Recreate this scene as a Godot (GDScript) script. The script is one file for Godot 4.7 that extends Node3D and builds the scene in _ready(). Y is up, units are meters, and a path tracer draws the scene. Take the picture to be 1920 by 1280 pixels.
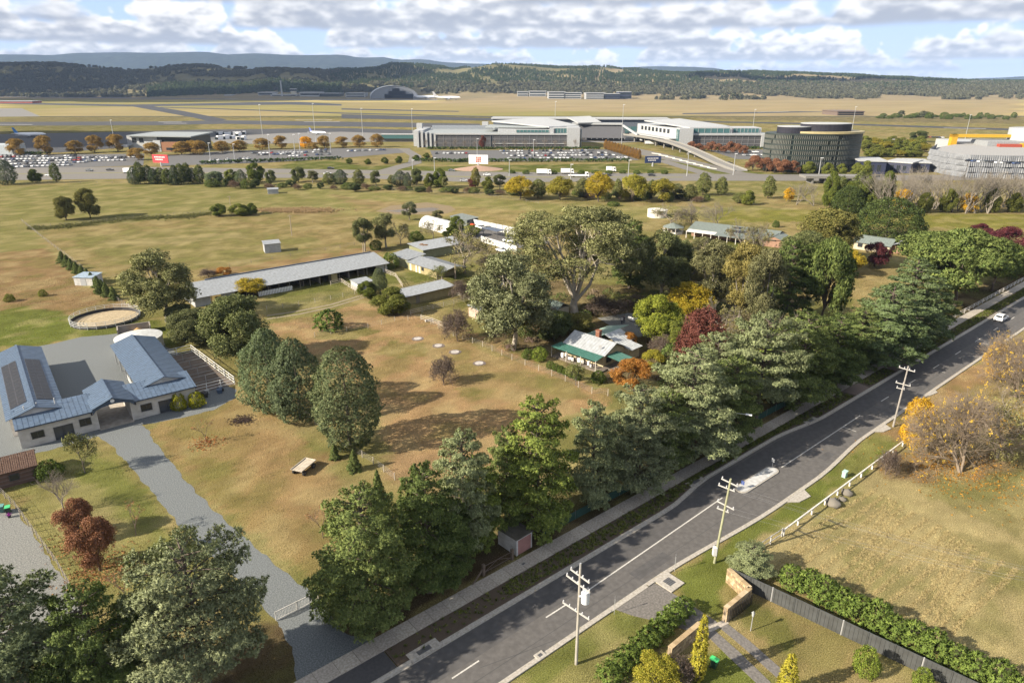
extends Node3D
# An airport seen across farm paddocks from a drone 52 m above a straight country road.
# spot() turns a reading on the survey photo into a point of the ground plan (metres, y up); road() does so along the road.

const FOCAL := 1280.0
const EYE := 52.0
const HORIZON := 155.0
var pitch := atan((640.0 - HORIZON) / FOCAL)
var rng := RandomNumberGenerator.new()
var mats := {}
var taken := {}
var proto := {}

func spot(px: float, py: float, h := 0.0) -> Vector3:
	var y := -(py - 640.0) / FOCAL
	var c := cos(pitch)
	var s := sin(pitch)
	var t := (h - EYE) / (y * c - s)
	return Vector3((px - 960.0) / FOCAL * t, h, (-y * s - c) * t)

func slope_at(py: float) -> float:
	return tan(atan((640.0 - py) / FOCAL) - pitch)

var road_o := Vector3.ZERO
var road_d := Vector3(0.76749, 0, -0.64107)
var road_n := Vector3(0.64107, 0, 0.76749)
func road(s: float, n: float, y := 0.0) -> Vector3:
	return road_o + road_d * s + road_n * n + Vector3.UP * y

func rnd(a: float, b: float) -> float:
	return rng.randf_range(a, b)

func yaw_of(a: Vector3, b: Vector3) -> float:
	return atan2(-(b.z - a.z), b.x - a.x)

# ---------------------------------------------------------------- shapes
class Geo:
	var v := PackedVector3Array()
	var n := PackedVector3Array()
	var c := PackedColorArray()
	var tint := Color.WHITE
	func tri(a: Vector3, b: Vector3, d: Vector3) -> void:
		var m := (b - a).cross(d - a).normalized()
		v.append_array(PackedVector3Array([a, d, b]))
		n.append_array(PackedVector3Array([m, m, m]))
		c.append_array(PackedColorArray([tint, tint, tint]))
	func quad(a: Vector3, b: Vector3, d: Vector3, e: Vector3) -> void:
		tri(a, b, d)
		tri(a, d, e)
	func box(at: Vector3, size: Vector3, turn := Basis.IDENTITY) -> void:
		var p := []
		for i in 8:
			p.append(at + turn * (Vector3((0.5 if i & 1 else -0.5), (0.5 if i & 2 else -0.5), (0.5 if i & 4 else -0.5)) * size))
		quad(p[4], p[5], p[7], p[6])
		quad(p[1], p[0], p[2], p[3])
		quad(p[5], p[1], p[3], p[7])
		quad(p[0], p[4], p[6], p[2])
		quad(p[6], p[7], p[3], p[2])
		quad(p[0], p[1], p[5], p[4])
	# a box from its lowest corner to its highest
	func block(a: Vector3, b: Vector3) -> void:
		box((a + b) * 0.5, (b - a).abs())
	# a bar of rectangular section from a to b
	func bar(a: Vector3, b: Vector3, w: float, h: float) -> void:
		var d := (b - a)
		var l := d.length()
		if l < 0.001:
			return
		d /= l
		var side := d.cross(Vector3.UP)
		side = Vector3.RIGHT if side.length() < 0.01 else side.normalized()
		box((a + b) * 0.5, Vector3(w, h, l), Basis(side, side.cross(d), -d))
	func tube(a: Vector3, b: Vector3, r0: float, r1: float, sides := 6, caps := true) -> void:
		var d := (b - a).normalized()
		var x := d.cross(Vector3.UP if absf(d.y) < 0.9 else Vector3.RIGHT).normalized()
		var y := d.cross(x)
		for i in sides:
			var t0 := TAU * i / sides
			var t1 := TAU * (i + 1) / sides
			var o0 := x * cos(t0) + y * sin(t0)
			var o1 := x * cos(t1) + y * sin(t1)
			v.append_array(PackedVector3Array([a + o0 * r0, b + o1 * r1, a + o1 * r0, a + o0 * r0, b + o0 * r1, b + o1 * r1]))
			n.append_array(PackedVector3Array([o0, o1, o1, o0, o0, o1]))
			c.append_array(PackedColorArray([tint, tint, tint, tint, tint, tint]))
			if caps and r1 > 0.001:
				tri(b, b + o0 * r1, b + o1 * r1)
			if caps and r0 > 0.001:
				tri(a, a + o1 * r0, a + o0 * r0)
	func tubes(p: Array, r0: float, r1: float, sides := 6) -> void:
		for i in p.size() - 1:
			tube(p[i], p[i + 1], lerpf(r0, r1, float(i) / (p.size() - 1)), lerpf(r0, r1, float(i + 1) / (p.size() - 1)), sides, i == p.size() - 2)
	# a sloping sheet: four upper corners in order, given a thickness; ribs run from edge a-b to edge e-d
	func slab(a: Vector3, b: Vector3, d: Vector3, e: Vector3, thick := 0.08, rib := 0.0) -> void:
		var m := (b - a).cross(d - a).normalized()
		if m.y < 0:
			slab(b, a, e, d, thick, rib)
			return
		var k := m * thick
		quad(a, b, d, e)
		quad(e - k, d - k, b - k, a - k)
		for q in [[a, b], [b, d], [d, e], [e, a]]:
			quad(q[0] - k, q[1] - k, q[1], q[0])
		if rib > 0.0:
			var n_ := int((b - a).length() / rib)
			for i in n_ + 1:
				var t := (i + 0.5) / (n_ + 1)
				bar(a.lerp(b, t) + m * 0.015, e.lerp(d, t) + m * 0.015, 0.06, 0.05)
	# a flat outline (points in order) lifted from y0 to y1
	func prism(p: Array, y0: float, y1: float) -> void:
		var flat := PackedVector2Array()
		for q in p:
			flat.append(Vector2(q.x, q.z))
		if Geometry2D.is_polygon_clockwise(flat):
			p = p.duplicate()
			p.reverse()
			flat.reverse()
		var t := Geometry2D.triangulate_polygon(flat)
		for i in range(0, t.size(), 3):
			var a := Vector3(flat[t[i]].x, y1, flat[t[i]].y)
			var b := Vector3(flat[t[i + 1]].x, y1, flat[t[i + 1]].y)
			var d := Vector3(flat[t[i + 2]].x, y1, flat[t[i + 2]].y)
			if (b - a).cross(d - a).y < 0:
				tri(a, d, b)
			else:
				tri(a, b, d)
		if y1 - y0 < 0.0005:
			return
		for i in p.size():
			var a: Vector3 = p[i]
			var b: Vector3 = p[(i + 1) % p.size()]
			var m := Vector3(b.z - a.z, 0, -(b.x - a.x))
			var q := [Vector3(a.x, y0, a.z), Vector3(b.x, y0, b.z), Vector3(b.x, y1, b.z), Vector3(a.x, y1, a.z)]
			if (q[1] - q[0]).cross(q[2] - q[0]).dot(m) < 0:
				quad(q[1], q[0], q[3], q[2])
			else:
				quad(q[0], q[1], q[2], q[3])
	# a strip of width w along points
	func ribbon(p: Array, w: float, lift := 0.0) -> void:
		for i in p.size() - 1:
			var a: Vector3 = p[i]
			var b: Vector3 = p[i + 1]
			var d := Vector3(b.z - a.z, 0, -(b.x - a.x)).normalized() * w * 0.5
			var u := Vector3.UP * lift
			quad(a + d + u, b + d + u, b - d + u, a - d + u) if (b - a).cross(-d * 2.0).y > 0 else quad(a - d + u, b - d + u, b + d + u, a + d + u)
	func mesh() -> ArrayMesh:
		var a := []
		a.resize(Mesh.ARRAY_MAX)
		a[Mesh.ARRAY_VERTEX] = v
		a[Mesh.ARRAY_NORMAL] = n
		a[Mesh.ARRAY_COLOR] = c
		var m := ArrayMesh.new()
		m.add_surface_from_arrays(Mesh.PRIMITIVE_TRIANGLES, a)
		return m

# ---------------------------------------------------------------- materials
func lin(r: float, gg: float, b: float) -> Color:
	return Color(r, gg, b).linear_to_srgb()

func mat(called: String, r := 0.5, gg := 0.5, b := 0.5, rough := 0.8, metal := 0.0) -> StandardMaterial3D:
	if mats.has(called):
		return mats[called]
	var m := StandardMaterial3D.new()
	m.resource_name = called
	m.albedo_color = lin(r, gg, b)
	m.roughness = rough
	m.metallic = metal
	mats[called] = m
	return m

func noise_tex(freq: float, lo: Color, hi: Color, octaves := 5, size := 512, seed_ := 1, kind := FastNoiseLite.TYPE_SIMPLEX_SMOOTH) -> NoiseTexture2D:
	var f := FastNoiseLite.new()
	f.noise_type = kind
	f.frequency = freq
	f.fractal_octaves = octaves
	f.seed = seed_
	var t := NoiseTexture2D.new()
	t.width = size
	t.height = size
	t.seamless = true
	t.noise = f
	var r := Gradient.new()
	r.set_color(0, lo)
	r.set_color(1, hi)
	t.color_ramp = r
	return t

func textured(m: StandardMaterial3D, t: Texture2D, per_metre: float, world := true) -> StandardMaterial3D:
	m.albedo_texture = t
	m.uv1_triplanar = true
	m.uv1_world_triplanar = world
	m.uv1_scale = Vector3.ONE * per_metre
	return m

# ---------------------------------------------------------------- nodes
func numbered(called: String) -> String:
	taken[called] = taken.get(called, -1) + 1
	return called if taken[called] == 0 else "%s_%03d" % [called, taken[called]]

func nth(n: int) -> String:
	var w := ["first", "second", "third", "fourth", "fifth", "sixth", "seventh", "eighth", "ninth", "tenth", "eleventh", "twelfth"]
	return w[n] if n < 12 else "%d%s" % [n + 1, ["th", "st", "nd", "rd", "th", "th", "th", "th", "th", "th"][(n + 1) % 10] if n > 18 else "th"]

func tag(o: Node3D, label: String, category: String, group := "") -> Node3D:
	o.set_meta("label", label)
	o.set_meta("category", category)
	if group:
		o.set_meta("group", group)
	return o

func thing(called: String, label: String, category: String, at := Vector3.ZERO, turn := 0.0, group := "") -> Node3D:
	var o := Node3D.new()
	o.name = numbered(called)
	add_child(o)
	o.position = at
	o.rotation.y = turn
	return tag(o, label, category, group)

func piece(called: String, s: Geo, m: Material, parent: Node3D) -> MeshInstance3D:
	return meshed(called, s.mesh(), m, parent)

func meshed(called: String, ms: Mesh, m: Material, parent: Node3D) -> MeshInstance3D:
	var o := MeshInstance3D.new()
	o.name = numbered(called) if parent == self else called
	o.mesh = ms
	o.material_override = m
	parent.add_child(o, true)
	return o

func solo(called: String, s: Geo, m: Material, label: String, category: String, group := "") -> MeshInstance3D:
	var o := piece(called, s, m, self)
	tag(o, label, category, group)
	return o

func structure(called: String, s: Geo, m: Material) -> MeshInstance3D:
	var o := piece(called, s, m, self)
	o.set_meta("kind", "structure")
	return o

func stuff(o: Node3D, label: String, category: String) -> void:
	tag(o, label, category)
	o.set_meta("kind", "stuff")

# ---------------------------------------------------------------- light, sky, air
func make_sky() -> ImageTexture:
	# fair-weather cumulus in rows behind one another, flat below and heaped above, with blue between
	var w := 4096
	var h := 2048
	var img := Image.create(w, h, false, Image.FORMAT_RGBH)
	img.fill(Color(0.10, 0.095, 0.07))
	var puff := FastNoiseLite.new()
	puff.seed = 11
	puff.frequency = 1.0
	puff.fractal_type = FastNoiseLite.FRACTAL_FBM
	puff.fractal_octaves = 4
	puff.fractal_gain = 0.5
	var heap := FastNoiseLite.new()
	heap.seed = 29
	heap.frequency = 1.0
	heap.noise_type = FastNoiseLite.TYPE_SIMPLEX_SMOOTH
	heap.fractal_octaves = 3
	# rows: [foot of the row above the horizon, depth of its clouds], radians
	var rows := []
	var e := 0.004
	while e < 1.5:
		rows.append([e, 0.016 + e * 1.05])
		e += 0.0095 + e * 0.30
	rows.reverse()
	var top_row := int((0.5 - 0.20 / PI) * h)
	for pass_ in 2:
		# fine up to 11 degrees, coarse above
		var j0 := top_row if pass_ == 0 else 0
		var j1 := h / 2 + 8 if pass_ == 0 else top_row
		var step := 1 if pass_ == 0 else 8
		for j in range(j0, j1, step):
			var el := (0.5 - (j + 0.5 * step) / h) * PI
			var up := maxf(el, 0.0)
			var blue := Color(0.46, 0.56, 0.70).lerp(Color(0.20, 0.33, 0.60), clampf(pow(up / 0.35, 0.5), 0, 1))
			var here := []
			for k in rows.size():
				var r: Array = rows[k]
				if el > r[0] - r[1] * 0.25 and el < r[0] + r[1] * 1.5:
					here.append(k)
			for i in range(0, w, step):
				var az := (i + 0.5 * step) / w * TAU
				var ring := Vector2(cos(az), sin(az))
				var col := blue
				var left := 1.0
				var sum := Color(0, 0, 0)
				for k in here:
					var foot: float = rows[k][0]
					var deep: float = rows[k][1]
					var f := 1.0 / (deep * 3.1)
					var q := Vector3(ring.x * f, ring.y * f, k * 7.3)
					var size := heap.get_noise_3dv(q * 0.85) + 0.34
					if size <= 0.0:
						continue
					var bumps := puff.get_noise_3d(ring.x * f * 3.0, ring.y * f * 3.0, k * 3.1 + el / deep * 1.3)
					var crest := foot + deep * minf(size * 2.0, 1.0) * (0.72 + bumps * 0.85)
					var floor_ := foot - deep * 0.05 * (1.0 + bumps)
					if el > crest or el < floor_ - deep * 0.06:
						continue
					var a := smoothstep(0.0, 0.16, (crest - el) / deep) * smoothstep(-0.06, 0.05, (el - floor_) / deep)
					a *= smoothstep(0.0, 0.2, size)
					var v := clampf((el - floor_) / maxf(crest - floor_, 0.0001), 0, 1)
					var grain := puff.get_noise_3d(ring.x * f * 6.0, ring.y * f * 6.0, k * 5.0 + el / deep * 5.0)
					var lit := clampf(0.10 + v * 0.85 + grain * 0.55 + bumps * 0.25, 0.0, 1.0)
					var c := Color(0.26, 0.28, 0.325).lerp(Color(0.70, 0.69, 0.675), smoothstep(0.1, 0.85, lit))
					sum += c * a * left
					left *= 1.0 - a
					if left < 0.03:
						break
				col = sum + col * left
				col = col.lerp(Color(0.60, 0.64, 0.69), 0.5 * exp(-up * 36.0))
				if step == 1:
					img.set_pixel(i, j, col)
				else:
					img.fill_rect(Rect2i(i, j, step, step), col)
	return ImageTexture.create_from_image(img)

func environment() -> void:
	var cam := Camera3D.new()
	cam.name = "camera"
	cam.fov = rad_to_deg(2.0 * atan(640.0 / FOCAL))
	cam.near = 0.5
	cam.far = 30000.0
	cam.position = Vector3(0, EYE, 0)
	cam.rotation.x = -pitch
	add_child(cam)
	cam.current = true
	var e := Environment.new()
	e.tonemap_mode = Environment.TONE_MAPPER_LINEAR
	e.tonemap_exposure = 2.4
	e.background_mode = Environment.BG_SKY
	var sky := Sky.new()
	var sm := PanoramaSkyMaterial.new()
	sm.panorama = make_sky()
	sm.energy_multiplier = 1.0
	sky.sky_material = sm
	e.sky = sky
	e.background_energy_multiplier = 0.78
	e.fog_enabled = true
	e.fog_density = 0.00004
	e.fog_light_color = Color(0.62, 0.72, 0.88)
	e.sdfgi_enabled = true
	e.ssao_enabled = true
	e.ssil_enabled = true
	var we := WorldEnvironment.new()
	we.name = "environment"
	we.environment = e
	add_child(we)
	var sun := DirectionalLight3D.new()
	sun.name = "sun"
	sun.light_energy = 1.6
	sun.light_color = Color(1.0, 0.95, 0.87)
	sun.light_angular_distance = 0.5
	sun.shadow_enabled = true
	var az := deg_to_rad(23.0)
	var el := deg_to_rad(30.0)
	var toward := Vector3(cos(az) * cos(el), -sin(el), -sin(az) * cos(el))
	add_child(sun)
	sun.look_at_from_position(Vector3.ZERO, toward, Vector3.UP)

# ---------------------------------------------------------------- the lie of the land
const GOLD := Color(0.40, 0.305, 0.145)
const TAN := Color(0.47, 0.305, 0.165)
const OLIVE := Color(0.29, 0.265, 0.105)
const GREEN := Color(0.15, 0.18, 0.04)
const STRAW := Color(0.53, 0.435, 0.225)
const DIRT := Color(0.33, 0.22, 0.13)
const MULCH := Color(0.10, 0.07, 0.045)

var near_ridge := [[-400, 118], [-200, 116], [0, 113], [100, 112], [200, 118], [240, 122], [300, 119], [367, 115], [400, 115], [433, 119], [500, 122], [600, 124], [650, 127], [700, 126], [740, 118], [780, 119], [827, 122], [853, 127], [880, 122], [927, 117], [960, 119], [1073, 123], [1133, 121], [1160, 126], [1280, 134], [1390, 130], [1480, 133], [1580, 137], [1680, 142], [1847, 148], [1980, 150], [2300, 148]]
var far_ridge := [[-400, 108], [0, 102], [60, 102], [100, 103], [167, 99], [233, 98], [300, 99], [390, 97], [433, 102], [483, 100], [560, 103], [640, 102], [683, 108], [723, 107], [750, 112], [790, 111], [840, 117], [890, 119], [960, 121], [993, 119], [1020, 123], [1160, 126], [1230, 124], [1290, 125], [1330, 127], [1380, 134], [1500, 142], [1750, 150], [1860, 146], [1920, 143], [2300, 140]]

func along(table: Array, x: float) -> float:
	for i in table.size() - 1:
		if x < table[i + 1][0]:
			var t: float = clampf((x - table[i][0]) / float(table[i + 1][0] - table[i][0]), 0, 1)
			return lerpf(table[i][1], table[i + 1][1], t * t * (3 - 2 * t))
	return table[-1][1]

func bearing(x: float, z: float) -> float:
	return 960.0 + FOCAL / cos(pitch) * x / maxf(-z, 1.0)

var land_noise := FastNoiseLite.new()

func land(x: float, z: float) -> float:
	var d := -z
	if d < 2300.0:
		return 0.0
	var px := bearing(x, z)
	var foot := 2450.0 + 500.0 * clampf((500.0 - px) / 400.0, 0, 1)
	var crest := 3900.0 + land_noise.get_noise_2d(px * 1.5, 4.0) * 500.0
	var hh := EYE - 12.0 + crest * slope_at(along(near_ridge, px) + 4.0 * clampf((700.0 - px) / 200.0, 0, 1))
	var t := clampf((d - foot) / (crest - foot), 0, 1)
	var y := hh * (0.25 * t + 0.75 * t * t * (3 - 2 * t))
	y *= 1.0 + land_noise.get_noise_2d(x * 0.25, z * 0.25) * 0.35 * t * (1.0 - t) * 4.0
	if d > crest:
		y = hh * (1.0 - 0.75 * smoothstep(crest, crest + 2200.0, d))
	return y

func inside(p: Vector2, poly: PackedVector2Array, box: Rect2) -> bool:
	return box.has_point(p) and Geometry2D.is_point_in_polygon(p, poly)

var zones := []
func zone(col: Color, strength: float, feather: float, pts: Array) -> void:
	var poly := PackedVector2Array()
	var box := Rect2()
	for q in pts:
		var w := spot(q[0], q[1])
		poly.append(Vector2(w.x, w.z))
		box = Rect2(poly[0], Vector2.ZERO) if poly.size() == 1 else box.expand(poly[-1])
	zones.append([col, strength, feather, poly, box])

func land_zones() -> void:
	# airfield grass, far to near; olive zone colours also darkened for cloud shadow
	zone(Color(0.235, 0.19, 0.115), 0.85, 30, [[1180, 172], [1920, 178], [1920, 232], [1400, 225], [1000, 212], [800, 190]])
	zone(OLIVE * 0.62, 0.85, 25, [[0, 185], [700, 192], [1000, 205], [1300, 216], [1300, 232], [900, 225], [0, 215]])
	zone(STRAW * 0.48, 0.9, 12, [[60, 204], [200, 201], [270, 201], [370, 216], [330, 226], [0, 232], [0, 224], [80, 215]])
	zone(STRAW * 0.48, 0.9, 12, [[300, 201], [520, 207], [640, 213], [420, 224], [370, 214]])
	zone(STRAW * 0.44, 0.8, 14, [[620, 190], [900, 194], [1050, 207], [880, 214], [640, 206]])
	zone(OLIVE * 0.65, 0.8, 10, [[0, 232], [380, 230], [350, 250], [0, 252]])
	# between highway and airport
	zone(GREEN * 0.9, 0.9, 3, [[560, 300], [750, 310], [830, 312], [1000, 309], [1230, 306], [1270, 322], [1150, 323], [700, 326], [500, 322]])
	zone(GOLD * 0.9, 0.8, 4, [[640, 286], [700, 282], [760, 290], [750, 306], [690, 312], [640, 305]])
	zone(GREEN, 0.8, 3, [[1220, 285], [1420, 322], [1600, 330], [1600, 338], [1350, 336], [1230, 300]])
	zone(OLIVE, 0.8, 3, [[1290, 335], [1570, 338], [1570, 362], [1290, 365]])
	# paddocks
	zone(OLIVE, 0.9, 4, [[-60, 352], [300, 340], [520, 345], [640, 352], [560, 400], [380, 405], [200, 420], [-60, 430]])
	zone(OLIVE * 1.15, 0.9, 4, [[560, 350], [900, 372], [1100, 384], [1500, 390], [1500, 408], [1050, 412], [820, 400], [640, 400]])
	zone(GOLD * 1.02, 0.85, 5, [[650, 372], [980, 395], [1010, 430], [880, 408], [760, 400], [660, 395]])
	zone(Color(0.27, 0.25, 0.06), 0.95, 3, [[1340, 395], [1500, 392], [1760, 402], [1960, 402], [1960, 430], [1700, 428], [1500, 415], [1330, 418]])
	zone(GOLD * 0.85, 0.75, 6, [[80, 430], [300, 412], [400, 400], [650, 400], [780, 450], [700, 480], [420, 500], [280, 530], [200, 520], [90, 460]])
	zone(OLIVE * 0.95, 0.6, 6, [[120, 440], [380, 425], [620, 450], [520, 480], [300, 510], [200, 490]])
	zone(STRAW * 0.8, 0.55, 4, [[180, 452], [300, 445], [440, 436], [460, 444], [330, 458], [250, 462]])
	zone(Color(0.13, 0.125, 0.05), 0.75, 1.2, [[40, 427], [120, 423], [200, 415], [300, 406], [400, 397], [400, 401], [300, 411], [200, 420], [120, 428], [40, 433]])
	zone(STRAW * 0.8, 0.5, 3, [[60, 420], [90, 455], [150, 500], [190, 545], [182, 545], [140, 500], [80, 458], [40, 420]])
	zone(DIRT, 0.5, 3, [[610, 362], [680, 372], [760, 385], [700, 392], [640, 378]])
	zone(DIRT * 0.9, 0.6, 3, [[500, 392], [600, 390], [640, 400], [560, 404]])
	zone(TAN * 0.8, 0.85, 3, [[380, 508], [500, 492], [640, 470], [700, 460], [720, 470], [560, 500], [400, 520]])
	zone(TAN * 0.72, 0.9, 3, [[-60, 480], [90, 465], [110, 490], [160, 535], [230, 560], [270, 585], [180, 585], [-60, 590]])
	zone(OLIVE, 0.9, 2, [[-60, 425], [50, 425], [90, 465], [-60, 480]])
	zone(GREEN * 1.1, 0.85, 3.5, [[-60, 590], [60, 572], [150, 590], [230, 602], [320, 600], [330, 640], [250, 650], [180, 640], [60, 652], [-60, 660]])
	zone(GREEN * 1.25, 0.5, 2.5, [[20, 600], [130, 595], [180, 622], [60, 645], [-30, 650]])
	zone(GREEN * 0.9, 0.7, 2, [[490, 545], [640, 520], [760, 510], [880, 500], [900, 520], [760, 530], [700, 545], [560, 570], [500, 570]])
	zone(OLIVE * 0.9, 0.7, 2, [[500, 560], [660, 540], [680, 560], [560, 590], [500, 600]])
	zone(TAN, 0.95, 3, [[500, 610], [640, 580], [700, 565], [820, 600], [900, 630], [1000, 680], [1140, 735], [1130, 760], [1010, 810], [900, 900], [740, 890], [700, 760], [620, 680], [520, 640]])
	zone(GOLD, 0.55, 3, [[760, 640], [860, 620], [1000, 690], [1100, 740], [980, 770], [860, 720]])
	zone(DIRT * 1.15, 0.6, 2.5, [[560, 598], [680, 580], [740, 590], [640, 612], [560, 620]])
	zone(DIRT * 1.2, 0.5, 3, [[700, 855], [800, 845], [880, 870], [830, 960], [760, 920]])
	zone(GREEN, 0.6, 1.2, [[600, 622], [680, 612], [720, 622], [640, 640], [590, 636]])
	zone(GREEN, 0.5, 2.0, [[725, 640], [790, 640], [800, 668], [750, 672], [700, 660]])
	zone(GREEN, 0.5, 1.2, [[870, 622], [930, 655], [980, 680], [940, 670], [880, 648]])
	zone(GREEN, 0.45, 1.5, [[860, 725], [900, 730], [895, 748], [860, 745]])
	zone(GREEN, 0.35, 2.0, [[980, 695], [1060, 715], [1110, 755], [1040, 745]])
	zone(GREEN * 0.8, 0.6, 2, [[870, 530], [960, 530], [930, 580], [860, 575]])
	zone(DIRT * 1.1, 0.7, 1.2, [[890, 520], [960, 522], [930, 535], [885, 532]])
	zone(Color(0.385, 0.275, 0.13), 0.95, 2, [[278, 800], [445, 745], [520, 780], [600, 860], [660, 930], [625, 1000], [600, 1110], [540, 1060], [420, 950], [310, 850]])
	zone(TAN * 0.9, 0.5, 3, [[480, 770], [620, 860], [600, 1000], [520, 960], [470, 850]])
	zone(GREEN, 0.35, 2, [[340, 830], [430, 860], [460, 960], [400, 930]])
	zone(OLIVE * 1.1, 0.95, 1.5, [[50, 890], [180, 832], [320, 975], [420, 1075], [330, 1180], [130, 1100], [35, 950]])
	zone(GREEN * 1.1, 0.55, 2.5, [[90, 880], [190, 840], [290, 960], [380, 1030], [360, 1060], [250, 980], [150, 950]])
	zone(STRAW * 0.7, 0.4, 2, [[100, 950], [200, 950], [260, 1060], [180, 1090]])
	zone(GREEN * 0.7, 0.75, 1.2, [[60, 880], [110, 870], [170, 890], [60, 915]])
	# garden around the cottage and the big gums
	zone(MULCH * 1.7, 0.8, 3, [[900, 620], [1000, 600], [1200, 640], [1260, 700], [1160, 720], [1010, 670], [930, 650]])
	zone(MULCH * 1.5, 0.7, 4, [[980, 520], [1200, 540], [1500, 560], [1560, 640], [1300, 700], [1180, 640], [1000, 600]])
	zone(GREEN * 0.85, 0.7, 2, [[1120, 560], [1210, 545], [1240, 565], [1150, 580]])
	zone(GOLD, 0.9, 2, [[1500, 530], [1620, 505], [1650, 540], [1600, 600], [1500, 590]])
	zone(GREEN, 0.6, 2, [[1520, 560], [1600, 560], [1580, 610], [1500, 610]])
	zone(GREEN * 0.9, 0.8, 2, [[1290, 430], [1420, 455], [1500, 470], [1480, 490], [1290, 450]])
	# the far side of the road
	zone(STRAW * 0.88, 0.95, 2, [[1410, 1010], [1560, 920], [1700, 830], [1960, 760], [1960, 1360], [1880, 1280], [1600, 1110], [1450, 1070]])
	zone(DIRT * 0.95, 0.75, 3, [[1650, 860], [1900, 800], [1960, 830], [1960, 890], [1760, 905], [1660, 900]])
	zone(OLIVE * 0.9, 0.6, 3, [[1720, 900], [1920, 890], [1960, 1000], [1840, 990], [1740, 930]])
	zone(OLIVE * 0.85, 0.5, 3, [[1780, 1000], [1920, 1010], [1960, 1150], [1860, 1120]])
	zone(OLIVE * 0.8, 0.5, 3, [[1690, 1040], [1740, 1060], [1800, 1150], [1900, 1230], [1800, 1190], [1700, 1110]])
	zone(GREEN * 1.15, 0.9, 1.2, [[1265, 1075], [1350, 1020], [1470, 945], [1530, 905], [1580, 860], [1640, 822], [1690, 830], [1560, 930], [1420, 1020], [1370, 1080], [1345, 1180], [1290, 1130]])
	zone(OLIVE * 1.2, 0.55, 1.5, [[1540, 910], [1600, 850], [1660, 810], [1700, 820], [1600, 890]])
	zone(TAN * 0.9, 0.9, 1.5, [[1640, 812], [1700, 765], [1800, 702], [1900, 640], [1900, 680], [1780, 760], [1690, 825]])
	zone(OLIVE * 1.1, 0.9, 0.8, [[900, 1300], [1080, 1190], [1170, 1130], [1240, 1180], [1290, 1210], [1250, 1260], [1180, 1320]])
	zone(GREEN * 1.1, 0.6, 1.2, [[960, 1260], [1080, 1190], [1160, 1140], [1210, 1170], [1120, 1210], [1020, 1280]])
	zone(GOLD * 0.95, 0.9, 1.2, [[1370, 1090], [1430, 1110], [1600, 1210], [1750, 1320], [1450, 1320], [1390, 1200]])
	zone(GREEN * 1.0, 0.6, 1.5, [[1390, 1130], [1470, 1160], [1480, 1220], [1400, 1180]])
	zone(GREEN * 1.1, 0.9, 0.8, [[1300, 1230], [1370, 1210], [1460, 1290], [1460, 1340], [1280, 1340]])
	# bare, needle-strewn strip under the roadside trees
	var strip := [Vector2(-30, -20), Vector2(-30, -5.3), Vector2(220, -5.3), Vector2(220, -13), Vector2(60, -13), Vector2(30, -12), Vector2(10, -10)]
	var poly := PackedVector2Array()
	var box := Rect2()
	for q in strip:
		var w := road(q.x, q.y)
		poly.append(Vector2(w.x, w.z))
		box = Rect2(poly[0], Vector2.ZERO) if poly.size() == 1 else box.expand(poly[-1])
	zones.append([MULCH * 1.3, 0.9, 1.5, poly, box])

func ground_colour(x: float, z: float, fine: bool) -> Color:
	var d := -z
	var a := land_noise.get_noise_2d(x * 6.0, z * 6.0)
	var b := land_noise.get_noise_2d(x * 40.0 + 300.0, z * 40.0)
	var col := OLIVE.lerp(GOLD, clampf(0.5 + a * 1.2, 0, 1))
	if d > 2300.0:
		var hi := clampf(land(x, z) / 60.0, 0, 1)
		col = Color(0.20, 0.165, 0.10).lerp(Color(0.14, 0.13, 0.07), clampf(hi * 1.6 + a, 0, 1))
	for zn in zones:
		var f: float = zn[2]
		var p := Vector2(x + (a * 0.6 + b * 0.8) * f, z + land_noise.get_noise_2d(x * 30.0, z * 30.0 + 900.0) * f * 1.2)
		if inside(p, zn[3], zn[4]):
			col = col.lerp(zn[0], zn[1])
	if fine:
		var c := land_noise.get_noise_2d(x * 18.0 - 700.0, z * 18.0)
		var g := clampf(c * 3.0 - 0.2, 0, 0.7)
		col = col.lerp(GREEN.lerp(OLIVE, 0.3), g * 0.55)
		col = col.lerp(STRAW, clampf(-c * 2.8 - 0.2, 0, 0.6) * 0.6)
		var e := land_noise.get_noise_2d(x * 140.0, z * 140.0 + 77.0)
		col = col * (1.0 + b * 0.28 + e * 0.22)
	else:
		col = col * (1.0 + b * 0.2)
	col.a = 1.0
	return col

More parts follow.
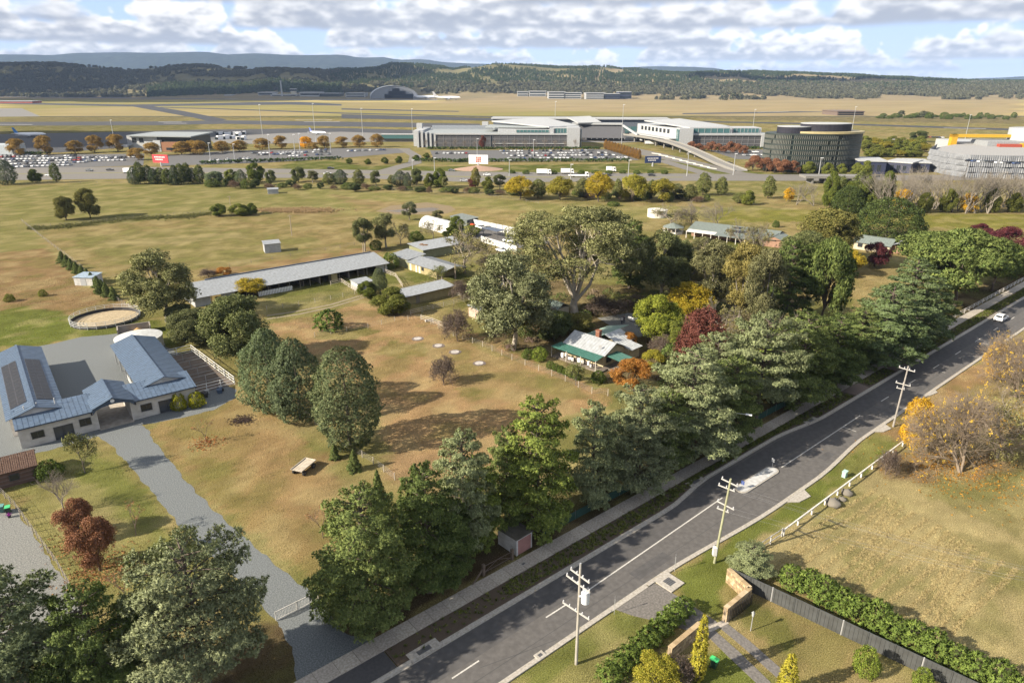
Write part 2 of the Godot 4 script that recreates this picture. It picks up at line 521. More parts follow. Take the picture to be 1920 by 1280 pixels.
func grid(x0: float, x1: float, z0: float, z1: float, step: float, hole: Rect2, fine: bool) -> ArrayMesh:
	var nx := int(round((x1 - x0) / step))
	var nz := int(round((z1 - z0) / step))
	var v := PackedVector3Array()
	var n := PackedVector3Array()
	var c := PackedColorArray()
	var ix := PackedInt32Array()
	for j in nz + 1:
		for i in nx + 1:
			var x := x0 + i * step
			var z := z0 + j * step
			var y := land(x, z)
			v.append(Vector3(x, y, z))
			if y > 0.0:
				n.append(Vector3(y - land(x + 20.0, z), 20.0, y - land(x, z + 20.0)).normalized())
			else:
				n.append(Vector3.UP)
			c.append(ground_colour(x, z, fine) if hole.size.x <= step * 2.0 or not hole.grow(-step).has_point(Vector2(x, z)) else OLIVE)
	for j in nz:
		for i in nx:
			if hole.has_point(Vector2(x0 + (i + 0.5) * step, z0 + (j + 0.5) * step)):
				continue
			var p := j * (nx + 1) + i
			ix.append_array(PackedInt32Array([p, p + 1, p + nx + 1, p + 1, p + nx + 2, p + nx + 1]))
	var a := []
	a.resize(Mesh.ARRAY_MAX)
	a[Mesh.ARRAY_VERTEX] = v
	a[Mesh.ARRAY_NORMAL] = n
	a[Mesh.ARRAY_COLOR] = c
	a[Mesh.ARRAY_INDEX] = ix
	var m := ArrayMesh.new()
	m.add_surface_from_arrays(Mesh.PRIMITIVE_TRIANGLES, a)
	return m

var paved := []
func pave(pts: Array) -> void:
	var poly := PackedVector2Array()
	for q in pts:
		poly.append(Vector2(q.x, q.z))
	var box := Rect2(poly[0], Vector2.ZERO)
	for q in poly:
		box = box.expand(q)
	paved.append([poly, box])

func is_paved(p: Vector2) -> bool:
	for q in paved:
		if inside(p, q[0], q[1]):
			return true
	return false

func terrain() -> void:
	land_noise.seed = 5
	land_noise.frequency = 0.004
	land_noise.fractal_octaves = 4
	road_o = spot(718, 1280)
	land_zones()
	var grass := mat("grassland", 1, 1, 1, 1.0)
	grass.vertex_color_use_as_albedo = true
	grass.metallic_specular = 0.1
	textured(grass, noise_tex(0.05, Color(0.42, 0.43, 0.38), Color(1, 1, 1), 6, 1024, 3), 0.13)
	var bump := noise_tex(0.2, Color.BLACK, Color.WHITE, 4, 512, 9)
	bump.as_normal_map = true
	bump.bump_strength = 5.0
	bump.color_ramp = null
	grass.normal_enabled = true
	grass.normal_texture = bump
	grass.normal_scale = 0.3
	var near := Rect2(-160, -280, 340, 250)
	var belt := Rect2(-400, -480, 800, 500)
	var mid := Rect2(-900, -1180, 1800, 1240)
	var far := Rect2(-6000, -9180, 12000, 9360)
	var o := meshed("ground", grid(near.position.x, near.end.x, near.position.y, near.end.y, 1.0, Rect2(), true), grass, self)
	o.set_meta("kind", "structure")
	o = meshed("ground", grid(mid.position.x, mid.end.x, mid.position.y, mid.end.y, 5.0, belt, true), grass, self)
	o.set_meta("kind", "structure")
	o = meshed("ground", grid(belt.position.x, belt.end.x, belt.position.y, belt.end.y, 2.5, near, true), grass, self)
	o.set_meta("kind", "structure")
	var plain := mat("distant_grassland", 1, 1, 1, 1.0)
	plain.vertex_color_use_as_albedo = true
	plain.metallic_specular = 0.0
	o = meshed("terrain", grid(far.position.x, far.end.x, far.position.y, far.end.y, 60.0, mid, false), plain, self)
	o.set_meta("kind", "structure")
	# the blue range far behind
	var s := Geo.new()
	var last := []
	for i in 161:
		var px := -400.0 + i * 17.0
		var tx := (px - 960.0) * cos(pitch) / FOCAL
		var col := []
		for k in 6:
			var d := 9600.0 + k * 700.0
			var top := EYE + 12400.0 * slope_at(along(far_ridge, px))
			var t := k / 4.0
			var y: float = top * [0.0, 0.22, 0.5, 0.8, 1.0, 0.7][k]
			y += land_noise.get_noise_2d(px * 0.9, k * 60.0) * 60.0 * (1.0 if k in [1, 2, 3] else 0.1)
			col.append(Vector3(tx * d, y, -d))
		if last:
			for k in 5:
				s.quad(last[k], col[k], col[k + 1], last[k + 1])
		last = col
	var range_ := mat("bush_covered_range", 0.045, 0.06, 0.035, 1.0)
	range_.metallic_specular = 0.0
	textured(range_, noise_tex(0.02, Color(0.5, 0.5, 0.5), Color(1, 1, 1), 6, 512, 21), 0.0006)
	structure("hills", s, range_)

# ---------------------------------------------------------------- foliage
class Leafage:
	var v := PackedVector3Array()
	var n := PackedVector3Array()
	var c := PackedColorArray()
	func add(kind: Array, at: Transform3D, col: Color) -> void:
		v.append_array(at * (kind[0] as PackedVector3Array))
		n.append_array(Transform3D(at.basis.orthonormalized(), Vector3.ZERO) * (kind[1] as PackedVector3Array))
		var k := PackedColorArray()
		k.resize(kind[0].size())
		k.fill(col)
		c.append_array(k)
	func mesh() -> ArrayMesh:
		var a := []
		a.resize(Mesh.ARRAY_MAX)
		a[Mesh.ARRAY_VERTEX] = v
		a[Mesh.ARRAY_NORMAL] = n
		a[Mesh.ARRAY_COLOR] = c
		var m := ArrayMesh.new()
		m.add_surface_from_arrays(Mesh.PRIMITIVE_TRIANGLES, a)
		return m

var needles := []
var sprays := []
var leaves := []
var blobs := []

func ball() -> Vector3:
	return Vector3(rng.randfn(), rng.randfn(), rng.randfn()).normalized()

# spikes that spread from a point: a tuft of needles, one unit long
func make_tuft(count: int, wide: float, flat: float) -> Array:
	var v := PackedVector3Array()
	var n := PackedVector3Array()
	for i in count:
		var d := ball()
		d.y = absf(d.y) * flat + 0.1
		d = d.normalized() * rnd(0.65, 1.1)
		var side := d.cross(ball()).normalized() * wide * rnd(0.7, 1.3)
		var root := ball() * 0.16
		var p := [root + d * 0.12 + side, root + d * 0.12 - side, root + d - Vector3.UP * 0.08]
		var m: Vector3 = (p[1] - p[0]).cross(p[2] - p[0]).normalized()
		# front faces run clockwise: wind each spike so that its front is the side it shows the sky
		if m.dot(d * 0.6 + Vector3.UP) < 0:
			m = -m
			v.append_array(PackedVector3Array([p[0], p[1], p[2]]))
		else:
			v.append_array(PackedVector3Array([p[0], p[2], p[1]]))
		m = (m * 0.5 + d * 0.5 + Vector3.UP * 0.2).normalized()
		for k in 3:
			n.append(m)
	return [v, n]

# loose leaves through a ball, one unit wide
func make_leaves(count: int, size: float) -> Array:
	var v := PackedVector3Array()
	var n := PackedVector3Array()
	for i in count:
		var at := ball() * pow(rng.randf(), 0.4)
		at.y = at.y * 0.7 + 0.15
		var a := ball()
		var b := a.cross(ball()).normalized()
		var s := size * rnd(0.7, 1.3)
		var p := [at - a * s, at + b * s * 0.6, at + a * s, at - b * s * 0.6]
		var m: Vector3 = a.cross(b).normalized()
		if m.dot(at + Vector3.UP * 0.4) < 0:
			m = -m
			v.append_array(PackedVector3Array([p[0], p[2], p[1], p[0], p[3], p[2]]))
		else:
			v.append_array(PackedVector3Array([p[0], p[1], p[2], p[0], p[2], p[3]]))
		m = (m * 0.5 + at * 0.6 + Vector3.UP * 0.15).normalized()
		for k in 6:
			n.append(m)
	return [v, n]

func facing(out: Vector3, size: float, at: Vector3) -> Transform3D:
	var y := out.normalized()
	var x := y.cross(ball()).normalized()
	return Transform3D(Basis(x * size, y * size, x.cross(y) * size), at)

func shade_of(p: Dictionary) -> Color:
	var c: Color = p.col.lerp(p.col2, pow(rng.randf(), 1.2)) * rnd(1.0, 1.6)
	if p.has("col3") and rng.randf() < p.get("mix3", 0.15):
		c = p.col3 * rnd(1.0, 1.6)
	c.a = 1.0
	return c

func crown_profile(kind: String, t: float) -> float:
	match kind:
		"cone":
			return pow(1.0 - t, 0.8) * 0.97 + 0.03
		"dome":
			return sqrt(maxf(0.0, 1.0 - pow(t, 2.4))) * (0.75 + 0.25 * smoothstep(0.0, 0.25, t))
		"egg":
			return pow(sin(PI * clampf(0.12 + 0.86 * pow(t, 0.85), 0, 1)), 0.7)
		"column":
			return pow(sin(PI * clampf(0.06 + 0.92 * t, 0, 1)), 0.45)
		"flame":
			return (0.55 + 0.45 * smoothstep(0.0, 0.3, t)) * pow(1.0 - t, 0.55)
	return 1.0

func tree_mats(p: Dictionary) -> Array:
	var key: String = p.get("leaf", "needle_foliage")
	var f := mat(key, 1, 1, 1, 0.75)
	f.vertex_color_use_as_albedo = true
	f.metallic_specular = 0.25
	f.cull_mode = BaseMaterial3D.CULL_DISABLED
	f.backlight_enabled = true
	f.backlight = Color(0.42, 0.44, 0.22)
	var bark: Color = p.get("bark", Color(0.09, 0.07, 0.055))
	var b := mat("bark_%d_%d" % [int(bark.r * 1000), int(bark.b * 1000)], bark.r, bark.g, bark.b, 0.95)
	return [f, b]

func finish_tree(called: String, p: Dictionary, leaf: Leafage, wood: Geo) -> void:
	var root := Node3D.new()
	var m := tree_mats(p)
	if wood.v.size():
		meshed("trunk", wood.mesh(), m[1], root)
	if leaf.v.size():
		meshed("crown", leaf.mesh(), m[0], root)
	# true size of the finished tree, so that it can be fitted
	var box := AABB()
	for ch in root.get_children():
		box = box.merge(ch.mesh.get_aabb()) if box.size.length() > 0 else ch.mesh.get_aabb()
	proto[called] = {"node": root, "h": box.end.y, "w": (box.size.x + box.size.z) * 0.5}

# conifer with branches in tiers, each a flat spray of tufts
func cedar(called: String, p: Dictionary) -> void:
	rng.seed = hash(called)
	var leaf := Leafage.new()
	var wood := Geo.new()
	var h: float = p.h
	var r: float = p.r
	var base: float = p.get("base", 0.08)
	var lean := Vector3(rnd(-0.03, 0.03), 1, rnd(-0.03, 0.03)) * h
	wood.tubes([Vector3(0, -0.3, 0), lean * 0.3, lean * 0.65, lean * 0.95], h * 0.026, h * 0.004, 7)
	var nb: int = p.get("nb", 70)
	for i in nb:
		var t := (i + rng.randf()) / nb
		var y := lerpf(base, 0.97, t)
		var root := lean * y
		var len_: float = r * crown_profile(p.get("shape", "dome"), t) * rnd(0.68, 1.12)
		var az := i * 2.4 + rnd(-0.5, 0.5)
		var dir := Vector3(cos(az), 0, sin(az))
		var perp := Vector3(-sin(az), 0, cos(az))
		var rise: float = lerpf(p.get("low", 0.0), p.get("high", 0.5), pow(t, 1.4)) + rnd(-0.12, 0.12)
		var sag: float = p.get("sag", 0.12)
		if len_ > 1.2:
			wood.tubes([root, root + dir * len_ * 0.5 + Vector3.UP * (rise * 0.5 - sag * 0.25) * len_, root + dir * len_ * 0.85 + Vector3.UP * (rise * 0.85 - sag * 0.72) * len_], h * 0.006, h * 0.0015, 4)
		var count = int(p.get("dens", 13.0) * (len_ * len_ + 1.2))
		for k in count:
			var s := sqrt(rnd(0.06, 1.0))
			var lat: float = rnd(-1, 1) * len_ * 0.36 * sin(PI * minf(s, 0.8))
			var at: Vector3 = root + dir * len_ * s + perp * lat + Vector3.UP * (len_ * (rise * s - sag * s * s) - absf(lat) * 0.22 + rnd(-0.22, 0.22))
			var out := Vector3.UP * 0.8 + dir * (0.25 + s * 0.6) + perp * (lat / (len_ + 0.01)) + ball() * 0.35
			leaf.add(needles[k % needles.size()], facing(out, p.get("tuft", 0.21) * rnd(0.75, 1.4), at), shade_of(p))
	finish_tree(called, p, leaf, wood)

# dense conifer or shrub: tufts over a lumpy outline
func cypress(called: String, p: Dictionary) -> void:
	rng.seed = hash(called)
	var leaf := Leafage.new()
	var wood := Geo.new()
	var h: float = p.h
	var r: float = p.r
	var base: float = p.get("base", 0.03) * h
	if p.get("stem", true):
		wood.tubes([Vector3(0, -0.2, 0), Vector3(0.02 * h, h * 0.4, 0), Vector3(0, h * 0.85, 0)], h * 0.02, h * 0.004, 6)
	var lump := FastNoiseLite.new()
	lump.seed = hash(called) % 1000
	lump.frequency = p.get("lump", 0.28)
	lump.fractal_octaves = 2
	var size: float = p.get("tuft", 0.42)
	var kinds: Array = p.get("kinds", needles)
	var count = int(p.get("dens", 1.0) * PI * 2.0 * r * h * 0.75 / (size * size * 0.5))
	for k in count:
		var t := rng.randf()
		var pr = crown_profile(p.get("shape", "egg"), t)
		if rng.randf() > pr + 0.12:
			continue
		var az := rng.randf() * TAU
		var dir := Vector3(cos(az), 0, sin(az))
		var y := base + t * (h - base)
		var q := Vector3(dir.x * r, y, dir.z * r)
		var bulge: float = 1.0 + lump.get_noise_3dv(q) * p.get("rough", 0.55)
		var depth := 1.0 - absf(rng.randfn()) * 0.10
		var rad: float = r * pr * bulge * depth
		var dr = (crown_profile(p.get("shape", "egg"), minf(t + 0.03, 1.0)) - crown_profile(p.get("shape", "egg"), maxf(t - 0.03, 0.0))) / 0.06 * r / h
		var out = (dir - Vector3.UP * clampf(dr, -2, 0.6) + Vector3.UP * p.get("up", 0.45)).normalized() + ball() * 0.4
		leaf.add(kinds[k % kinds.size()], facing(out, size * rnd(0.7, 1.3), dir * rad + Vector3.UP * y), shade_of(p))
	finish_tree(called, p, leaf, wood)

# broadleaf: limbs that end in clumps of leaves
func limb(wood: Geo, a: Vector3, b: Vector3, r0: float, r1: float, bow: float, sides := 5) -> Array:
	var m1 := a.lerp(b, 0.35) + ball() * bow + Vector3.UP * bow * 0.6
	var m2 := a.lerp(b, 0.7) + ball() * bow * 0.8 + Vector3.UP * bow * 0.5
	wood.tubes([a, m1, m2, b], r0, r1, sides)
	return [a, m1, m2, b]

func clump(leaf: Leafage, p: Dictionary, at: Vector3, size: Vector3, out: Vector3) -> void:
	var ts: float = p.get("tuft", 0.6)
	var kinds: Array = p.get("kinds", leaves)
	var count = int(p.get("dens", 1.0) * (size.x * size.z * 2.0 + size.x * size.y * 4.0) / (ts * ts * 0.9)) + 1
	var tone := rnd(0.85, 1.15)
	for k in count:
		var d := ball()
		if d.y < -0.35 and rng.randf() < 0.6:
			d.y = -d.y
		var rad := pow(rng.randf(), 0.22)
		var c := shade_of(p) * tone
		c.a = 1.0
		leaf.add(kinds[k % kinds.size()], facing(d + Vector3.UP * 0.4 + out * 0.2 + ball() * 0.4, ts * rnd(0.7, 1.3), at + d * size * rad), c)

func broadleaf(called: String, p: Dictionary) -> void:
	rng.seed = hash(called)
	var leaf := Leafage.new()
	var wood := Geo.new()
	var h: float = p.h
	var r: float = p.r
	var fork: float = p.get("fork", 0.25) * h
	var tr: float = p.get("girth", 0.022) * h
	var stem := Vector3(rnd(-0.04, 0.04) * h, fork, rnd(-0.04, 0.04) * h)
	wood.tubes([Vector3(0, -0.3, 0), stem * 0.5 + ball() * 0.02 * h, stem], tr * 1.15, tr * 0.8, 8)
	var nl: int = p.get("limbs", 6)
	var per: int = p.get("per", 5)
	var cs: float = p.get("clump", 0.24) * r
	var lowest: float = p.get("base", 0.3)
	var ends := []
	for i in nl:
		var az := TAU * i / nl + rnd(-0.4, 0.4)
		var t := (i * 0.618 + rng.randf() * 0.3)
		t = t - floor(t)
		var tip := Vector3(cos(az) * r * rnd(0.35, 0.62), h * lerpf(lowest + 0.2, 0.85, t), sin(az) * r * rnd(0.35, 0.62))
		if i == nl - 1:
			tip = Vector3(rnd(-0.15, 0.15) * r, h * 0.86, rnd(-0.15, 0.15) * r)
		var path := limb(wood, stem * rnd(0.75, 1.0), tip, tr * 0.55, tr * 0.18, r * 0.06)
		for k in per:
			var d := ball()
			var hub := Vector3(0, h * (lowest + 1.0) * 0.5, 0)
			var away := (tip - hub).normalized()
			d = (d + away * 0.9).normalized()
			var at: Vector3 = tip + d * r * rnd(0.18, 0.45)
			# keep to the crown's outline
			var rel := Vector3((at.x) / r, (at.y - hub.y) / (h * (1.0 - lowest) * 0.5), at.z / r)
			var l := rel.length()
			if l > 0.9:
				rel *= rnd(0.82, 0.95) / l
				at = Vector3(rel.x * r, hub.y + rel.y * h * (1.0 - lowest) * 0.5, rel.z * r)
			wood.tube(path[2] if rng.randf() < 0.5 else tip, at, tr * 0.13, tr * 0.05, 4, false)
			ends.append([at, (at - hub).normalized()])
	for e in ends:
		var s := cs * rnd(0.75, 1.3)
		clump(leaf, p, e[0], Vector3(s, s * p.get("flat", 0.7), s), e[1])
	finish_tree(called, p, leaf, wood)

# leafless: forks to twigs, with a few leaves if asked
func twig(wood: Geo, leaf: Leafage, p: Dictionary, a: Vector3, d: Vector3, len_: float, rad: float, depth: int) -> void:
	var mid := a + d * len_ * 0.5 + ball() * len_ * 0.05
	var b: Vector3 = a + d * len_ + ball() * len_ * 0.09 + p.get("lean", Vector3.ZERO) * len_
	wood.tubes([a, mid, b], rad, rad * 0.62, 5 if depth > 2 else 3)
	if depth <= 1 and p.has("leafy") and rng.randf() < p.leafy:
		leaf.add(leaves[rng.randi() % leaves.size()], facing(d + ball(), p.get("tuft", 0.4), b), shade_of(p))
	if depth == 0:
		return
	var kids: int = p.get("kids", 4)
	for k in kids:
		var out: Vector3 = (d * p.get("straight", 1.0) + ball() * p.get("spread", 0.75) + Vector3.UP * p.get("up", 0.12)).normalized()
		var from := b if k < 2 else a.lerp(b, rnd(0.45, 0.95))
		twig(wood, leaf, p, from, out, len_ * rnd(0.62, 0.86), rad * (0.62 if k < 2 else 0.5), depth - 1)

func bare(called: String, p: Dictionary) -> void:
	rng.seed = hash(called)
	var leaf := Leafage.new()
	var wood := Geo.new()
	for k in p.get("stems", 1):
		var d: Vector3 = (Vector3.UP + ball() * (0.05 if p.get("stems", 1) == 1 else 0.45) + p.get("lean", Vector3.ZERO)).normalized()
		twig(wood, leaf, p, Vector3(rnd(-0.1, 0.1), -0.1, rnd(-0.1, 0.1)), d, p.h * p.get("first", 0.3), p.h * p.get("girth", 0.018), p.get("depth", 5))
	finish_tree(called, p, leaf, wood)

func tree_kinds() -> void:
	rng.seed = 99
	for i in 6:
		needles.append(make_tuft(10, 0.17, 1.0))
		sprays.append(make_tuft(20, 0.09, 0.8))
		leaves.append(make_leaves(13, 0.27))
		blobs.append(make_leaves(7, 0.5))
	var blue := Color(0.105, 0.122, 0.062)
	var blue2 := Color(0.22, 0.24, 0.13)
	var deep := Color(0.065, 0.09, 0.03)
	var deep2 := Color(0.16, 0.19, 0.06)
	cedar("blue_cedar_a", {h = 16.0, r = 5.2, col = blue, col2 = blue2, nb = 80, base = 0.1})
	cedar("blue_cedar_b", {h = 15.0, r = 4.6, col = blue, col2 = blue2 * 1.05, nb = 76, base = 0.1})
	cedar("blue_cedar_c", {h = 14.0, r = 6.0, col = blue * 0.9, col2 = blue2, nb = 64, base = 0.28, dens = 11.0, sag = 0.05, low = 0.15})
	cedar("green_cedar_a", {h = 16.0, r = 4.8, col = deep, col2 = deep2, nb = 84, base = 0.08})
	cedar("green_cedar_b", {h = 15.0, r = 5.4, col = deep, col2 = deep2 * 1.1, nb = 80, shape = "egg"})
	cedar("deodar_a", {h = 17.0, r = 5.6, col = deep * 1.1, col2 = Color(0.13, 0.165, 0.085), nb = 80, shape = "flame", sag = 0.3, low = 0.05, high = 0.6})
	cedar("spruce_a", {h = 8.0, r = 2.6, col = deep * 0.9, col2 = deep2 * 0.9, nb = 90, shape = "cone", tuft = 0.2, dens = 16.0, low = -0.1, high = 0.5})
	cypress("cypress_a", {h = 16.0, r = 4.6, col = Color(0.055, 0.075, 0.035), col2 = Color(0.14, 0.155, 0.075), shape = "column", tuft = 0.28, rough = 0.35, lump = 0.35})
	cypress("cypress_b", {h = 14.0, r = 5.2, col = Color(0.055, 0.075, 0.038), col2 = Color(0.125, 0.15, 0.08), shape = "egg", tuft = 0.28, rough = 0.5, lump = 0.3})
	cypress("gold_cypress", {h = 6.0, r = 0.85, col = Color(0.19, 0.18, 0.02), col2 = Color(0.28, 0.24, 0.035), shape = "flame", tuft = 0.24, rough = 0.3, lump = 1.2, up = 1.2})
	cypress("round_bush", {h = 2.4, r = 1.5, col = Color(0.06, 0.085, 0.02), col2 = Color(0.14, 0.17, 0.04), shape = "dome", tuft = 0.26, rough = 0.4, lump = 0.9, kinds = leaves, stem = false, leaf = "leaf_foliage"})
	cypress("hedge_bush", {h = 3.2, r = 1.7, col = Color(0.06, 0.09, 0.02), col2 = Color(0.12, 0.16, 0.035), shape = "dome", tuft = 0.42, rough = 0.5, lump = 0.8, stem = false, up = 0.9})
	cypress("dark_round", {h = 13.0, r = 7.5, base = 0.05, col = Color(0.03, 0.045, 0.014), col2 = Color(0.07, 0.09, 0.025), shape = "dome", tuft = 0.6, rough = 0.3, lump = 0.35, kinds = leaves, leaf = "leaf_foliage"})
	var gum := Color(0.085, 0.09, 0.036)
	var gum2 := Color(0.205, 0.205, 0.092)
	var pale_bark := Color(0.45, 0.40, 0.33)
	broadleaf("gum_great", {h = 25.0, r = 13.0, fork = 0.16, girth = 0.028, limbs = 13, per = 15, clump = 0.13, base = 0.34, flat = 0.65, dens = 0.7, tuft = 0.55, col = gum, col2 = gum2, bark = pale_bark, leaf = "leaf_foliage"})
	broadleaf("gum_a", {h = 16.0, r = 6.0, fork = 0.3, limbs = 9, per = 13, clump = 0.22, base = 0.15, flat = 0.8, tuft = 0.5, dens = 0.9, col = gum, col2 = gum2, bark = pale_bark * 0.7, leaf = "leaf_foliage"})
	broadleaf("gum_b", {h = 14.0, r = 4.5, fork = 0.3, limbs = 8, per = 11, clump = 0.25, base = 0.2, flat = 0.95, tuft = 0.45, dens = 0.9, col = gum * 0.95, col2 = gum2 * 0.9, bark = pale_bark * 0.5, leaf = "leaf_foliage"})
	broadleaf("wattle_a", {h = 11.0, r = 5.0, fork = 0.1, limbs = 10, per = 11, clump = 0.25, base = 0.03, flat = 0.85, tuft = 0.42, dens = 1.1, col = Color(0.065, 0.08, 0.03), col2 = Color(0.14, 0.15, 0.06), leaf = "leaf_foliage"})
	broadleaf("broad_a", {h = 9.0, r = 4.2, fork = 0.15, limbs = 9, per = 9, clump = 0.28, base = 0.04, flat = 0.9, tuft = 0.36, dens = 1.1, col = Color(0.08, 0.10, 0.02), col2 = Color(0.18, 0.19, 0.04), leaf = "leaf_foliage"})
	broadleaf("pine_broad", {h = 13.0, r = 8.0, fork = 0.3, limbs = 11, per = 11, clump = 0.2, base = 0.2, flat = 0.55, tuft = 0.5, dens = 1.2, kinds = needles, col = Color(0.06, 0.085, 0.025), col2 = Color(0.14, 0.17, 0.05)})
	# the same outlines in autumn colours
	for a in [["autumn_red", Color(0.085, 0.03, 0.024), Color(0.14, 0.055, 0.042)], ["autumn_orange", Color(0.22, 0.09, 0.02), Color(0.27, 0.14, 0.035)], ["autumn_gold", Color(0.36, 0.21, 0.015), Color(0.46, 0.29, 0.03)], ["autumn_russet", Color(0.13, 0.06, 0.035), Color(0.23, 0.115, 0.065)], ["plum", Color(0.045, 0.012, 0.018), Color(0.10, 0.028, 0.03)], ["lime", Color(0.16, 0.16, 0.02), Color(0.27, 0.23, 0.035)]]:
		broadleaf(a[0], {h = 6.0, r = 2.8, fork = 0.18, limbs = 8, per = 8, clump = 0.3, base = 0.1, flat = 0.9, tuft = 0.28, dens = 0.62, col = a[1], col2 = a[2], leaf = "leaf_foliage"})
	cypress("poplar", {h = 11.0, r = 2.6, col = Color(0.075, 0.09, 0.03), col2 = Color(0.16, 0.165, 0.05), shape = "egg", tuft = 0.6, rough = 0.6, lump = 0.5, kinds = leaves, leaf = "leaf_foliage", base = 0.1})
	bare("bare_a", {h = 8.0, bark = Color(0.17, 0.145, 0.12), kids = 4, depth = 5, spread = 0.75, girth = 0.016})
	bare("bare_b", {h = 10.0, bark = Color(0.21, 0.18, 0.14), kids = 4, depth = 5, spread = 0.9, first = 0.22, girth = 0.018, leafy = 0.12, col = Color(0.11, 0.11, 0.04), col2 = Color(0.17, 0.15, 0.06)})
	bare("bare_c", {h = 6.0, bark = Color(0.16, 0.12, 0.095), kids = 5, depth = 4, spread = 1.0, stems = 4, first = 0.3, girth = 0.012, leafy = 0.25, tuft = 0.26, col = Color(0.075, 0.055, 0.045), col2 = Color(0.105, 0.085, 0.07)})
	bare("silver_poplar", {h = 13.0, bark = Color(0.21, 0.185, 0.15), kids = 3, depth = 4, spread = 0.42, first = 0.3, girth = 0.011, stems = 4, up = 0.35, lean = Vector3(0.2, 0, 0)})
	bare("airy_tree", {h = 7.0, bark = Color(0.10, 0.085, 0.07), kids = 4, depth = 4, spread = 0.75, first = 0.26, girth = 0.014, leafy = 0.85, tuft = 0.34, col = Color(0.09, 0.10, 0.03), col2 = Color(0.15, 0.16, 0.06), leaf = "leaf_foliage"})
	bare("gold_thicket", {h = 9.0, bark = Color(0.21, 0.165, 0.12), kids = 5, depth = 5, spread = 0.95, stems = 3, first = 0.24, girth = 0.014, leafy = 0.025, tuft = 0.16, col = Color(0.45, 0.28, 0.02), col2 = Color(0.55, 0.38, 0.04)})
	bare("sapling", {h = 3.0, bark = Color(0.14, 0.10, 0.08), kids = 3, depth = 4, spread = 0.6, girth = 0.012, leafy = 0.15, tuft = 0.16, col = Color(0.16, 0.08, 0.04), col2 = Color(0.22, 0.12, 0.06)})
	# for the distance
	cypress("far_tree", {h = 12.0, r = 5.0, base = 0.12, col = Color(0.075, 0.078, 0.048), col2 = Color(0.13, 0.128, 0.08), shape = "dome", tuft = 2.0, rough = 0.7, lump = 0.2, kinds = blobs, dens = 0.7, stem = false, leaf = "leaf_foliage"})
	cypress("far_pine", {h = 14.0, r = 3.6, col = Color(0.035, 0.055, 0.025), col2 = Color(0.075, 0.10, 0.042), shape = "cone", tuft = 1.8, rough = 0.4, lump = 0.3, kinds = blobs, dens = 0.6, stem = false, leaf = "leaf_foliage"})

func tall(px: float, py: float, top: float) -> float:
	var b := spot(px, py)
	# height above b at which the line of sight through (px, top) passes over it
	var k := slope_at(top)
	return EYE + -b.z * k

# a tree of a kind, fitted to a foot, a height and a spread in metres
func plant(kind: String, called: String, at: Vector3, high: float, wide: float, label: String, group := "", tint: Material = null, cat := "tree") -> Node3D:
	var p: Dictionary = proto[kind]
	var o: Node3D = p.node.duplicate()
	o.name = numbered(called)
	add_child(o)
	o.position = at
	o.rotation.y = fmod(absf(at.x * 12.9 + at.z * 7.7), TAU)
	var sx: float = wide / p.w
	o.scale = Vector3(sx, high / p.h, sx)
	if tint:
		var cr := o.get_node_or_null("crown")
		if cr:
			cr.material_override = tint
	tag(o, label, cat, group)
	return o

# read off the survey: foot (x, y), row of the top, spread in photo columns
func grow(kind: String, called: String, x: float, y: float, top: float, spread: float, label: String, group := "", tint: Material = null, cat := "tree") -> Node3D:
	var at := spot(x, y)
	var depth := -at.z * cos(pitch) + EYE * sin(pitch)
	return plant(kind, called, at, maxf(tall(x, y, top), 0.6), spread * depth / FOCAL, label, group, tint, cat)

func tinted(called: String, r: float, gg: float, b: float, base := "needle_foliage") -> StandardMaterial3D:
	if mats.has(called):
		return mats[called]
	tree_mats({leaf = base})
	var m: StandardMaterial3D = mats[base].duplicate()
	m.resource_name = called
	m.albedo_color = Color(r, gg, b).linear_to_srgb()
	mats[called] = m
	return m

# ---------------------------------------------------------------- the road
func lane(pts: Array, y0: float, y1: float) -> Geo:
	var s := Geo.new()
	var p := []
	for q in pts:
		p.append(road(q[0], q[1]))
	s.prism(p, y0, y1)
	pave(p)
	return s

func left_edge(s: float) -> float:
	return -1.35 * smoothstep(42, 53, s) * (1.0 - smoothstep(70, 84, s))

func right_edge(s: float) -> float:
	return 6.85 + 1.25 * smoothstep(30, 54, s) * (1.0 - smoothstep(64, 82, s))

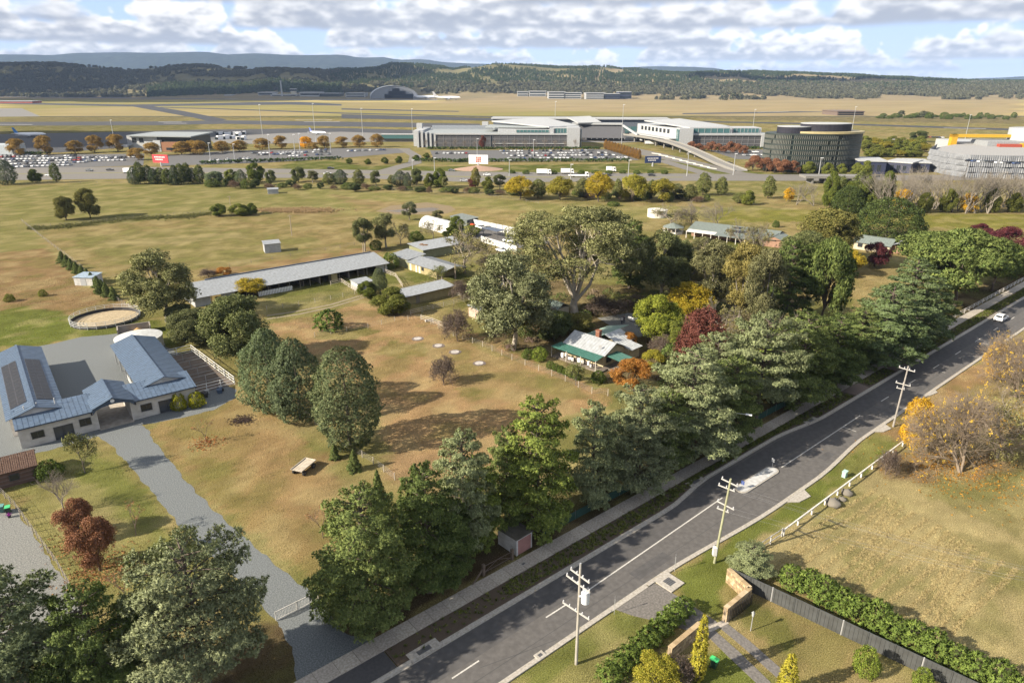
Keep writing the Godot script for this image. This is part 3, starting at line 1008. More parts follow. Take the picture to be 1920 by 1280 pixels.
func road_parts() -> void:
	var asphalt := textured(mat("asphalt", 0.108, 0.102, 0.098, 0.92), noise_tex(0.012, Color(0.82, 0.82, 0.82), Color(1, 1, 1), 8, 1024, 31), 0.09)
	var old := textured(mat("worn_asphalt", 0.19, 0.175, 0.16, 0.95), noise_tex(0.03, Color(0.7, 0.7, 0.7), Color(1, 1, 1), 6, 512, 33), 0.2)
	var concrete := textured(mat("concrete", 0.42, 0.395, 0.355, 0.9), noise_tex(0.02, Color(0.78, 0.77, 0.75), Color(1, 1, 1), 6, 512, 35), 0.25)
	var slab_m := textured(mat("footpath_concrete", 0.44, 0.40, 0.35, 0.9), noise_tex(0.02, Color(0.75, 0.74, 0.72), Color(1, 1, 1), 6, 512, 37), 0.3)
	var slab_m2 := textured(mat("footpath_concrete_pale", 0.49, 0.45, 0.39, 0.9), slab_m.albedo_texture, 0.3)
	var paint := textured(mat("road_paint", 0.72, 0.70, 0.65, 0.7), noise_tex(0.05, Color(0.6, 0.6, 0.6), Color(1, 1, 1), 4, 256, 39), 0.5)
	var iron := mat("cast_iron", 0.10, 0.10, 0.105, 0.6, 0.4)
	var ss := []
	for i in range(-40, 262, 3):
		ss.append(float(i))
	var l := []
	var r := []
	for s in ss:
		l.append([s, left_edge(s)])
		r.append([s, right_edge(s)])
	var outline := l.duplicate()
	var back := r.duplicate()
	back.reverse()
	structure("road", lane(outline + back, -0.2, 0.02), asphalt)
	# kerb and gutter on both sides
	for side in 2:
		var k := Geo.new()
		for i in ss.size() - 1:
			var s0: float = ss[i]
			var s1: float = ss[i + 1]
			if side == 1 and s0 >= 23.0 and s0 < 29.0:
				k.quad(road(s0, right_edge(s0), 0.03), road(s0, right_edge(s0) + 0.62, 0.06), road(s1, right_edge(s1) + 0.62, 0.06), road(s1, right_edge(s1), 0.03))
				continue
			var f: Callable = left_edge if side == 0 else right_edge
			var g := -1.0 if side == 0 else 1.0
			var a0 := road(s0, f.call(s0), 0.025)
			var a1 := road(s1, f.call(s1), 0.025)
			var b0 := road(s0, f.call(s0) + g * 0.30, 0.03)
			var b1 := road(s1, f.call(s1) + g * 0.30, 0.03)
			var c0 := road(s0, f.call(s0) + g * 0.36, 0.15)
			var c1 := road(s1, f.call(s1) + g * 0.36, 0.15)
			var d0 := road(s0, f.call(s0) + g * 0.62, 0.15)
			var d1 := road(s1, f.call(s1) + g * 0.62, 0.15)
			var e0 := road(s0, f.call(s0) + g * 0.62, -0.1)
			var e1 := road(s1, f.call(s1) + g * 0.62, -0.1)
			for q in [[a0, a1, b1, b0], [b0, b1, c1, c0], [c0, c1, d1, d0], [d0, d1, e1, e0]]:
				if side == 0:
					k.quad(q[0], q[1], q[2], q[3])
				else:
					k.quad(q[3], q[2], q[1], q[0])
		structure("kerb", k, concrete)
	# verge: raised bed between kerb and footpath
	var bed := textured(mat("mulch_bed", 0.13, 0.095, 0.065, 1.0), noise_tex(0.06, Color(0.55, 0.55, 0.55), Color(1, 1, 1), 6, 512, 41), 0.4)
	var vb := []
	var vf := []
	for i in range(2, 255, 3):
		vb.append([float(i), left_edge(i) - 0.62])
		vf.append([float(i), -3.2])
	vf.reverse()
	structure("verge_bed", lane(vb + vf, -0.1, 0.12), bed)
	structure("driveway", lane([[-30, -0.62], [1.9, -0.62], [1.9, -3.2], [-30, -3.2]], -0.1, 0.10), textured(mat("new_asphalt", 0.07, 0.068, 0.07, 0.9), asphalt.albedo_texture, 0.2))
	for q in [[96.0, 101.0], [113.0, 120.0]]:
		structure("driveway", lane([[q[0], -0.6], [q[1], -0.6], [q[1] + 0.5, -3.2], [q[0] - 0.5, -3.2]], 0.0, 0.128), textured(mat("drive_gravel_brown", 0.22, 0.17, 0.14, 1.0), old.albedo_texture, 0.4))
	# footpath: poured slabs with tooled joints
	var path := Node3D.new()
	path.name = "footpath"
	add_child(path)
	path.set_meta("kind", "structure")
	var bedding := lane([[-34, -5.2], [260, -5.2], [260, -3.24], [-34, -3.24]], -0.1, 0.10)
	piece("joint_bed", bedding, mat("joint_sand", 0.13, 0.11, 0.09, 1.0), path)
	var slab := Geo.new()
	slab.box(Vector3(0, 0, 0), Vector3(2.065, 0.1, 1.98))
	var sm := slab.mesh()
	for i in 138:
		var s := -33.0 + i * 2.1
		if s > 19.0 and s < 22.0:
			pass
		var o := meshed("slab", sm, slab_m if (i * 7) % 3 else slab_m2, path)
		o.position = road(s, -4.22, 0.095 + 0.006 * float((i * 5) % 3))
		o.rotation.y = yaw_of(Vector3.ZERO, road_d)
	# darker asphalt sheet on the left half of the road, and tarred joints
	var dark_half := lane([[-38, 0.06], [40, 0.06], [52, -0.9], [70, -0.9], [84, 0.06], [255, 0.06], [255, 3.0], [84, 3.05], [64, 1.9], [52, 1.6], [40, 3.0], [-38, 3.45]], 0.018, 0.0225)
	structure("road_patch", dark_half, textured(mat("darker_asphalt", 0.083, 0.08, 0.08, 0.9), asphalt.albedo_texture, 0.07))
	for q in [[-30, 5.3, 60, 5.5], [-30, 1.7, 40, 1.75], [84, 5.0, 240, 4.9], [84, 1.5, 240, 1.45], [8, 4.4, 16, 6.5], [96, 3.4, 99, 6.3]]:
		var j := Geo.new()
		j.ribbon([road(q[0], q[1], 0.0245), road((q[0] + q[2]) * 0.5, (q[1] + q[3]) * 0.5 + 0.06, 0.0245), road(q[2], q[3], 0.0245)], 0.07)
		structure("tar_joint", j, mat("bitumen", 0.05, 0.05, 0.05, 0.8))
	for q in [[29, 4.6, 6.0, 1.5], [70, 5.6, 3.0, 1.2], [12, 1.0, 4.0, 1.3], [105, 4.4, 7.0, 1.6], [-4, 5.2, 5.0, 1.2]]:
		structure("road_patch", lane([[q[0], q[1]], [q[0] + q[2], q[1] + 0.05], [q[0] + q[2], q[1] + q[3]], [q[0] + 0.05, q[1] + q[3]]], 0.019, 0.0235), mat("darker_asphalt"))
	# painted lines
	var marks := [[[5.2, 3.7], [8.4, 3.65]], [[-3.5, 3.7], [-0.4, 3.7]], [[17.2, 3.6], [20.2, 3.6]], [[23.6, 3.55], [50.2, 2.6]], [[63.4, 3.6], [88.7, 3.3]]]
	for a in range(0, 14):
		marks.append([[97.0 + a * 11.4, 3.15], [100.0 + a * 11.4, 3.15]])
	for q in marks:
		var s := Geo.new()
		s.ribbon([road(q[0][0], q[0][1], 0.026), road(q[1][0], q[1][1], 0.026)], 0.16)
		structure("lane_marking", s, paint)
	for q in [82.5, 119.3, 143.0, 176.0]:
		var s := Geo.new()
		s.ribbon([road(q, 3.4, 0.027), road(q + 0.05, 5.5, 0.027)], 0.13)
		structure("lane_marking", s, paint)
	# traffic island
	var isl := thing("traffic_island", "long rounded concrete traffic island in the middle of the road", "traffic island", road(53, 3.2))
	var rim := []
	for i in 25:
		var t := PI * i / 24.0
		rim.append(Vector3(4.7 + 4.7 * 0.0, 0, 0))
	var ring := func(grow_: float) -> Array:
		var p := []
		for i in 13:
			var t := PI * 0.5 + PI * i / 12.0
			p.append(road(1.0 + cos(t) * (1.0 + grow_), -0.02 + sin(t) * (0.95 + grow_)) - road_o)
		for i in 13:
			var t := -PI * 0.5 + PI * i / 12.0
			p.append(road(8.4 + cos(t) * (1.0 + grow_), 0.0 + sin(t) * (0.95 + grow_)) - road_o)
		return p
	var s1 := Geo.new()
	s1.prism(ring.call(0.0), 0.0, 0.15)
	piece("kerb_ring", s1, concrete, isl)
	var s2 := Geo.new()
	s2.prism(ring.call(-0.22), 0.1, 0.175)
	piece("infill", s2, rough_paint("island_concrete", 0.52, 0.53, 0.54, 0.9), isl)
	# drain inlets, pits and lids
	var pit := func(called: String, label: String, s: float, n: float, w: float, d: float, grate: bool) -> void:
		var t := thing(called, label, "drain", road(s, n), yaw_of(Vector3.ZERO, road_d))
		var a := Geo.new()
		a.block(Vector3(-w * 0.5, 0, -d * 0.5), Vector3(w * 0.5, 0.158, d * 0.5))
		piece("concrete_surround", a, concrete, t)
		var b := Geo.new()
		b.block(Vector3(-w * 0.22, 0.1, -d * 0.22), Vector3(w * 0.22, 0.166, d * 0.22))
		var lid := piece("lid", b, iron, t)
		if grate:
			for k in 4:
				var c := Geo.new()
				c.block(Vector3(-w * 0.2, 0.164, -d * 0.18 + k * d * 0.1), Vector3(w * 0.2, 0.178, -d * 0.18 + k * d * 0.1 + d * 0.04))
				piece("grate_bar", c, mat("steel_dark", 0.18, 0.18, 0.18, 0.5, 0.6), lid)
	pit.call("kerb_inlet", "large kerb drain inlet with dark lid beside the driveway crossover", 5.0, -0.75, 3.4, 1.3, true)
	pit.call("kerb_inlet", "kerb drain inlet opposite the traffic island on the footpath side", 50.6, -2.0, 3.2, 1.3, true)
	pit.call("kerb_inlet", "small square gutter grate in the kerb near the transformer pole", 13.3, 7.0, 1.0, 0.8, true)
	pit.call("kerb_inlet", "kerb drain inlet on the footpath side beyond the island", 80.5, -1.0, 3.0, 1.1, true)
	pit.call("service_pit", "large white concrete pad with dark square lid beside the asphalt driveway", 31.3, 8.5, 2.3, 2.4, true)
	pit.call("service_pit", "dark square lid set in the footpath near the pink-doored shed", 20.8, -4.2, 0.9, 0.6, false)
	# concrete aprons that jut from the right kerb
	for q in [[58.0, 9.6, 4.6], [86.5, 8.2, 4.0], [107.0, 7.6, 4.2]]:
		var s := lane([[q[0] - q[2] * 0.5, right_edge(q[0]) + 0.6], [q[0] + q[2] * 0.5, right_edge(q[0]) + 0.6], [q[0] + q[2] * 0.32, q[1] + 0.5], [q[0] - q[2] * 0.2, q[1] + 0.2]], -0.05, 0.13)
		structure("kerb_apron", s, concrete)
	# asphalt drive on the right and its gravel wheel tracks
	structure("driveway", lane([[23.6, 7.47], [30.0, 7.47], [30.2, 9.5], [30.3, 12], [30.3, 15.4], [27.6, 15.6], [26.6, 13.2], [25.4, 11], [24.3, 9.2]], -0.1, 0.035), old)
	structure("driveway_track", lane([[28.0, 15.6], [29.2, 15.6], [28.6, 19], [27.4, 24], [26.6, 32], [25.4, 32], [26.2, 24], [27.2, 19]], -0.1, 0.03), old)
	structure("driveway_track", lane([[29.9, 15.5], [31.0, 15.6], [30.6, 19], [29.6, 24], [28.8, 32], [27.7, 32], [28.4, 24], [29.4, 19]], -0.1, 0.03), old)
	var thresh := lane([[26.9, 14.7], [31.2, 15.7], [31.1, 16.3], [26.8, 15.4]], -0.1, 0.05)
	structure("gate_threshold", thresh, slab_m)

# gravel areas of the farms
func yards() -> void:
	var gravel := textured(mat("blue_gravel", 0.215, 0.232, 0.238, 1.0), noise_tex(0.03, Color(0.55, 0.56, 0.56), Color(1, 1, 1), 6, 1024, 51), 0.16)
	var pale := textured(mat("pale_gravel", 0.29, 0.29, 0.27, 1.0), gravel.albedo_texture, 0.14)
	var sheet := func(called: String, pts: Array, lift: float, m: Material) -> void:
		var w := []
		for i in pts.size():
			var a := spot(pts[i][0], pts[i][1])
			var b := spot(pts[(i + 1) % pts.size()][0], pts[(i + 1) % pts.size()][1])
			var n := int(a.distance_to(b) / 0.8) + 1
			for k in n:
				var q := a.lerp(b, float(k) / n)
				w.append(q + Vector3(land_noise.get_noise_2d(q.x * 60.0, q.z * 60.0), 0, land_noise.get_noise_2d(q.z * 60.0, q.x * 60.0)) * 0.55)
		var s := Geo.new()
		s.prism(w, lift - 0.02, lift)
		pave(w)
		structure(called, s, m)
	sheet.call("gravel_drive", [[182, 818], [215, 842], [250, 882], [290, 932], [335, 985], [380, 1030], [430, 1075], [480, 1120], [520, 1165], [548, 1235], [560, 1290], [700, 1205], [668, 1196], [640, 1178], [600, 1128], [560, 1092], [510, 1052], [455, 1006], [395, 950], [345, 897], [300, 842], [270, 800], [262, 795]], 0.014, gravel)
	sheet.call("gravel_yard", [[-80, 960], [-20, 880], [30, 858], [100, 842], [185, 818], [262, 797], [330, 785], [400, 768], [443, 745], [440, 730], [405, 715], [330, 660], [300, 640], [250, 622], [150, 632], [50, 655], [-100, 700]], 0.010, gravel)
	sheet.call("gravel_yard", [[-80, 945], [0, 952], [30, 955], [60, 1000], [95, 1050], [130, 1098], [160, 1150], [180, 1240], [-80, 1240]], 0.012, pale)
	# yard behind the white screen fence
	sheet.call("asphalt_yard", [[868, 412], [900, 422], [990, 440], [1030, 452], [1000, 470], [940, 458], [880, 445], [850, 430]], 0.012, mat("asphalt"))
	sheet.call("gravel_court", [[1120, 596], [1180, 586], [1240, 592], [1260, 615], [1200, 632], [1160, 620]], 0.012, pale)
	# wheel tracks past the long shed
	var track := textured(mat("dirt_track", 0.36, 0.29, 0.19, 1.0), gravel.albedo_texture, 0.3)
	for k in 2:
		var s := Geo.new()
		var pts := [[500, 592 + k * 6], [560, 583 + k * 6], [620, 571 + k * 5], [670, 556 + k * 5], [700, 548 + k * 4]]
		var w := []
		for q in pts:
			w.append(spot(q[0], q[1]) + Vector3.UP * 0.016)
		s.ribbon(w, 0.9)
		structure("dirt_track", s, track)
	# farm dam
	var water := mat("dam_water", 0.11, 0.085, 0.055, 0.35)
	sheet.call("water", [[724, 395], [770, 391], [812, 389], [824, 391], [815, 396], [780, 398], [745, 398]], 0.02, water)
	sheet.call("dam_bank", [[705, 396], [730, 386], [800, 379], [845, 386], [855, 393], [838, 400], [815, 400], [800, 402], [745, 402]], 0.008, textured(mat("clay_bank", 0.30, 0.22, 0.115, 1.0), gravel.albedo_texture, 0.1))

# ---------------------------------------------------------------- trees and shrubs
# [kind, name, foot x, foot y, top row, spread, label, tint]
func plant_all(list: Array, group := "", cat := "tree") -> void:
	for t in list:
		grow(t[0], t[1], t[2], t[3], t[4], t[5], t[6], group, t[7] if t.size() > 7 else null, cat)

func planting() -> void:
	var sun_green := tinted("needle_foliage_fresh", 1.25, 1.25, 0.9)
	var frost := tinted("needle_foliage_frost", 1.08, 1.1, 1.05)
	var dusk := tinted("needle_foliage_dusk", 0.75, 0.8, 0.75)
	var leaf_dull := tinted("leaf_foliage_dull", 0.85, 0.82, 0.9, "leaf_foliage")
	var leaf_dark := tinted("leaf_foliage_dark", 0.7, 0.76, 0.7, "leaf_foliage")
	var leaf_warm := tinted("leaf_foliage_warm", 1.25, 1.05, 0.8, "leaf_foliage")
	var leaf_grey := tinted("leaf_foliage_grey", 0.88, 0.93, 1.1, "leaf_foliage")
	plant_all([
		["blue_cedar_a", "cedar_tree", 60, 1400, 1090, 332, "huge dark cedar filling the bottom corner by the pale gravel", dusk],
		["green_cedar_b", "cedar_tree", 215, 1370, 1090, 199, "dark green cedar squeezed between the two corner cedars", dusk],
		["blue_cedar_c", "cedar_tree", 395, 1305, 1000, 290, "silvery grey cedar with open bare limbs beside the gravel drive"],
		["green_cedar_b", "cedar_tree", 692, 1172, 905, 216, "broad green cedar spreading beside the white driveway gate"],
		["green_cedar_a", "cedar_tree", 805, 1110, 872, 158, "dark green cedar between the driveway cedar and the pink-doored shed", dusk],
		["blue_cedar_b", "cedar_tree", 872, 1052, 800, 137, "pale silver topped cedar behind the rusty road gate", frost],
		["green_cedar_a", "cedar_tree", 900, 1030, 850, 108, "yellow tinged cedar leaning over the pink-doored shed", sun_green],
		["green_cedar_a", "cedar_tree", 1008, 995, 742, 170, "tall bushy yellow-green cedar with a rounded top beside the shed", sun_green],
		["blue_cedar_b", "cedar_tree", 1108, 952, 750, 112, "slim pale cedar between the yellow-green and blue-grey cedars", frost],
		["blue_cedar_a", "cedar_tree", 1195, 915, 722, 158, "blue-grey cedar with dark base by the footpath"],
		["blue_cedar_a", "cedar_tree", 1290, 862, 648, 199, "wide frosted blue cedar behind the street lamp", frost],
		["green_cedar_b", "cedar_tree", 1362, 835, 664, 124, "green cedar just beyond the street lamp"],
		["blue_cedar_c", "cedar_tree", 1415, 800, 578, 174, "grey-green cedar with pale sprays next to the red tree", frost],
		["green_cedar_b", "cedar_tree", 1495, 760, 582, 149, "dark bushy cedar halfway along the roadside row"],
		["green_cedar_a", "cedar_tree", 1560, 728, 588, 116, "dark pointed cedar left of the great layered cedar", dusk],
		["deodar_a", "cedar_tree", 1645, 680, 528, 178, "great blue-green layered cedar over the footpath", frost],
		["deodar_a", "cedar_tree", 1700, 645, 482, 158, "tall layered cedar behind the great blue-green one"],
		["green_cedar_b", "cedar_tree", 1745, 622, 520, 83, "dark cedar at the near end of the white rail fence"],
		["pine_broad", "pine_tree", 1790, 575, 425, 183, "broad spreading pine behind the roadside rail fence"],
		["pine_broad", "pine_tree", 1860, 545, 450, 108, "dark pine near the far end of the rail fence"],
		["broad_a", "round_tree", 1905, 518, 470, 55, "low round tree at the far end of the footpath"],
		["spruce_a", "spruce_tree", 715, 1000, 878, 58, "pointed young spruce behind the broad driveway cedar"],
		["spruce_a", "spruce_tree", 782, 985, 868, 66, "second pointed spruce above the dark driveway cedars", dusk],
		["green_cedar_b", "cedar_tree", 842, 1085, 930, 120, "low dark cedar filling in behind the rusty gate", dusk],
		["green_cedar_a", "cedar_tree", 950, 990, 800, 110, "dark cedar between the silver-topped and yellow-green cedars"],
		["blue_cedar_b", "cedar_tree", 1150, 915, 770, 100, "low grey cedar beside the slim pale one", frost],
		["green_cedar_b", "cedar_tree", 1245, 880, 730, 120, "green cedar wedged between two blue cedars"],
		["blue_cedar_a", "cedar_tree", 1325, 800, 620, 150, "pale cedar behind the wide frosted one", frost],
		["green_cedar_a", "cedar_tree", 1455, 745, 610, 120, "green cedar behind the grey-green sprays", sun_green],
		["green_cedar_b", "cedar_tree", 1525, 715, 590, 120, "bushy cedar behind the dark halfway cedar"],
		["green_cedar_a", "cedar_tree", 1600, 690, 575, 110, "green cedar just before the great layered one"],
		["round_bush", "roadside_shrub", 625, 1160, 1105, 51, "dark evergreen shrub beside the white driveway gate", leaf_dark],
	], "conifers lining the footpath")
	# stables side
	plant_all([
		["wattle_a", "round_tree", 124, 413, 366, 40, "smaller of the two round trees alone in the upper paddock", leaf_warm],
		["wattle_a", "round_tree", 168, 408, 351, 44, "larger of the two round trees alone in the upper paddock", leaf_warm],
		["gum_a", "gum_tree", 312, 602, 465, 140, "tall olive gum standing at the end of the long shed"],
		["wattle_a", "wattle_tree", 365, 645, 580, 98, "rounded grey-green wattle behind the horse yard", leaf_dull],
		["wattle_a", "wattle_tree", 452, 682, 553, 140, "large olive wattle between the stables and the blue cypresses"],
		["wattle_a", "wattle_tree", 340, 612, 570, 60, "bushy low growth at the foot of the tall olive gum", leaf_dull],
		["lime", "autumn_tree", 465, 553, 521, 72, "yellow-green autumn tree in front of the long shed", leaf_warm],
		["autumn_orange", "autumn_shrub", 420, 517, 501, 36, "orange shrub peeping over the long shed roof"],
		["bare_c", "bare_shrub", 390, 520, 500, 40, "leafless brown shrub beside the orange one behind the shed"],
		["cypress_b", "cypress_tree", 512, 765, 613, 128, "blue-green dense cypress farthest left of the paddock three", frost],
		["cypress_b", "cypress_tree", 562, 785, 632, 125, "olive dense cypress in the middle of the paddock three"],
		["cypress_a", "cypress_tree", 656, 838, 652, 142, "tallest dense cypress of the paddock three, with a long shadow"],
		["spruce_a", "young_spruce", 628, 860, 832, 26, "tiny spruce at the foot of the tallest paddock cypress"],
		["spruce_a", "young_spruce", 664, 882, 842, 34, "young spruce beside the wire fence near the cart"],
		["hedge_bush", "spreading_juniper", 618, 618, 576, 66, "dark spreading juniper alone on the bare slope", leaf_dark],
		["sapling", "young_tree", 387, 829, 785, 34, "leafless young tree on the lawn in front of the stables"],
		["airy_tree", "young_tree", 160, 886, 810, 62, "leafy small tree at the corner of the stable lawn", leaf_dull],
		["bare_a", "bare_tree", 122, 965, 880, 85, "leafless grey tree behind the two russet trees"],
		["autumn_russet", "maple_tree", 148, 1010, 935, 72, "farther of the two russet maples on the left lawn"],
		["autumn_russet", "maple_tree", 186, 1070, 970, 88, "nearer of the two russet maples on the left lawn"],
		["sapling", "young_tree", 256, 1003, 940, 40, "thin sapling with a bright leaf beside the gravel drive"],
		["sapling", "young_tree", 236, 1125, 1065, 48, "bare sapling behind the silvery grey cedar"],
		["sapling", "young_tree", 606, 1010, 948, 40, "bare sapling on the dry lawn left of the broad cedar"],
		["round_bush", "dark_shrub", 95, 895, 862, 52, "dark shrub growing against the old rusty barn", leaf_dark],
		["round_bush", "dead_shrub", 18, 565, 550, 22, "small brown bush nearest the edge of the left field", leaf_warm],
		["round_bush", "dead_shrub", 80, 555, 542, 18, "small brown bush on its own in the left field", leaf_warm],
		["bare_c", "young_tree", 832, 722, 663, 62, "lone twiggy tree in the middle of the brown paddock"],
	])
	for q in [[336, 767, 736, 34, "lime yellow bush against the stable wall nearest the sliding door"], [369, 761, 733, 35, "lime yellow bush at the far end of the stable wall"]]:
		grow("round_bush", "lime_bush", q[0], q[1], q[2], q[3], q[4], "", tinted("leaf_foliage_lime", 2.2, 1.7, 0.4, "leaf_foliage"), "shrub")
	for k in 9:
		grow("spruce_a", "young_pine", 116 + k * 9.5, 492 + k * 6.6, 470 + k * 6.6, 24, "%s dark young pine from the top of the row beside the paddock hut" % nth(k), "young pines beside the paddock hut", null)
	for k in 3:
		grow("spruce_a", "young_pine", 186 + k * 14, 550 + k * 6, 522 + k * 7, 24, "%s dark young pine below the white paddock hut" % nth(k), "young pines below the paddock hut", null)
	# sheds, dam and middle farm
	plant_all([
		["cypress_a", "pencil_cypress", 713, 556, 502, 32, "dark pencil-shaped cypress beside the small white shed"],
		["broad_a", "round_tree", 736, 587, 538, 80, "spreading green tree in front of the low ochre shed", leaf_dull],
		["broad_a", "round_tree", 690, 560, 526, 40, "dark tree tucked behind the spreading green tree", leaf_dark],
		["bare_c", "plum_tree", 866, 560, 518, 56, "round purple-brown tree at the end of the low ochre shed"],
		["autumn_orange", "autumn_tree", 793, 477, 457, 32, "small orange autumn tree between the green sheds"],
		["bare_b", "bare_tree", 872, 512, 422, 120, "wide leafless tree behind the farm sheds"],
		["bare_c", "bare_shrub", 915, 505, 475, 60, "brown thicket to the right of the wide leafless tree"],
		["airy_tree", "round_tree", 822, 532, 498, 44, "pale green shrub tree in front of the veranda shed"],
		["round_bush", "hedge_shrub", 732, 502, 472, 40, "green shrub at the end of the long shed"],
		["gum_b", "gum_tree", 684, 471, 406, 44, "dark gum beside the power pole above the long shed", leaf_dark],
		["gum_b", "gum_tree", 724, 464, 397, 50, "tall gum in the middle of the three below the dam"],
		["bare_b", "bare_tree", 752, 460, 412, 42, "thin half-bare gum right of the tall gum"],
		["gum_b", "gum_tree", 768, 412, 377, 32, "small gum at the water's edge of the dam", leaf_grey],
		["bare_b", "bare_tree", 812, 448, 408, 44, "twiggy dark tree in front of the white polytunnel"],
		["gum_b", "gum_tree", 822, 414, 393, 28, "little gum behind the polytunnel", leaf_dull],
		["broad_a", "round_tree", 856, 436, 404, 36, "dark blue-green tree at the end of the polytunnel", leaf_dark],
		["broad_a", "round_tree", 845, 448, 425, 36, "dark bushes in front of the polytunnel end", leaf_dark],
		["broad_a", "round_tree", 884, 442, 422, 40, "olive bushes beside the asphalt yard"],
		["round_bush", "dark_shrub", 780, 452, 432, 34, "dark bush in front of the polytunnel side", leaf_dark],
		["round_bush", "dark_shrub", 705, 468, 448, 26, "dark bush under the gums above the long shed", leaf_dark],
		["broad_a", "round_tree", 411, 405, 381, 34, "dark bush left of the small pump shed in the paddock", leaf_dark],
		["broad_a", "round_tree", 450, 404, 381, 40, "dark bush cluster below the lone pole in the paddock"],
		["broad_a", "round_tree", 472, 402, 380, 26, "narrow dark bush at the end of the paddock cluster", leaf_dark],
		["bare_c", "plum_tree", 858, 640, 575, 70, "low brown plum tree inside the garden fence"],
	])
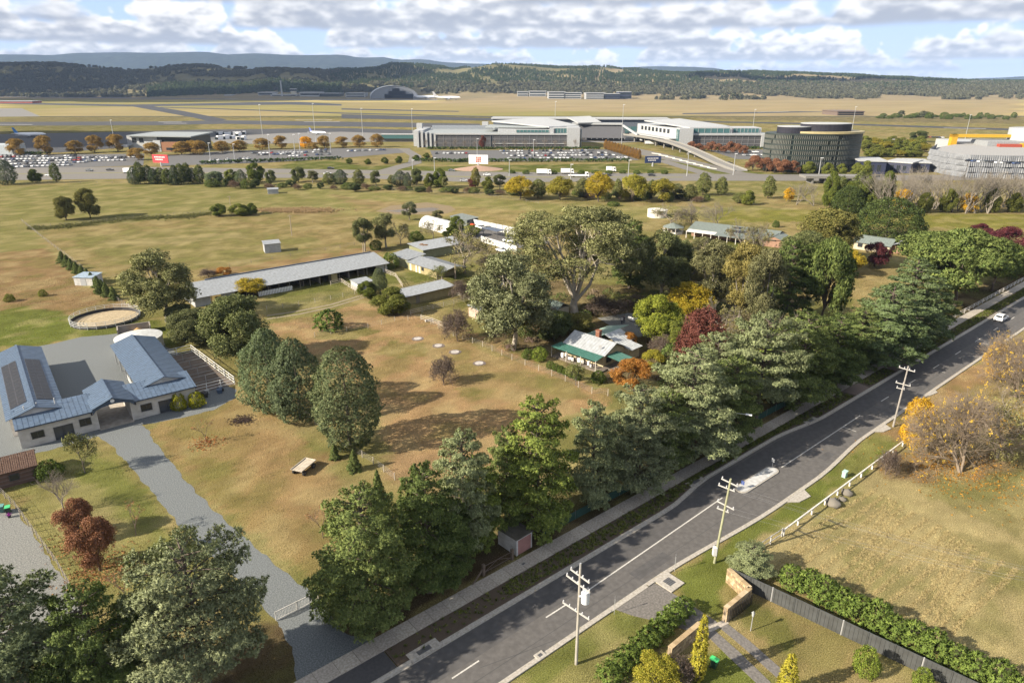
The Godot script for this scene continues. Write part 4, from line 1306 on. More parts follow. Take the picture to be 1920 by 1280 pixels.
	# the gum garden
	plant_all([
		["gum_great", "gum_tree", 1078, 590, 384, 250, "huge pale-trunked gum towering over the cottage garden"],
		["gum_a", "gum_tree", 962, 655, 466, 175, "big drooping grey-green gum beside the brown paddock", leaf_grey],
		["gum_a", "gum_tree", 940, 600, 478, 110, "grey gum crown behind the drooping gum", leaf_dull],
		["gum_a", "gum_tree", 1235, 575, 428, 115, "dense gum to the right of the huge pale gum", leaf_dark],
		["green_cedar_a", "cedar_tree", 1180, 540, 412, 90, "dark conifer hidden behind the huge pale gum", dusk],
		["gum_b", "gum_tree", 1330, 590, 448, 95, "brown-green gum left of the tall slender gums", leaf_dull],
		["gum_b", "gum_tree", 1385, 610, 452, 95, "olive gum in the middle of the garden belt", leaf_warm],
		["gum_b", "gum_tree", 1425, 640, 462, 85, "slender gum with a pale trunk above the cedars", leaf_dull],
		["green_cedar_a", "cedar_tree", 1470, 620, 448, 95, "near-black conifer beside the slender gum", dusk],
		["pine_broad", "pine_tree", 1535, 620, 438, 110, "tiered green pine at the edge of the small golden clearing"],
		["wattle_a", "oak_tree", 1540, 500, 386, 125, "large olive-brown tree above the homestead end", leaf_warm],
		["dark_round", "oak_tree", 1662, 450, 368, 135, "great dark round tree above the farmhouse roof"],
		["wattle_a", "oak_tree", 1500, 520, 430, 90, "green tree left of the large olive-brown tree"],
		["bare_b", "bare_tree", 1300, 520, 450, 80, "grey leafless tree below the homestead lawn"],
		["gum_b", "gum_tree", 1270, 560, 445, 70, "dark gum behind the golden conifer", leaf_dark],
		["lime", "golden_conifer", 1288, 600, 526, 92, "bright golden conifer in the garden belt", leaf_warm],
		["broad_a", "round_tree", 1232, 640, 552, 100, "round yellow-green tree behind the cottage court", sun_green],
		["broad_a", "round_tree", 1262, 655, 600, 70, "green shrub tree below the round yellow-green tree"],
		["autumn_red", "autumn_tree", 1312, 705, 575, 118, "large dark red autumn tree behind the blue cedars"],
		["bare_b", "bare_tree", 1350, 640, 560, 90, "brown leafless tree above the dark red tree"],
		["bare_b", "bare_tree", 1460, 680, 575, 90, "twiggy brown tree under the slender gum"],
		["autumn_orange", "autumn_tree", 1182, 728, 673, 82, "orange autumn tree at the cottage corner"],
		["airy_tree", "pear_tree", 1078, 722, 678, 50, "pale green pear tree on the cottage side of the paddock fence"],
		["bare_c", "bare_shrub", 1240, 665, 625, 60, "grey leafless shrub beside the cottage"],
		["round_bush", "grey_shrub", 1258, 680, 642, 45, "silver-grey shrub left of the dark red tree", leaf_grey],
		["lime", "yellow_shrub", 1225, 690, 655, 46, "yellow shrub in front of the cottage gable"],
		["autumn_orange", "autumn_shrub", 1180, 655, 622, 30, "orange climber at the rear corner of the cottage"],
		["round_bush", "lime_bush", 1012, 675, 648, 34, "lime green bush at the veranda's far end", sun_green],
		["round_bush", "dark_shrub", 990, 672, 652, 26, "dark shrub left of the lime green veranda bush", leaf_dark],
		["round_bush", "dark_shrub", 1122, 716, 694, 32, "dark low shrub below the cottage deck", leaf_dark],
		["wattle_a", "round_tree", 1085, 630, 585, 62, "yellow-green tree behind the cottage roof", leaf_warm],
		["wattle_a", "round_tree", 1040, 640, 580, 70, "dark bushes behind the green cottage roof", leaf_dark],
		["bare_c", "bare_shrub", 1015, 620, 570, 80, "purple-brown thicket left of the cottage roof"],
		["bare_c", "bare_shrub", 1130, 590, 545, 90, "brown leafless thicket under the huge gum"],
		["plum", "plum_tree", 1640, 500, 452, 52, "dark purple plum tree in front of the farmhouse"],
		["lime", "autumn_tree", 1590, 518, 466, 60, "golden-orange autumn tree at the clearing", leaf_warm],
		["plum", "plum_tree", 1885, 490, 423, 85, "large maroon tree near the end of the road"],
		["plum", "plum_tree", 1838, 448, 418, 40, "small maroon tree above the broad pine"],
		["bare_c", "plum_tree", 1850, 480, 430, 60, "brown-purple tree beside the large maroon one"],
		["pine_broad", "pine_tree", 1745, 520, 430, 150, "olive pine with flat layers behind the tall layered cedar"],
		["bare_b", "bare_tree", 1258, 430, 382, 84, "pinkish bare tree beside the pale water tank"],
		["bare_a", "bare_tree", 1298, 432, 372, 80, "tall bare tree behind the homestead veranda"],
		["bare_a", "bare_tree", 1346, 434, 374, 70, "white-barked bare tree behind the homestead roof"],
		["gum_b", "gum_tree", 1200, 520, 440, 60, "dark gum left of the homestead lawn", leaf_dark],
		["gum_b", "gum_tree", 1365, 540, 470, 70, "dark gum in front of the homestead", leaf_dark],
		["wattle_a", "round_tree", 1440, 545, 480, 80, "olive tree below the homestead gable"],
		["gum_b", "gum_tree", 1318, 512, 442, 58, "thin gum in front of the homestead veranda", leaf_dull],
		["bare_b", "bare_tree", 1388, 478, 408, 58, "half-bare tree across the homestead roof"],
		["bare_b", "bare_tree", 1428, 482, 410, 52, "second half-bare tree across the homestead roof"],
		["gum_b", "gum_tree", 1290, 545, 470, 60, "olive gum below the homestead lawn", leaf_warm],
		["dark_round", "round_tree", 1588, 400, 346, 60, "dark green tree beside the bare silver poplars"],
		["dark_round", "round_tree", 1520, 690, 620, 90, "dark bush mass behind the roadside row", leaf_dark],
		["round_bush", "dark_shrub", 1150, 386, 377, 26, "lone dark bush in the far yellow paddock", leaf_dark],
		["round_bush", "dark_shrub", 1455, 426, 412, 16, "small round bush behind the homestead roof", leaf_dark],
	])
	# clipped hedge in front of the veranda
	for k in 6:
		grow("round_bush", "clipped_hedge", 1032 + k * 10, 690 + k * 4.4, 676 + k * 4.4, 18, "%s clipped hedge bush from the left below the long veranda" % nth(k), "hedge bushes below the veranda", leaf_dark, "hedge")
	# right of the road
	plant_all([
		["gold_thicket", "autumn_tree", 1800, 885, 735, 200, "wide tangled tree with yellow leaves beside the road pole"],
		["gold_thicket", "autumn_tree", 1905, 745, 618, 150, "tangled yellow-leaved tree farther along the road"],
		["autumn_gold", "autumn_tree", 1712, 842, 745, 66, "bright yellow foliage at the side of the tangled tree"],
		["autumn_gold", "autumn_tree", 1862, 712, 640, 50, "bright yellow foliage on the farther tangled tree"],
		["bare_c", "bare_tree", 1660, 890, 838, 50, "twiggy bush at the end of the white rail"],
		["bare_b", "bare_tree", 1870, 860, 745, 140, "brown twiggy tree behind the yellow one"],
		["blue_cedar_b", "blue_spruce", 1405, 1078, 1020, 92, "blue-green spruce bush behind the grey fence corner", frost],
		["gold_cypress", "golden_cypress", 1307, 1275, 1150, 38, "golden column-shaped cypress beside the driveway wheel tracks"],
		["gold_cypress", "golden_cypress", 1472, 1310, 1225, 46, "golden cypress cut off by the bottom edge"],
		["round_bush", "round_shrub", 1622, 1262, 1212, 52, "round golden-green shrub in front of the grey fence", sun_green],
		["round_bush", "round_shrub", 1728, 1290, 1252, 40, "smaller round shrub against the grey fence", sun_green],
		["bare_c", "autumn_shrub", 1262, 1268, 1222, 90, "brown leafless shrub by the stone wall"],
		["lime", "autumn_shrub", 1225, 1290, 1238, 100, "yellow-leaved shrub at the bottom edge"],
	])
	for k in 9:
		var a := road(16.4 + k * 1.55, 13.2 - k * 0.12)
		plant("hedge_bush", "hedge_bush", a, 1.9, 3.1, "%s hedge plant from the bottom edge behind the transformer pole" % nth(k), "hedge behind the transformer pole", null, "hedge")
	for k in 15:
		var a := road(41.2 + k * 0.12 + 0.35 * (k % 2), 17.5 + k * 1.75)
		plant("hedge_bush", "hedge_conifer", a, 2.9 + 0.4 * (k % 3), 3.7, "%s feathery conifer from the spruce bush along the grey fence" % nth(k), "conifer row along the grey fence", null, "hedge")
	highway_trees(leaf_dark, leaf_dull, leaf_warm)

func highway_trees(leaf_dark: Material, leaf_dull: Material, leaf_warm: Material) -> void:
	var row := "trees between the paddocks and the highway"
	plant_all([
		["cypress_b", "dark_pine", 14, 346, 298, 44, "dark pine by the edge of the upper paddock"],
		["broad_a", "round_tree", 66, 342, 316, 28, "small tree between the edge pine and the highway cars", leaf_dark],
		["poplar", "poplar_tree", 106, 342, 304, 22, "slim dark tree beside the parked car rows", leaf_dark],
		["wattle_a", "round_tree", 403, 348, 320, 36, "pale blue-grey bush in the highway row", tinted("leaf_foliage_pale", 1.2, 1.3, 1.9, "leaf_foliage")],
		["lime", "autumn_tree", 975, 374, 329, 64, "widest golden-green tree in the highway row", leaf_warm],
		["lime", "autumn_tree", 1050, 375, 329, 54, "round yellow-green tree right of the widest golden one", leaf_dull],
		["lime", "autumn_tree", 1122, 378, 320, 56, "golden tree with a pale top in the highway row", leaf_warm],
		["lime", "autumn_tree", 1186, 378, 325, 62, "bright golden tree below the blue billboard"],
		["lime", "autumn_tree", 1242, 378, 333, 52, "yellow-green tree at the end of the golden group", leaf_dull],
		["autumn_red", "autumn_tree", 886, 352, 332, 22, "small red tree beside the poplars"],
		["poplar", "poplar_tree", 892, 352, 312, 22, "tall pale yellow poplar beside the small red tree", leaf_warm],
		["poplar", "poplar_tree", 1440, 372, 328, 30, "lone olive poplar on the green embankment"],
		["broad_a", "round_tree", 1402, 384, 356, 30, "dark low tree under the embankment"],
		["poplar", "poplar_tree", 1318, 366, 322, 34, "twin olive poplar left of the embankment"],
		["poplar", "poplar_tree", 1352, 366, 330, 28, "smaller olive poplar left of the embankment"],
		["autumn_gold", "autumn_tree", 1478, 378, 350, 22, "small orange tree beside the silver bare tree"],
		["silver_poplar", "silver_tree", 1494, 384, 338, 40, "silver bare tree beside the small orange tree"],
		["silver_poplar", "silver_tree", 1525, 386, 342, 56, "leaning silver bare tree below the overpass"],
	], row)
	rng.seed = 61
	for k in 11:
		var x := 252 + k * 12.5 + rnd(-3, 3)
		grow("poplar" if k % 3 else "cypress_b", "dark_tree", x, 344 + rnd(-2, 3), 303 + rnd(-3, 12), 26 + rnd(-4, 6), "%s dark evergreen from the left in the clump below the red sign" % nth(k), "dense dark clump below the red sign", leaf_dark)
	var n5 := -1
	for q in [[437, 344, 312, 30], [455, 346, 318, 26], [484, 342, 305, 30], [512, 347, 320, 22], [560, 343, 312, 26], [588, 342, 318, 22], [620, 345, 320, 26], [640, 346, 318, 26], [672, 350, 318, 28], [706, 350, 315, 26], [735, 346, 325, 22], [750, 349, 318, 26], [768, 350, 325, 20], [785, 349, 317, 22], [804, 352, 325, 20], [823, 352, 316, 26], [836, 354, 330, 18], [912, 356, 332, 26], [940, 356, 326, 24], [1010, 370, 330, 30], [1092, 368, 328, 28], [1160, 372, 330, 24], [1222, 372, 338, 26], [1268, 374, 338, 30], [1290, 376, 340, 26], [1385, 382, 360, 24]]:
		n5 += 1
		grow(["poplar", "gum_b", "wattle_a", "cypress_b", "broad_a"][int(q[0] + q[2]) % 5], "row_tree", q[0] + rnd(-4, 4), q[1] + rnd(-2, 2), q[2] + rnd(-3, 5), q[3] * rnd(0.85, 1.35), "%s olive tree from the left in the loose highway row" % nth(n5), "loose tree row along the highway", [leaf_dull, leaf_dark, null][int(q[0]) % 3])
	for k in 46:
		grow(["round_bush", "wattle_a", "bare_c"][k % 3], "row_shrub", 400 + k * 20.5 + rnd(-8, 8), 348 + k * 0.62 + rnd(-3, 4), 336 + k * 0.62 + rnd(-4, 3), rnd(14, 34), "%s scrubby low bush from the left in the highway tree row" % nth(k), "scrub between the highway trees", [leaf_dull, leaf_dark, leaf_warm][k % 3], "shrub")
	# bare silver poplars, leaning with the wind
	for k in 24:
		var x := 1650 + k * 12.0 + rnd(-5, 5)
		grow("silver_poplar", "silver_tree", x, 392 + rnd(-8, 10), 312 + (k % 4) * 7 + rnd(-4, 6), 66, "%s leaning bare silver poplar from the left in the pale thicket" % nth(k), "pale thicket of bare poplars")
	for k in 7:
		grow("poplar" if k % 2 else "broad_a", "dark_tree", 1555 + k * 17, 388 + rnd(-4, 4), 318 + (k % 3) * 10, 36, "%s dark tree from the left between overpass and silver poplars" % nth(k), "dark trees beside the overpass", leaf_dark)
	for k in 6:
		grow("autumn_gold" if k % 3 == 0 else "broad_a", "thicket_tree", 1690 + k * 42, 398, 352 + (k % 2) * 8, 34, "%s leafy tree from the left among the bare silver poplars" % nth(k), "leafy trees in the pale thicket", null if k % 3 == 0 else leaf_dull)

# ---------------------------------------------------------------- farm buildings
# inside a building: u along its front, v towards its back
func at(u: float, y: float, v: float) -> Vector3:
	return Vector3(u, y, -v)

func rough_paint(called: String, r := 0.5, gg := 0.5, b := 0.5, rough := 0.7) -> StandardMaterial3D:
	if mats.has(called):
		return mats[called]
	if not mats.has("grime"):
		mats["grime"] = noise_tex(0.012, Color(0.80, 0.79, 0.77), Color(1, 1, 1), 6, 512, 61)
	return textured(mat(called, r, gg, b, rough), mats["grime"], 0.15)

func walls(t: Node3D, m: Material, u0: float, u1: float, v0: float, v1: float, h: float, called := "wall", y0 := 0.0) -> MeshInstance3D:
	var s := Geo.new()
	s.block(at(u0, y0, v0), at(u1, h, v1))
	return piece(called, s, m, t)

func gable(t: Node3D, m: Material, u0: float, u1: float, v0: float, v1: float, eave: float, ridge: float, along_v: bool, over := 0.3, rib := 0.8, ends: Material = null) -> MeshInstance3D:
	var s := Geo.new()
	if along_v:
		var c := (u0 + u1) * 0.5
		var drop := (ridge - eave) / (c - u0) * over
		for q in [[u0 - over, c], [u1 + over, c]]:
			s.slab(at(q[0], eave - drop, v0 - over), at(q[0], eave - drop, v1 + over), at(q[1], ridge, v1 + over), at(q[1], ridge, v0 - over), 0.08, rib)
		s.bar(at(c, ridge + 0.04, v0 - over), at(c, ridge + 0.04, v1 + over), 0.3, 0.06)
		for v in [v0 + 0.01, v1 - 0.01]:
			var g := Geo.new()
			g.tri(at(u0, eave, v), at(u1, eave, v), at(c, ridge - 0.09, v))
			g.tri(at(u1, eave, v + 0.03), at(u0, eave, v + 0.03), at(c, ridge - 0.09, v + 0.03))
			if ends:
				piece("gable", g, ends, t)
	else:
		var c := (v0 + v1) * 0.5
		var drop := (ridge - eave) / (c - v0) * over
		for q in [[v0 - over, c], [v1 + over, c]]:
			s.slab(at(u0 - over, eave - drop, q[0]), at(u1 + over, eave - drop, q[0]), at(u1 + over, ridge, q[1]), at(u0 - over, ridge, q[1]), 0.08, rib)
		s.bar(at(u0 - over, ridge + 0.04, c), at(u1 + over, ridge + 0.04, c), 0.3, 0.06)
		for u in [u0 + 0.01, u1 - 0.01]:
			var g := Geo.new()
			g.tri(at(u, eave, v0), at(u, eave, v1), at(u, ridge - 0.09, c))
			g.tri(at(u + 0.03, eave, v1), at(u + 0.03, eave, v0), at(u + 0.03, ridge - 0.09, c))
			if ends:
				piece("gable", g, ends, t)
	return piece("roof", s, m, t)

func skillion(t: Node3D, m: Material, u0: float, u1: float, v0: float, v1: float, y0: float, y1: float, rib := 0.8, called := "roof") -> MeshInstance3D:
	var s := Geo.new()
	s.slab(at(u0, y0, v0), at(u1, y0, v0), at(u1, y1, v1), at(u0, y1, v1), 0.08, rib)
	return piece(called, s, m, t)

# a framed window or glass door on the wall facing front (or turned about y)
func window(t: Node3D, p: Vector3, w: float, h: float, turn := 0.0, lights := 2, called := "window", frame_m: Material = null, glass: Material = null) -> void:
	var f := Geo.new()
	var b := Basis(Vector3.UP, turn)
	var k := 0.09
	for q in [[0, h * 0.5, w + k, k], [0, -h * 0.5, w + k, k], [-w * 0.5, 0, k, h], [w * 0.5, 0, k, h]]:
		f.box(p + b * Vector3(q[0], q[1], 0.04), Vector3(q[2], q[3], 0.12), b)
	for i in range(1, lights):
		f.box(p + b * Vector3(-w * 0.5 + w * i / lights, 0, 0.04), Vector3(0.06, h, 0.11), b)
	var o := piece(called, f, frame_m if frame_m else mat("window_frame", 0.05, 0.055, 0.06, 0.5), t)
	for i in lights:
		var g := Geo.new()
		g.box(p + b * Vector3(-w * 0.5 + w * (i + 0.5) / lights, 0, 0.015), Vector3(w / lights - 0.05, h - 0.05, 0.03), b)
		piece("pane", g, glass if glass else mat("window_glass", 0.025, 0.03, 0.035, 0.08), o)

func posts(t: Node3D, m: Material, spots: Array, h: float, w := 0.12, called := "post") -> void:
	var s := Geo.new()
	s.block(Vector3(-w * 0.5, -0.05, -w * 0.5), Vector3(w * 0.5, h, w * 0.5))
	var ms := s.mesh()
	for p in spots:
		meshed(called, ms, m, t).position = p

func solar(t: Node3D, a: Vector3, b: Vector3, d: Vector3, e: Vector3, nu: int, nv: int) -> void:
	# a field of panels on a roof slope between four corners
	var glass := mat("solar_glass", 0.012, 0.013, 0.017, 0.5)
	var trim := mat("solar_trim", 0.06, 0.06, 0.07, 0.6)
	var up := (b - a).cross(d - a).normalized()
	up = up if up.y > 0 else -up
	for i in nu:
		for j in nv:
			var f := func(x: float, y: float) -> Vector3:
				return a.lerp(b, x).lerp(e.lerp(d, x), y)
			var x0 := (i + 0.02) / nu
			var x1 := (i + 0.98) / nu
			var y0 := (j + 0.02) / nv
			var y1 := (j + 0.98) / nv
			var s := Geo.new()
			s.slab(f.call(x0, y0) + up * 0.09, f.call(x1, y0) + up * 0.09, f.call(x1, y1) + up * 0.09, f.call(x0, y1) + up * 0.09, 0.04)
			var o := piece("solar_panel", s, trim, t)
			var k := Geo.new()
			var ix := 0.04 / nu
			var iy := 0.04 / nv
			k.slab(f.call(x0 + ix, y0 + iy) + up * 0.097, f.call(x1 - ix, y0 + iy) + up * 0.097, f.call(x1 - ix, y1 - iy) + up * 0.097, f.call(x0 + ix, y1 - iy) + up * 0.097, 0.005)
			piece("cells", k, glass, o)

func stables() -> void:
	var cream := rough_paint("pale_render", 0.60, 0.58, 0.55, 0.9)
	var blue := rough_paint("blue_steel_roof", 0.105, 0.155, 0.235, 0.45)
	blue.metallic = 0.1
	var trim := mat("navy_trim", 0.045, 0.07, 0.115, 0.5)
	var t := thing("stable_complex", "pale walled stables with blue steel roofs, solar panels and a central archway", "stables", Vector3(-74.39, 0, -91.1), deg_to_rad(38.2))
	# front ranges on both sides of the archway
	walls(t, cream, 0, 10.3, 0, 5.4, 3.35)
	walls(t, cream, 15.4, 25.3, 0, 5.4, 3.35)
	skillion(t, blue, -0.25, 10.35, -0.35, 5.6, 3.42, 4.35, 0.75)
	skillion(t, blue, 15.35, 25.55, -0.35, 5.6, 3.42, 4.35, 0.75)
	for q in [[-0.25, 10.3], [15.4, 25.55]]:
		var fascia := Geo.new()
		fascia.bar(at(q[0], 3.32, -0.37), at(q[1], 3.32, -0.37), 0.06, 0.2)
		piece("fascia", fascia, trim, t)
	# long barns behind
	walls(t, cream, -0.7, 6.3, 5.4, 36.5, 3.9)
	gable(t, blue, -0.8, 6.4, 3.2, 36.6, 3.95, 5.1, true, 0.3, 0.8, cream)
	gable(t, blue, 17.6, 25.2, 3.4, 29.2, 3.9, 5.1, true, 0.3, 0.8, cream)
	walls(t, cream, 21.8, 25.2, 5.4, 29.0, 3.85)
	posts(t, mat("steel_post", 0.5, 0.5, 0.5, 0.5, 0.3), [at(17.8, 0, 9), at(17.8, 0, 14), at(17.8, 0, 19), at(17.8, 0, 24), at(17.8, 0, 28.8)], 3.9, 0.16)
	var rail := Geo.new()
	for k in 3:
		rail.bar(at(17.8, 0.5 + k * 0.4, 5.4), at(17.8, 0.5 + k * 0.4, 18), 0.05, 0.08)
	piece("stall_rail", rail, mat("rail_white", 0.7, 0.7, 0.68, 0.6), t)
	# archway
	gable(t, blue, 9.9, 15.8, -0.9, 8.2, 4.0, 5.2, true, 0.15, 0.75)
	var arch := Geo.new()
	for i in 12:
		var x0 := -2.95 + i * 5.9 / 12.0
		var x1 := x0 + 5.9 / 12.0
		var lo0 := 3.0 + 1.05 * sqrt(maxf(0.0, 1.0 - pow(x0 / 2.95, 2.0)))
		var lo1 := 3.0 + 1.05 * sqrt(maxf(0.0, 1.0 - pow(x1 / 2.95, 2.0)))
		var hi0 := 5.12 - absf(x0) * 0.407
		var hi1 := 5.12 - absf(x1) * 0.407
		arch.quad(at(12.85 + x0, lo0, -0.85), at(12.85 + x1, lo1, -0.85), at(12.85 + x1, hi1, -0.85), at(12.85 + x0, hi0, -0.85))
		arch.quad(at(12.85 + x1, lo1, -0.7), at(12.85 + x0, lo0, -0.7), at(12.85 + x0, hi0, -0.7), at(12.85 + x1, hi1, -0.7))
		arch.quad(at(12.85 + x0, lo0, -0.7), at(12.85 + x1, lo1, -0.7), at(12.85 + x1, lo1, -0.85), at(12.85 + x0, lo0, -0.85))
	var ar := piece("arch_panel", arch, trim, t)
	var badge := Geo.new()
	badge.tube(at(12.85, 4.62, -0.84), at(12.85, 4.62, -0.9), 0.3, 0.3, 16)
	piece("round_badge", badge, mat("badge_white", 0.7, 0.7, 0.7, 0.5), ar)
	walls(t, cream, 10.25, 10.45, -0.1, 8.0, 3.95)
	walls(t, cream, 15.25, 15.45, -0.1, 8.0, 3.95)
	walls(t, rough_paint("arch_floor", 0.42, 0.38, 0.33, 0.9), 10.4, 15.3, -0.6, 9.0, 0.05, "floor")
	# openings
	var gl := mat("screen_glass", 0.06, 0.065, 0.075, 0.2)
	window(t, at(2.35, 1.75, -0.01), 1.6, 1.05)
	window(t, at(5.7, 1.12, -0.01), 2.5, 2.1, 0, 2, "sliding_door", null, gl)
	window(t, at(8.7, 1.85, -0.01), 1.55, 1.15)
	window(t, at(17.5, 1.75, -0.01), 1.6, 1.15)
	window(t, at(20.5, 1.12, -0.01), 2.2, 2.1, 0, 2, "sliding_door", null, gl)
	for u in [9.75, 16.0]:
		var s := Geo.new()
		s.tube(at(u, 2.75, -0.2), at(u, 3.05, -0.2), 0.13, 0.1, 8)
		s.tube(at(u, 3.05, -0.2), at(u, 3.2, -0.2), 0.16, 0.02, 8)
		s.bar(at(u, 2.7, 0), at(u, 2.7, -0.2), 0.05, 0.05)
		piece("wall_lantern", s, mat("black_iron", 0.02, 0.02, 0.022, 0.5), t)
	for k in 3:
		window(t, at(-0.71, 2.0, 9 + k * 8), 1.2, 1.0, PI * 0.5 * -1.0, 2)
	# solar arrays, three columns on the left slope and on the right slope of the long barn
	var ly := func(u: float) -> float:
		return 3.95 + (minf(u + 0.8, 6.4 - u)) / 3.6 * 1.15
	solar(t, at(-0.2, ly.call(-0.2), 6.5), at(-0.2, ly.call(-0.2), 28), at(2.1, ly.call(2.1), 28), at(2.1, ly.call(2.1), 6.5), 13, 2)
	solar(t, at(5.6, ly.call(5.6), 6.5), at(5.6, ly.call(5.6), 28), at(3.4, ly.call(3.4), 28), at(3.4, ly.call(3.4), 6.5), 13, 2)
	for q in [[1.5, 4.1], [5.6, 4.6], [3.2, 4.4]]:
		var s := Geo.new()
		s.tube(at(q[0], 4.0, q[1]), at(q[0], 5.2, q[1]), 0.09, 0.09, 8)
		piece("vent_pipe", s, mat("steel_post"), t)
	# the sand yard beside the stables
	var y := thing("horse_yard", "dark sand yard with white pipe rails beside the stables", "yard", Vector3(-74.39, 0, -91.1), deg_to_rad(38.2))
	var sand := Geo.new()
	sand.prism([at(25.6, 0, 4.4), at(33.0, 0, 4.4), at(31.2, 0, 26.5), at(25.4, 0, 26.5)], 0.0, 0.06)
	piece("sand_floor", sand, rough_paint("yard_sand", 0.15, 0.12, 0.10, 1.0), y)
	var edge := [at(25.7, 0, 4.4), at(33.0, 0, 4.4), at(31.2, 0, 26.5), at(25.5, 0, 26.5)]
	rails(y, edge, 1.5, 3, mat("rail_white"), 2.6)
	for k in 4:
		rails(y, [at(25.6, 0, 8.5 + k * 4.6), at(32.6 - k * 0.4, 0, 8.5 + k * 4.6)], 1.5, 2, mat("rail_grey", 0.3, 0.3, 0.3, 0.6), 3.5)
	# clutter by the end wall
	var junk := thing("barrow_load", "pile of dark tack boxes and buckets at the end of the stables", "clutter", Vector3(-74.39, 0, -91.1), deg_to_rad(38.2))
	rng.seed = 31
	for k in 12:
		var s := Geo.new()
		s.box(at(rnd(26.2, 30.5), rnd(0.2, 0.45), rnd(1.6, 3.6)), Vector3(rnd(0.4, 0.9), rnd(0.4, 0.9), rnd(0.4, 0.8)), Basis(Vector3.UP, rnd(0, 3)))
		var cc: Color = [Color(0.03, 0.03, 0.03), Color(0.35, 0.35, 0.35), Color(0.05, 0.08, 0.14), Color(0.02, 0.02, 0.02)][k % 4]
		piece("box", s, mat("junk_%d" % (k % 4), cc.r, cc.g, cc.b, 0.6), junk)

# rails on posts along a line of points (thing space); each bay is rails, each post a part
func rails(t: Node3D, pts: Array, h: float, count: int, m: Material, bay := 2.6, low := 0.35) -> void:
	var p := Geo.new()
	p.block(Vector3(-0.06, -0.05, -0.06), Vector3(0.06, h + 0.06, 0.06))
	var pm := p.mesh()
	for i in pts.size() - 1:
		var a: Vector3 = pts[i]
		var b: Vector3 = pts[i + 1]
		var n := maxi(1, int(round(a.distance_to(b) / bay)))
		for k in n + (1 if i == pts.size() - 2 else 0):
			meshed("post", pm, m, t).position = a.lerp(b, float(k) / n)
		for j in count:
			var y := lerpf(low, h, float(j) / maxi(1, count - 1)) if count > 1 else h
			var s := Geo.new()
			s.bar(a + Vector3.UP * y, b + Vector3.UP * y, 0.05, 0.09)
			piece("rail", s, m, t)

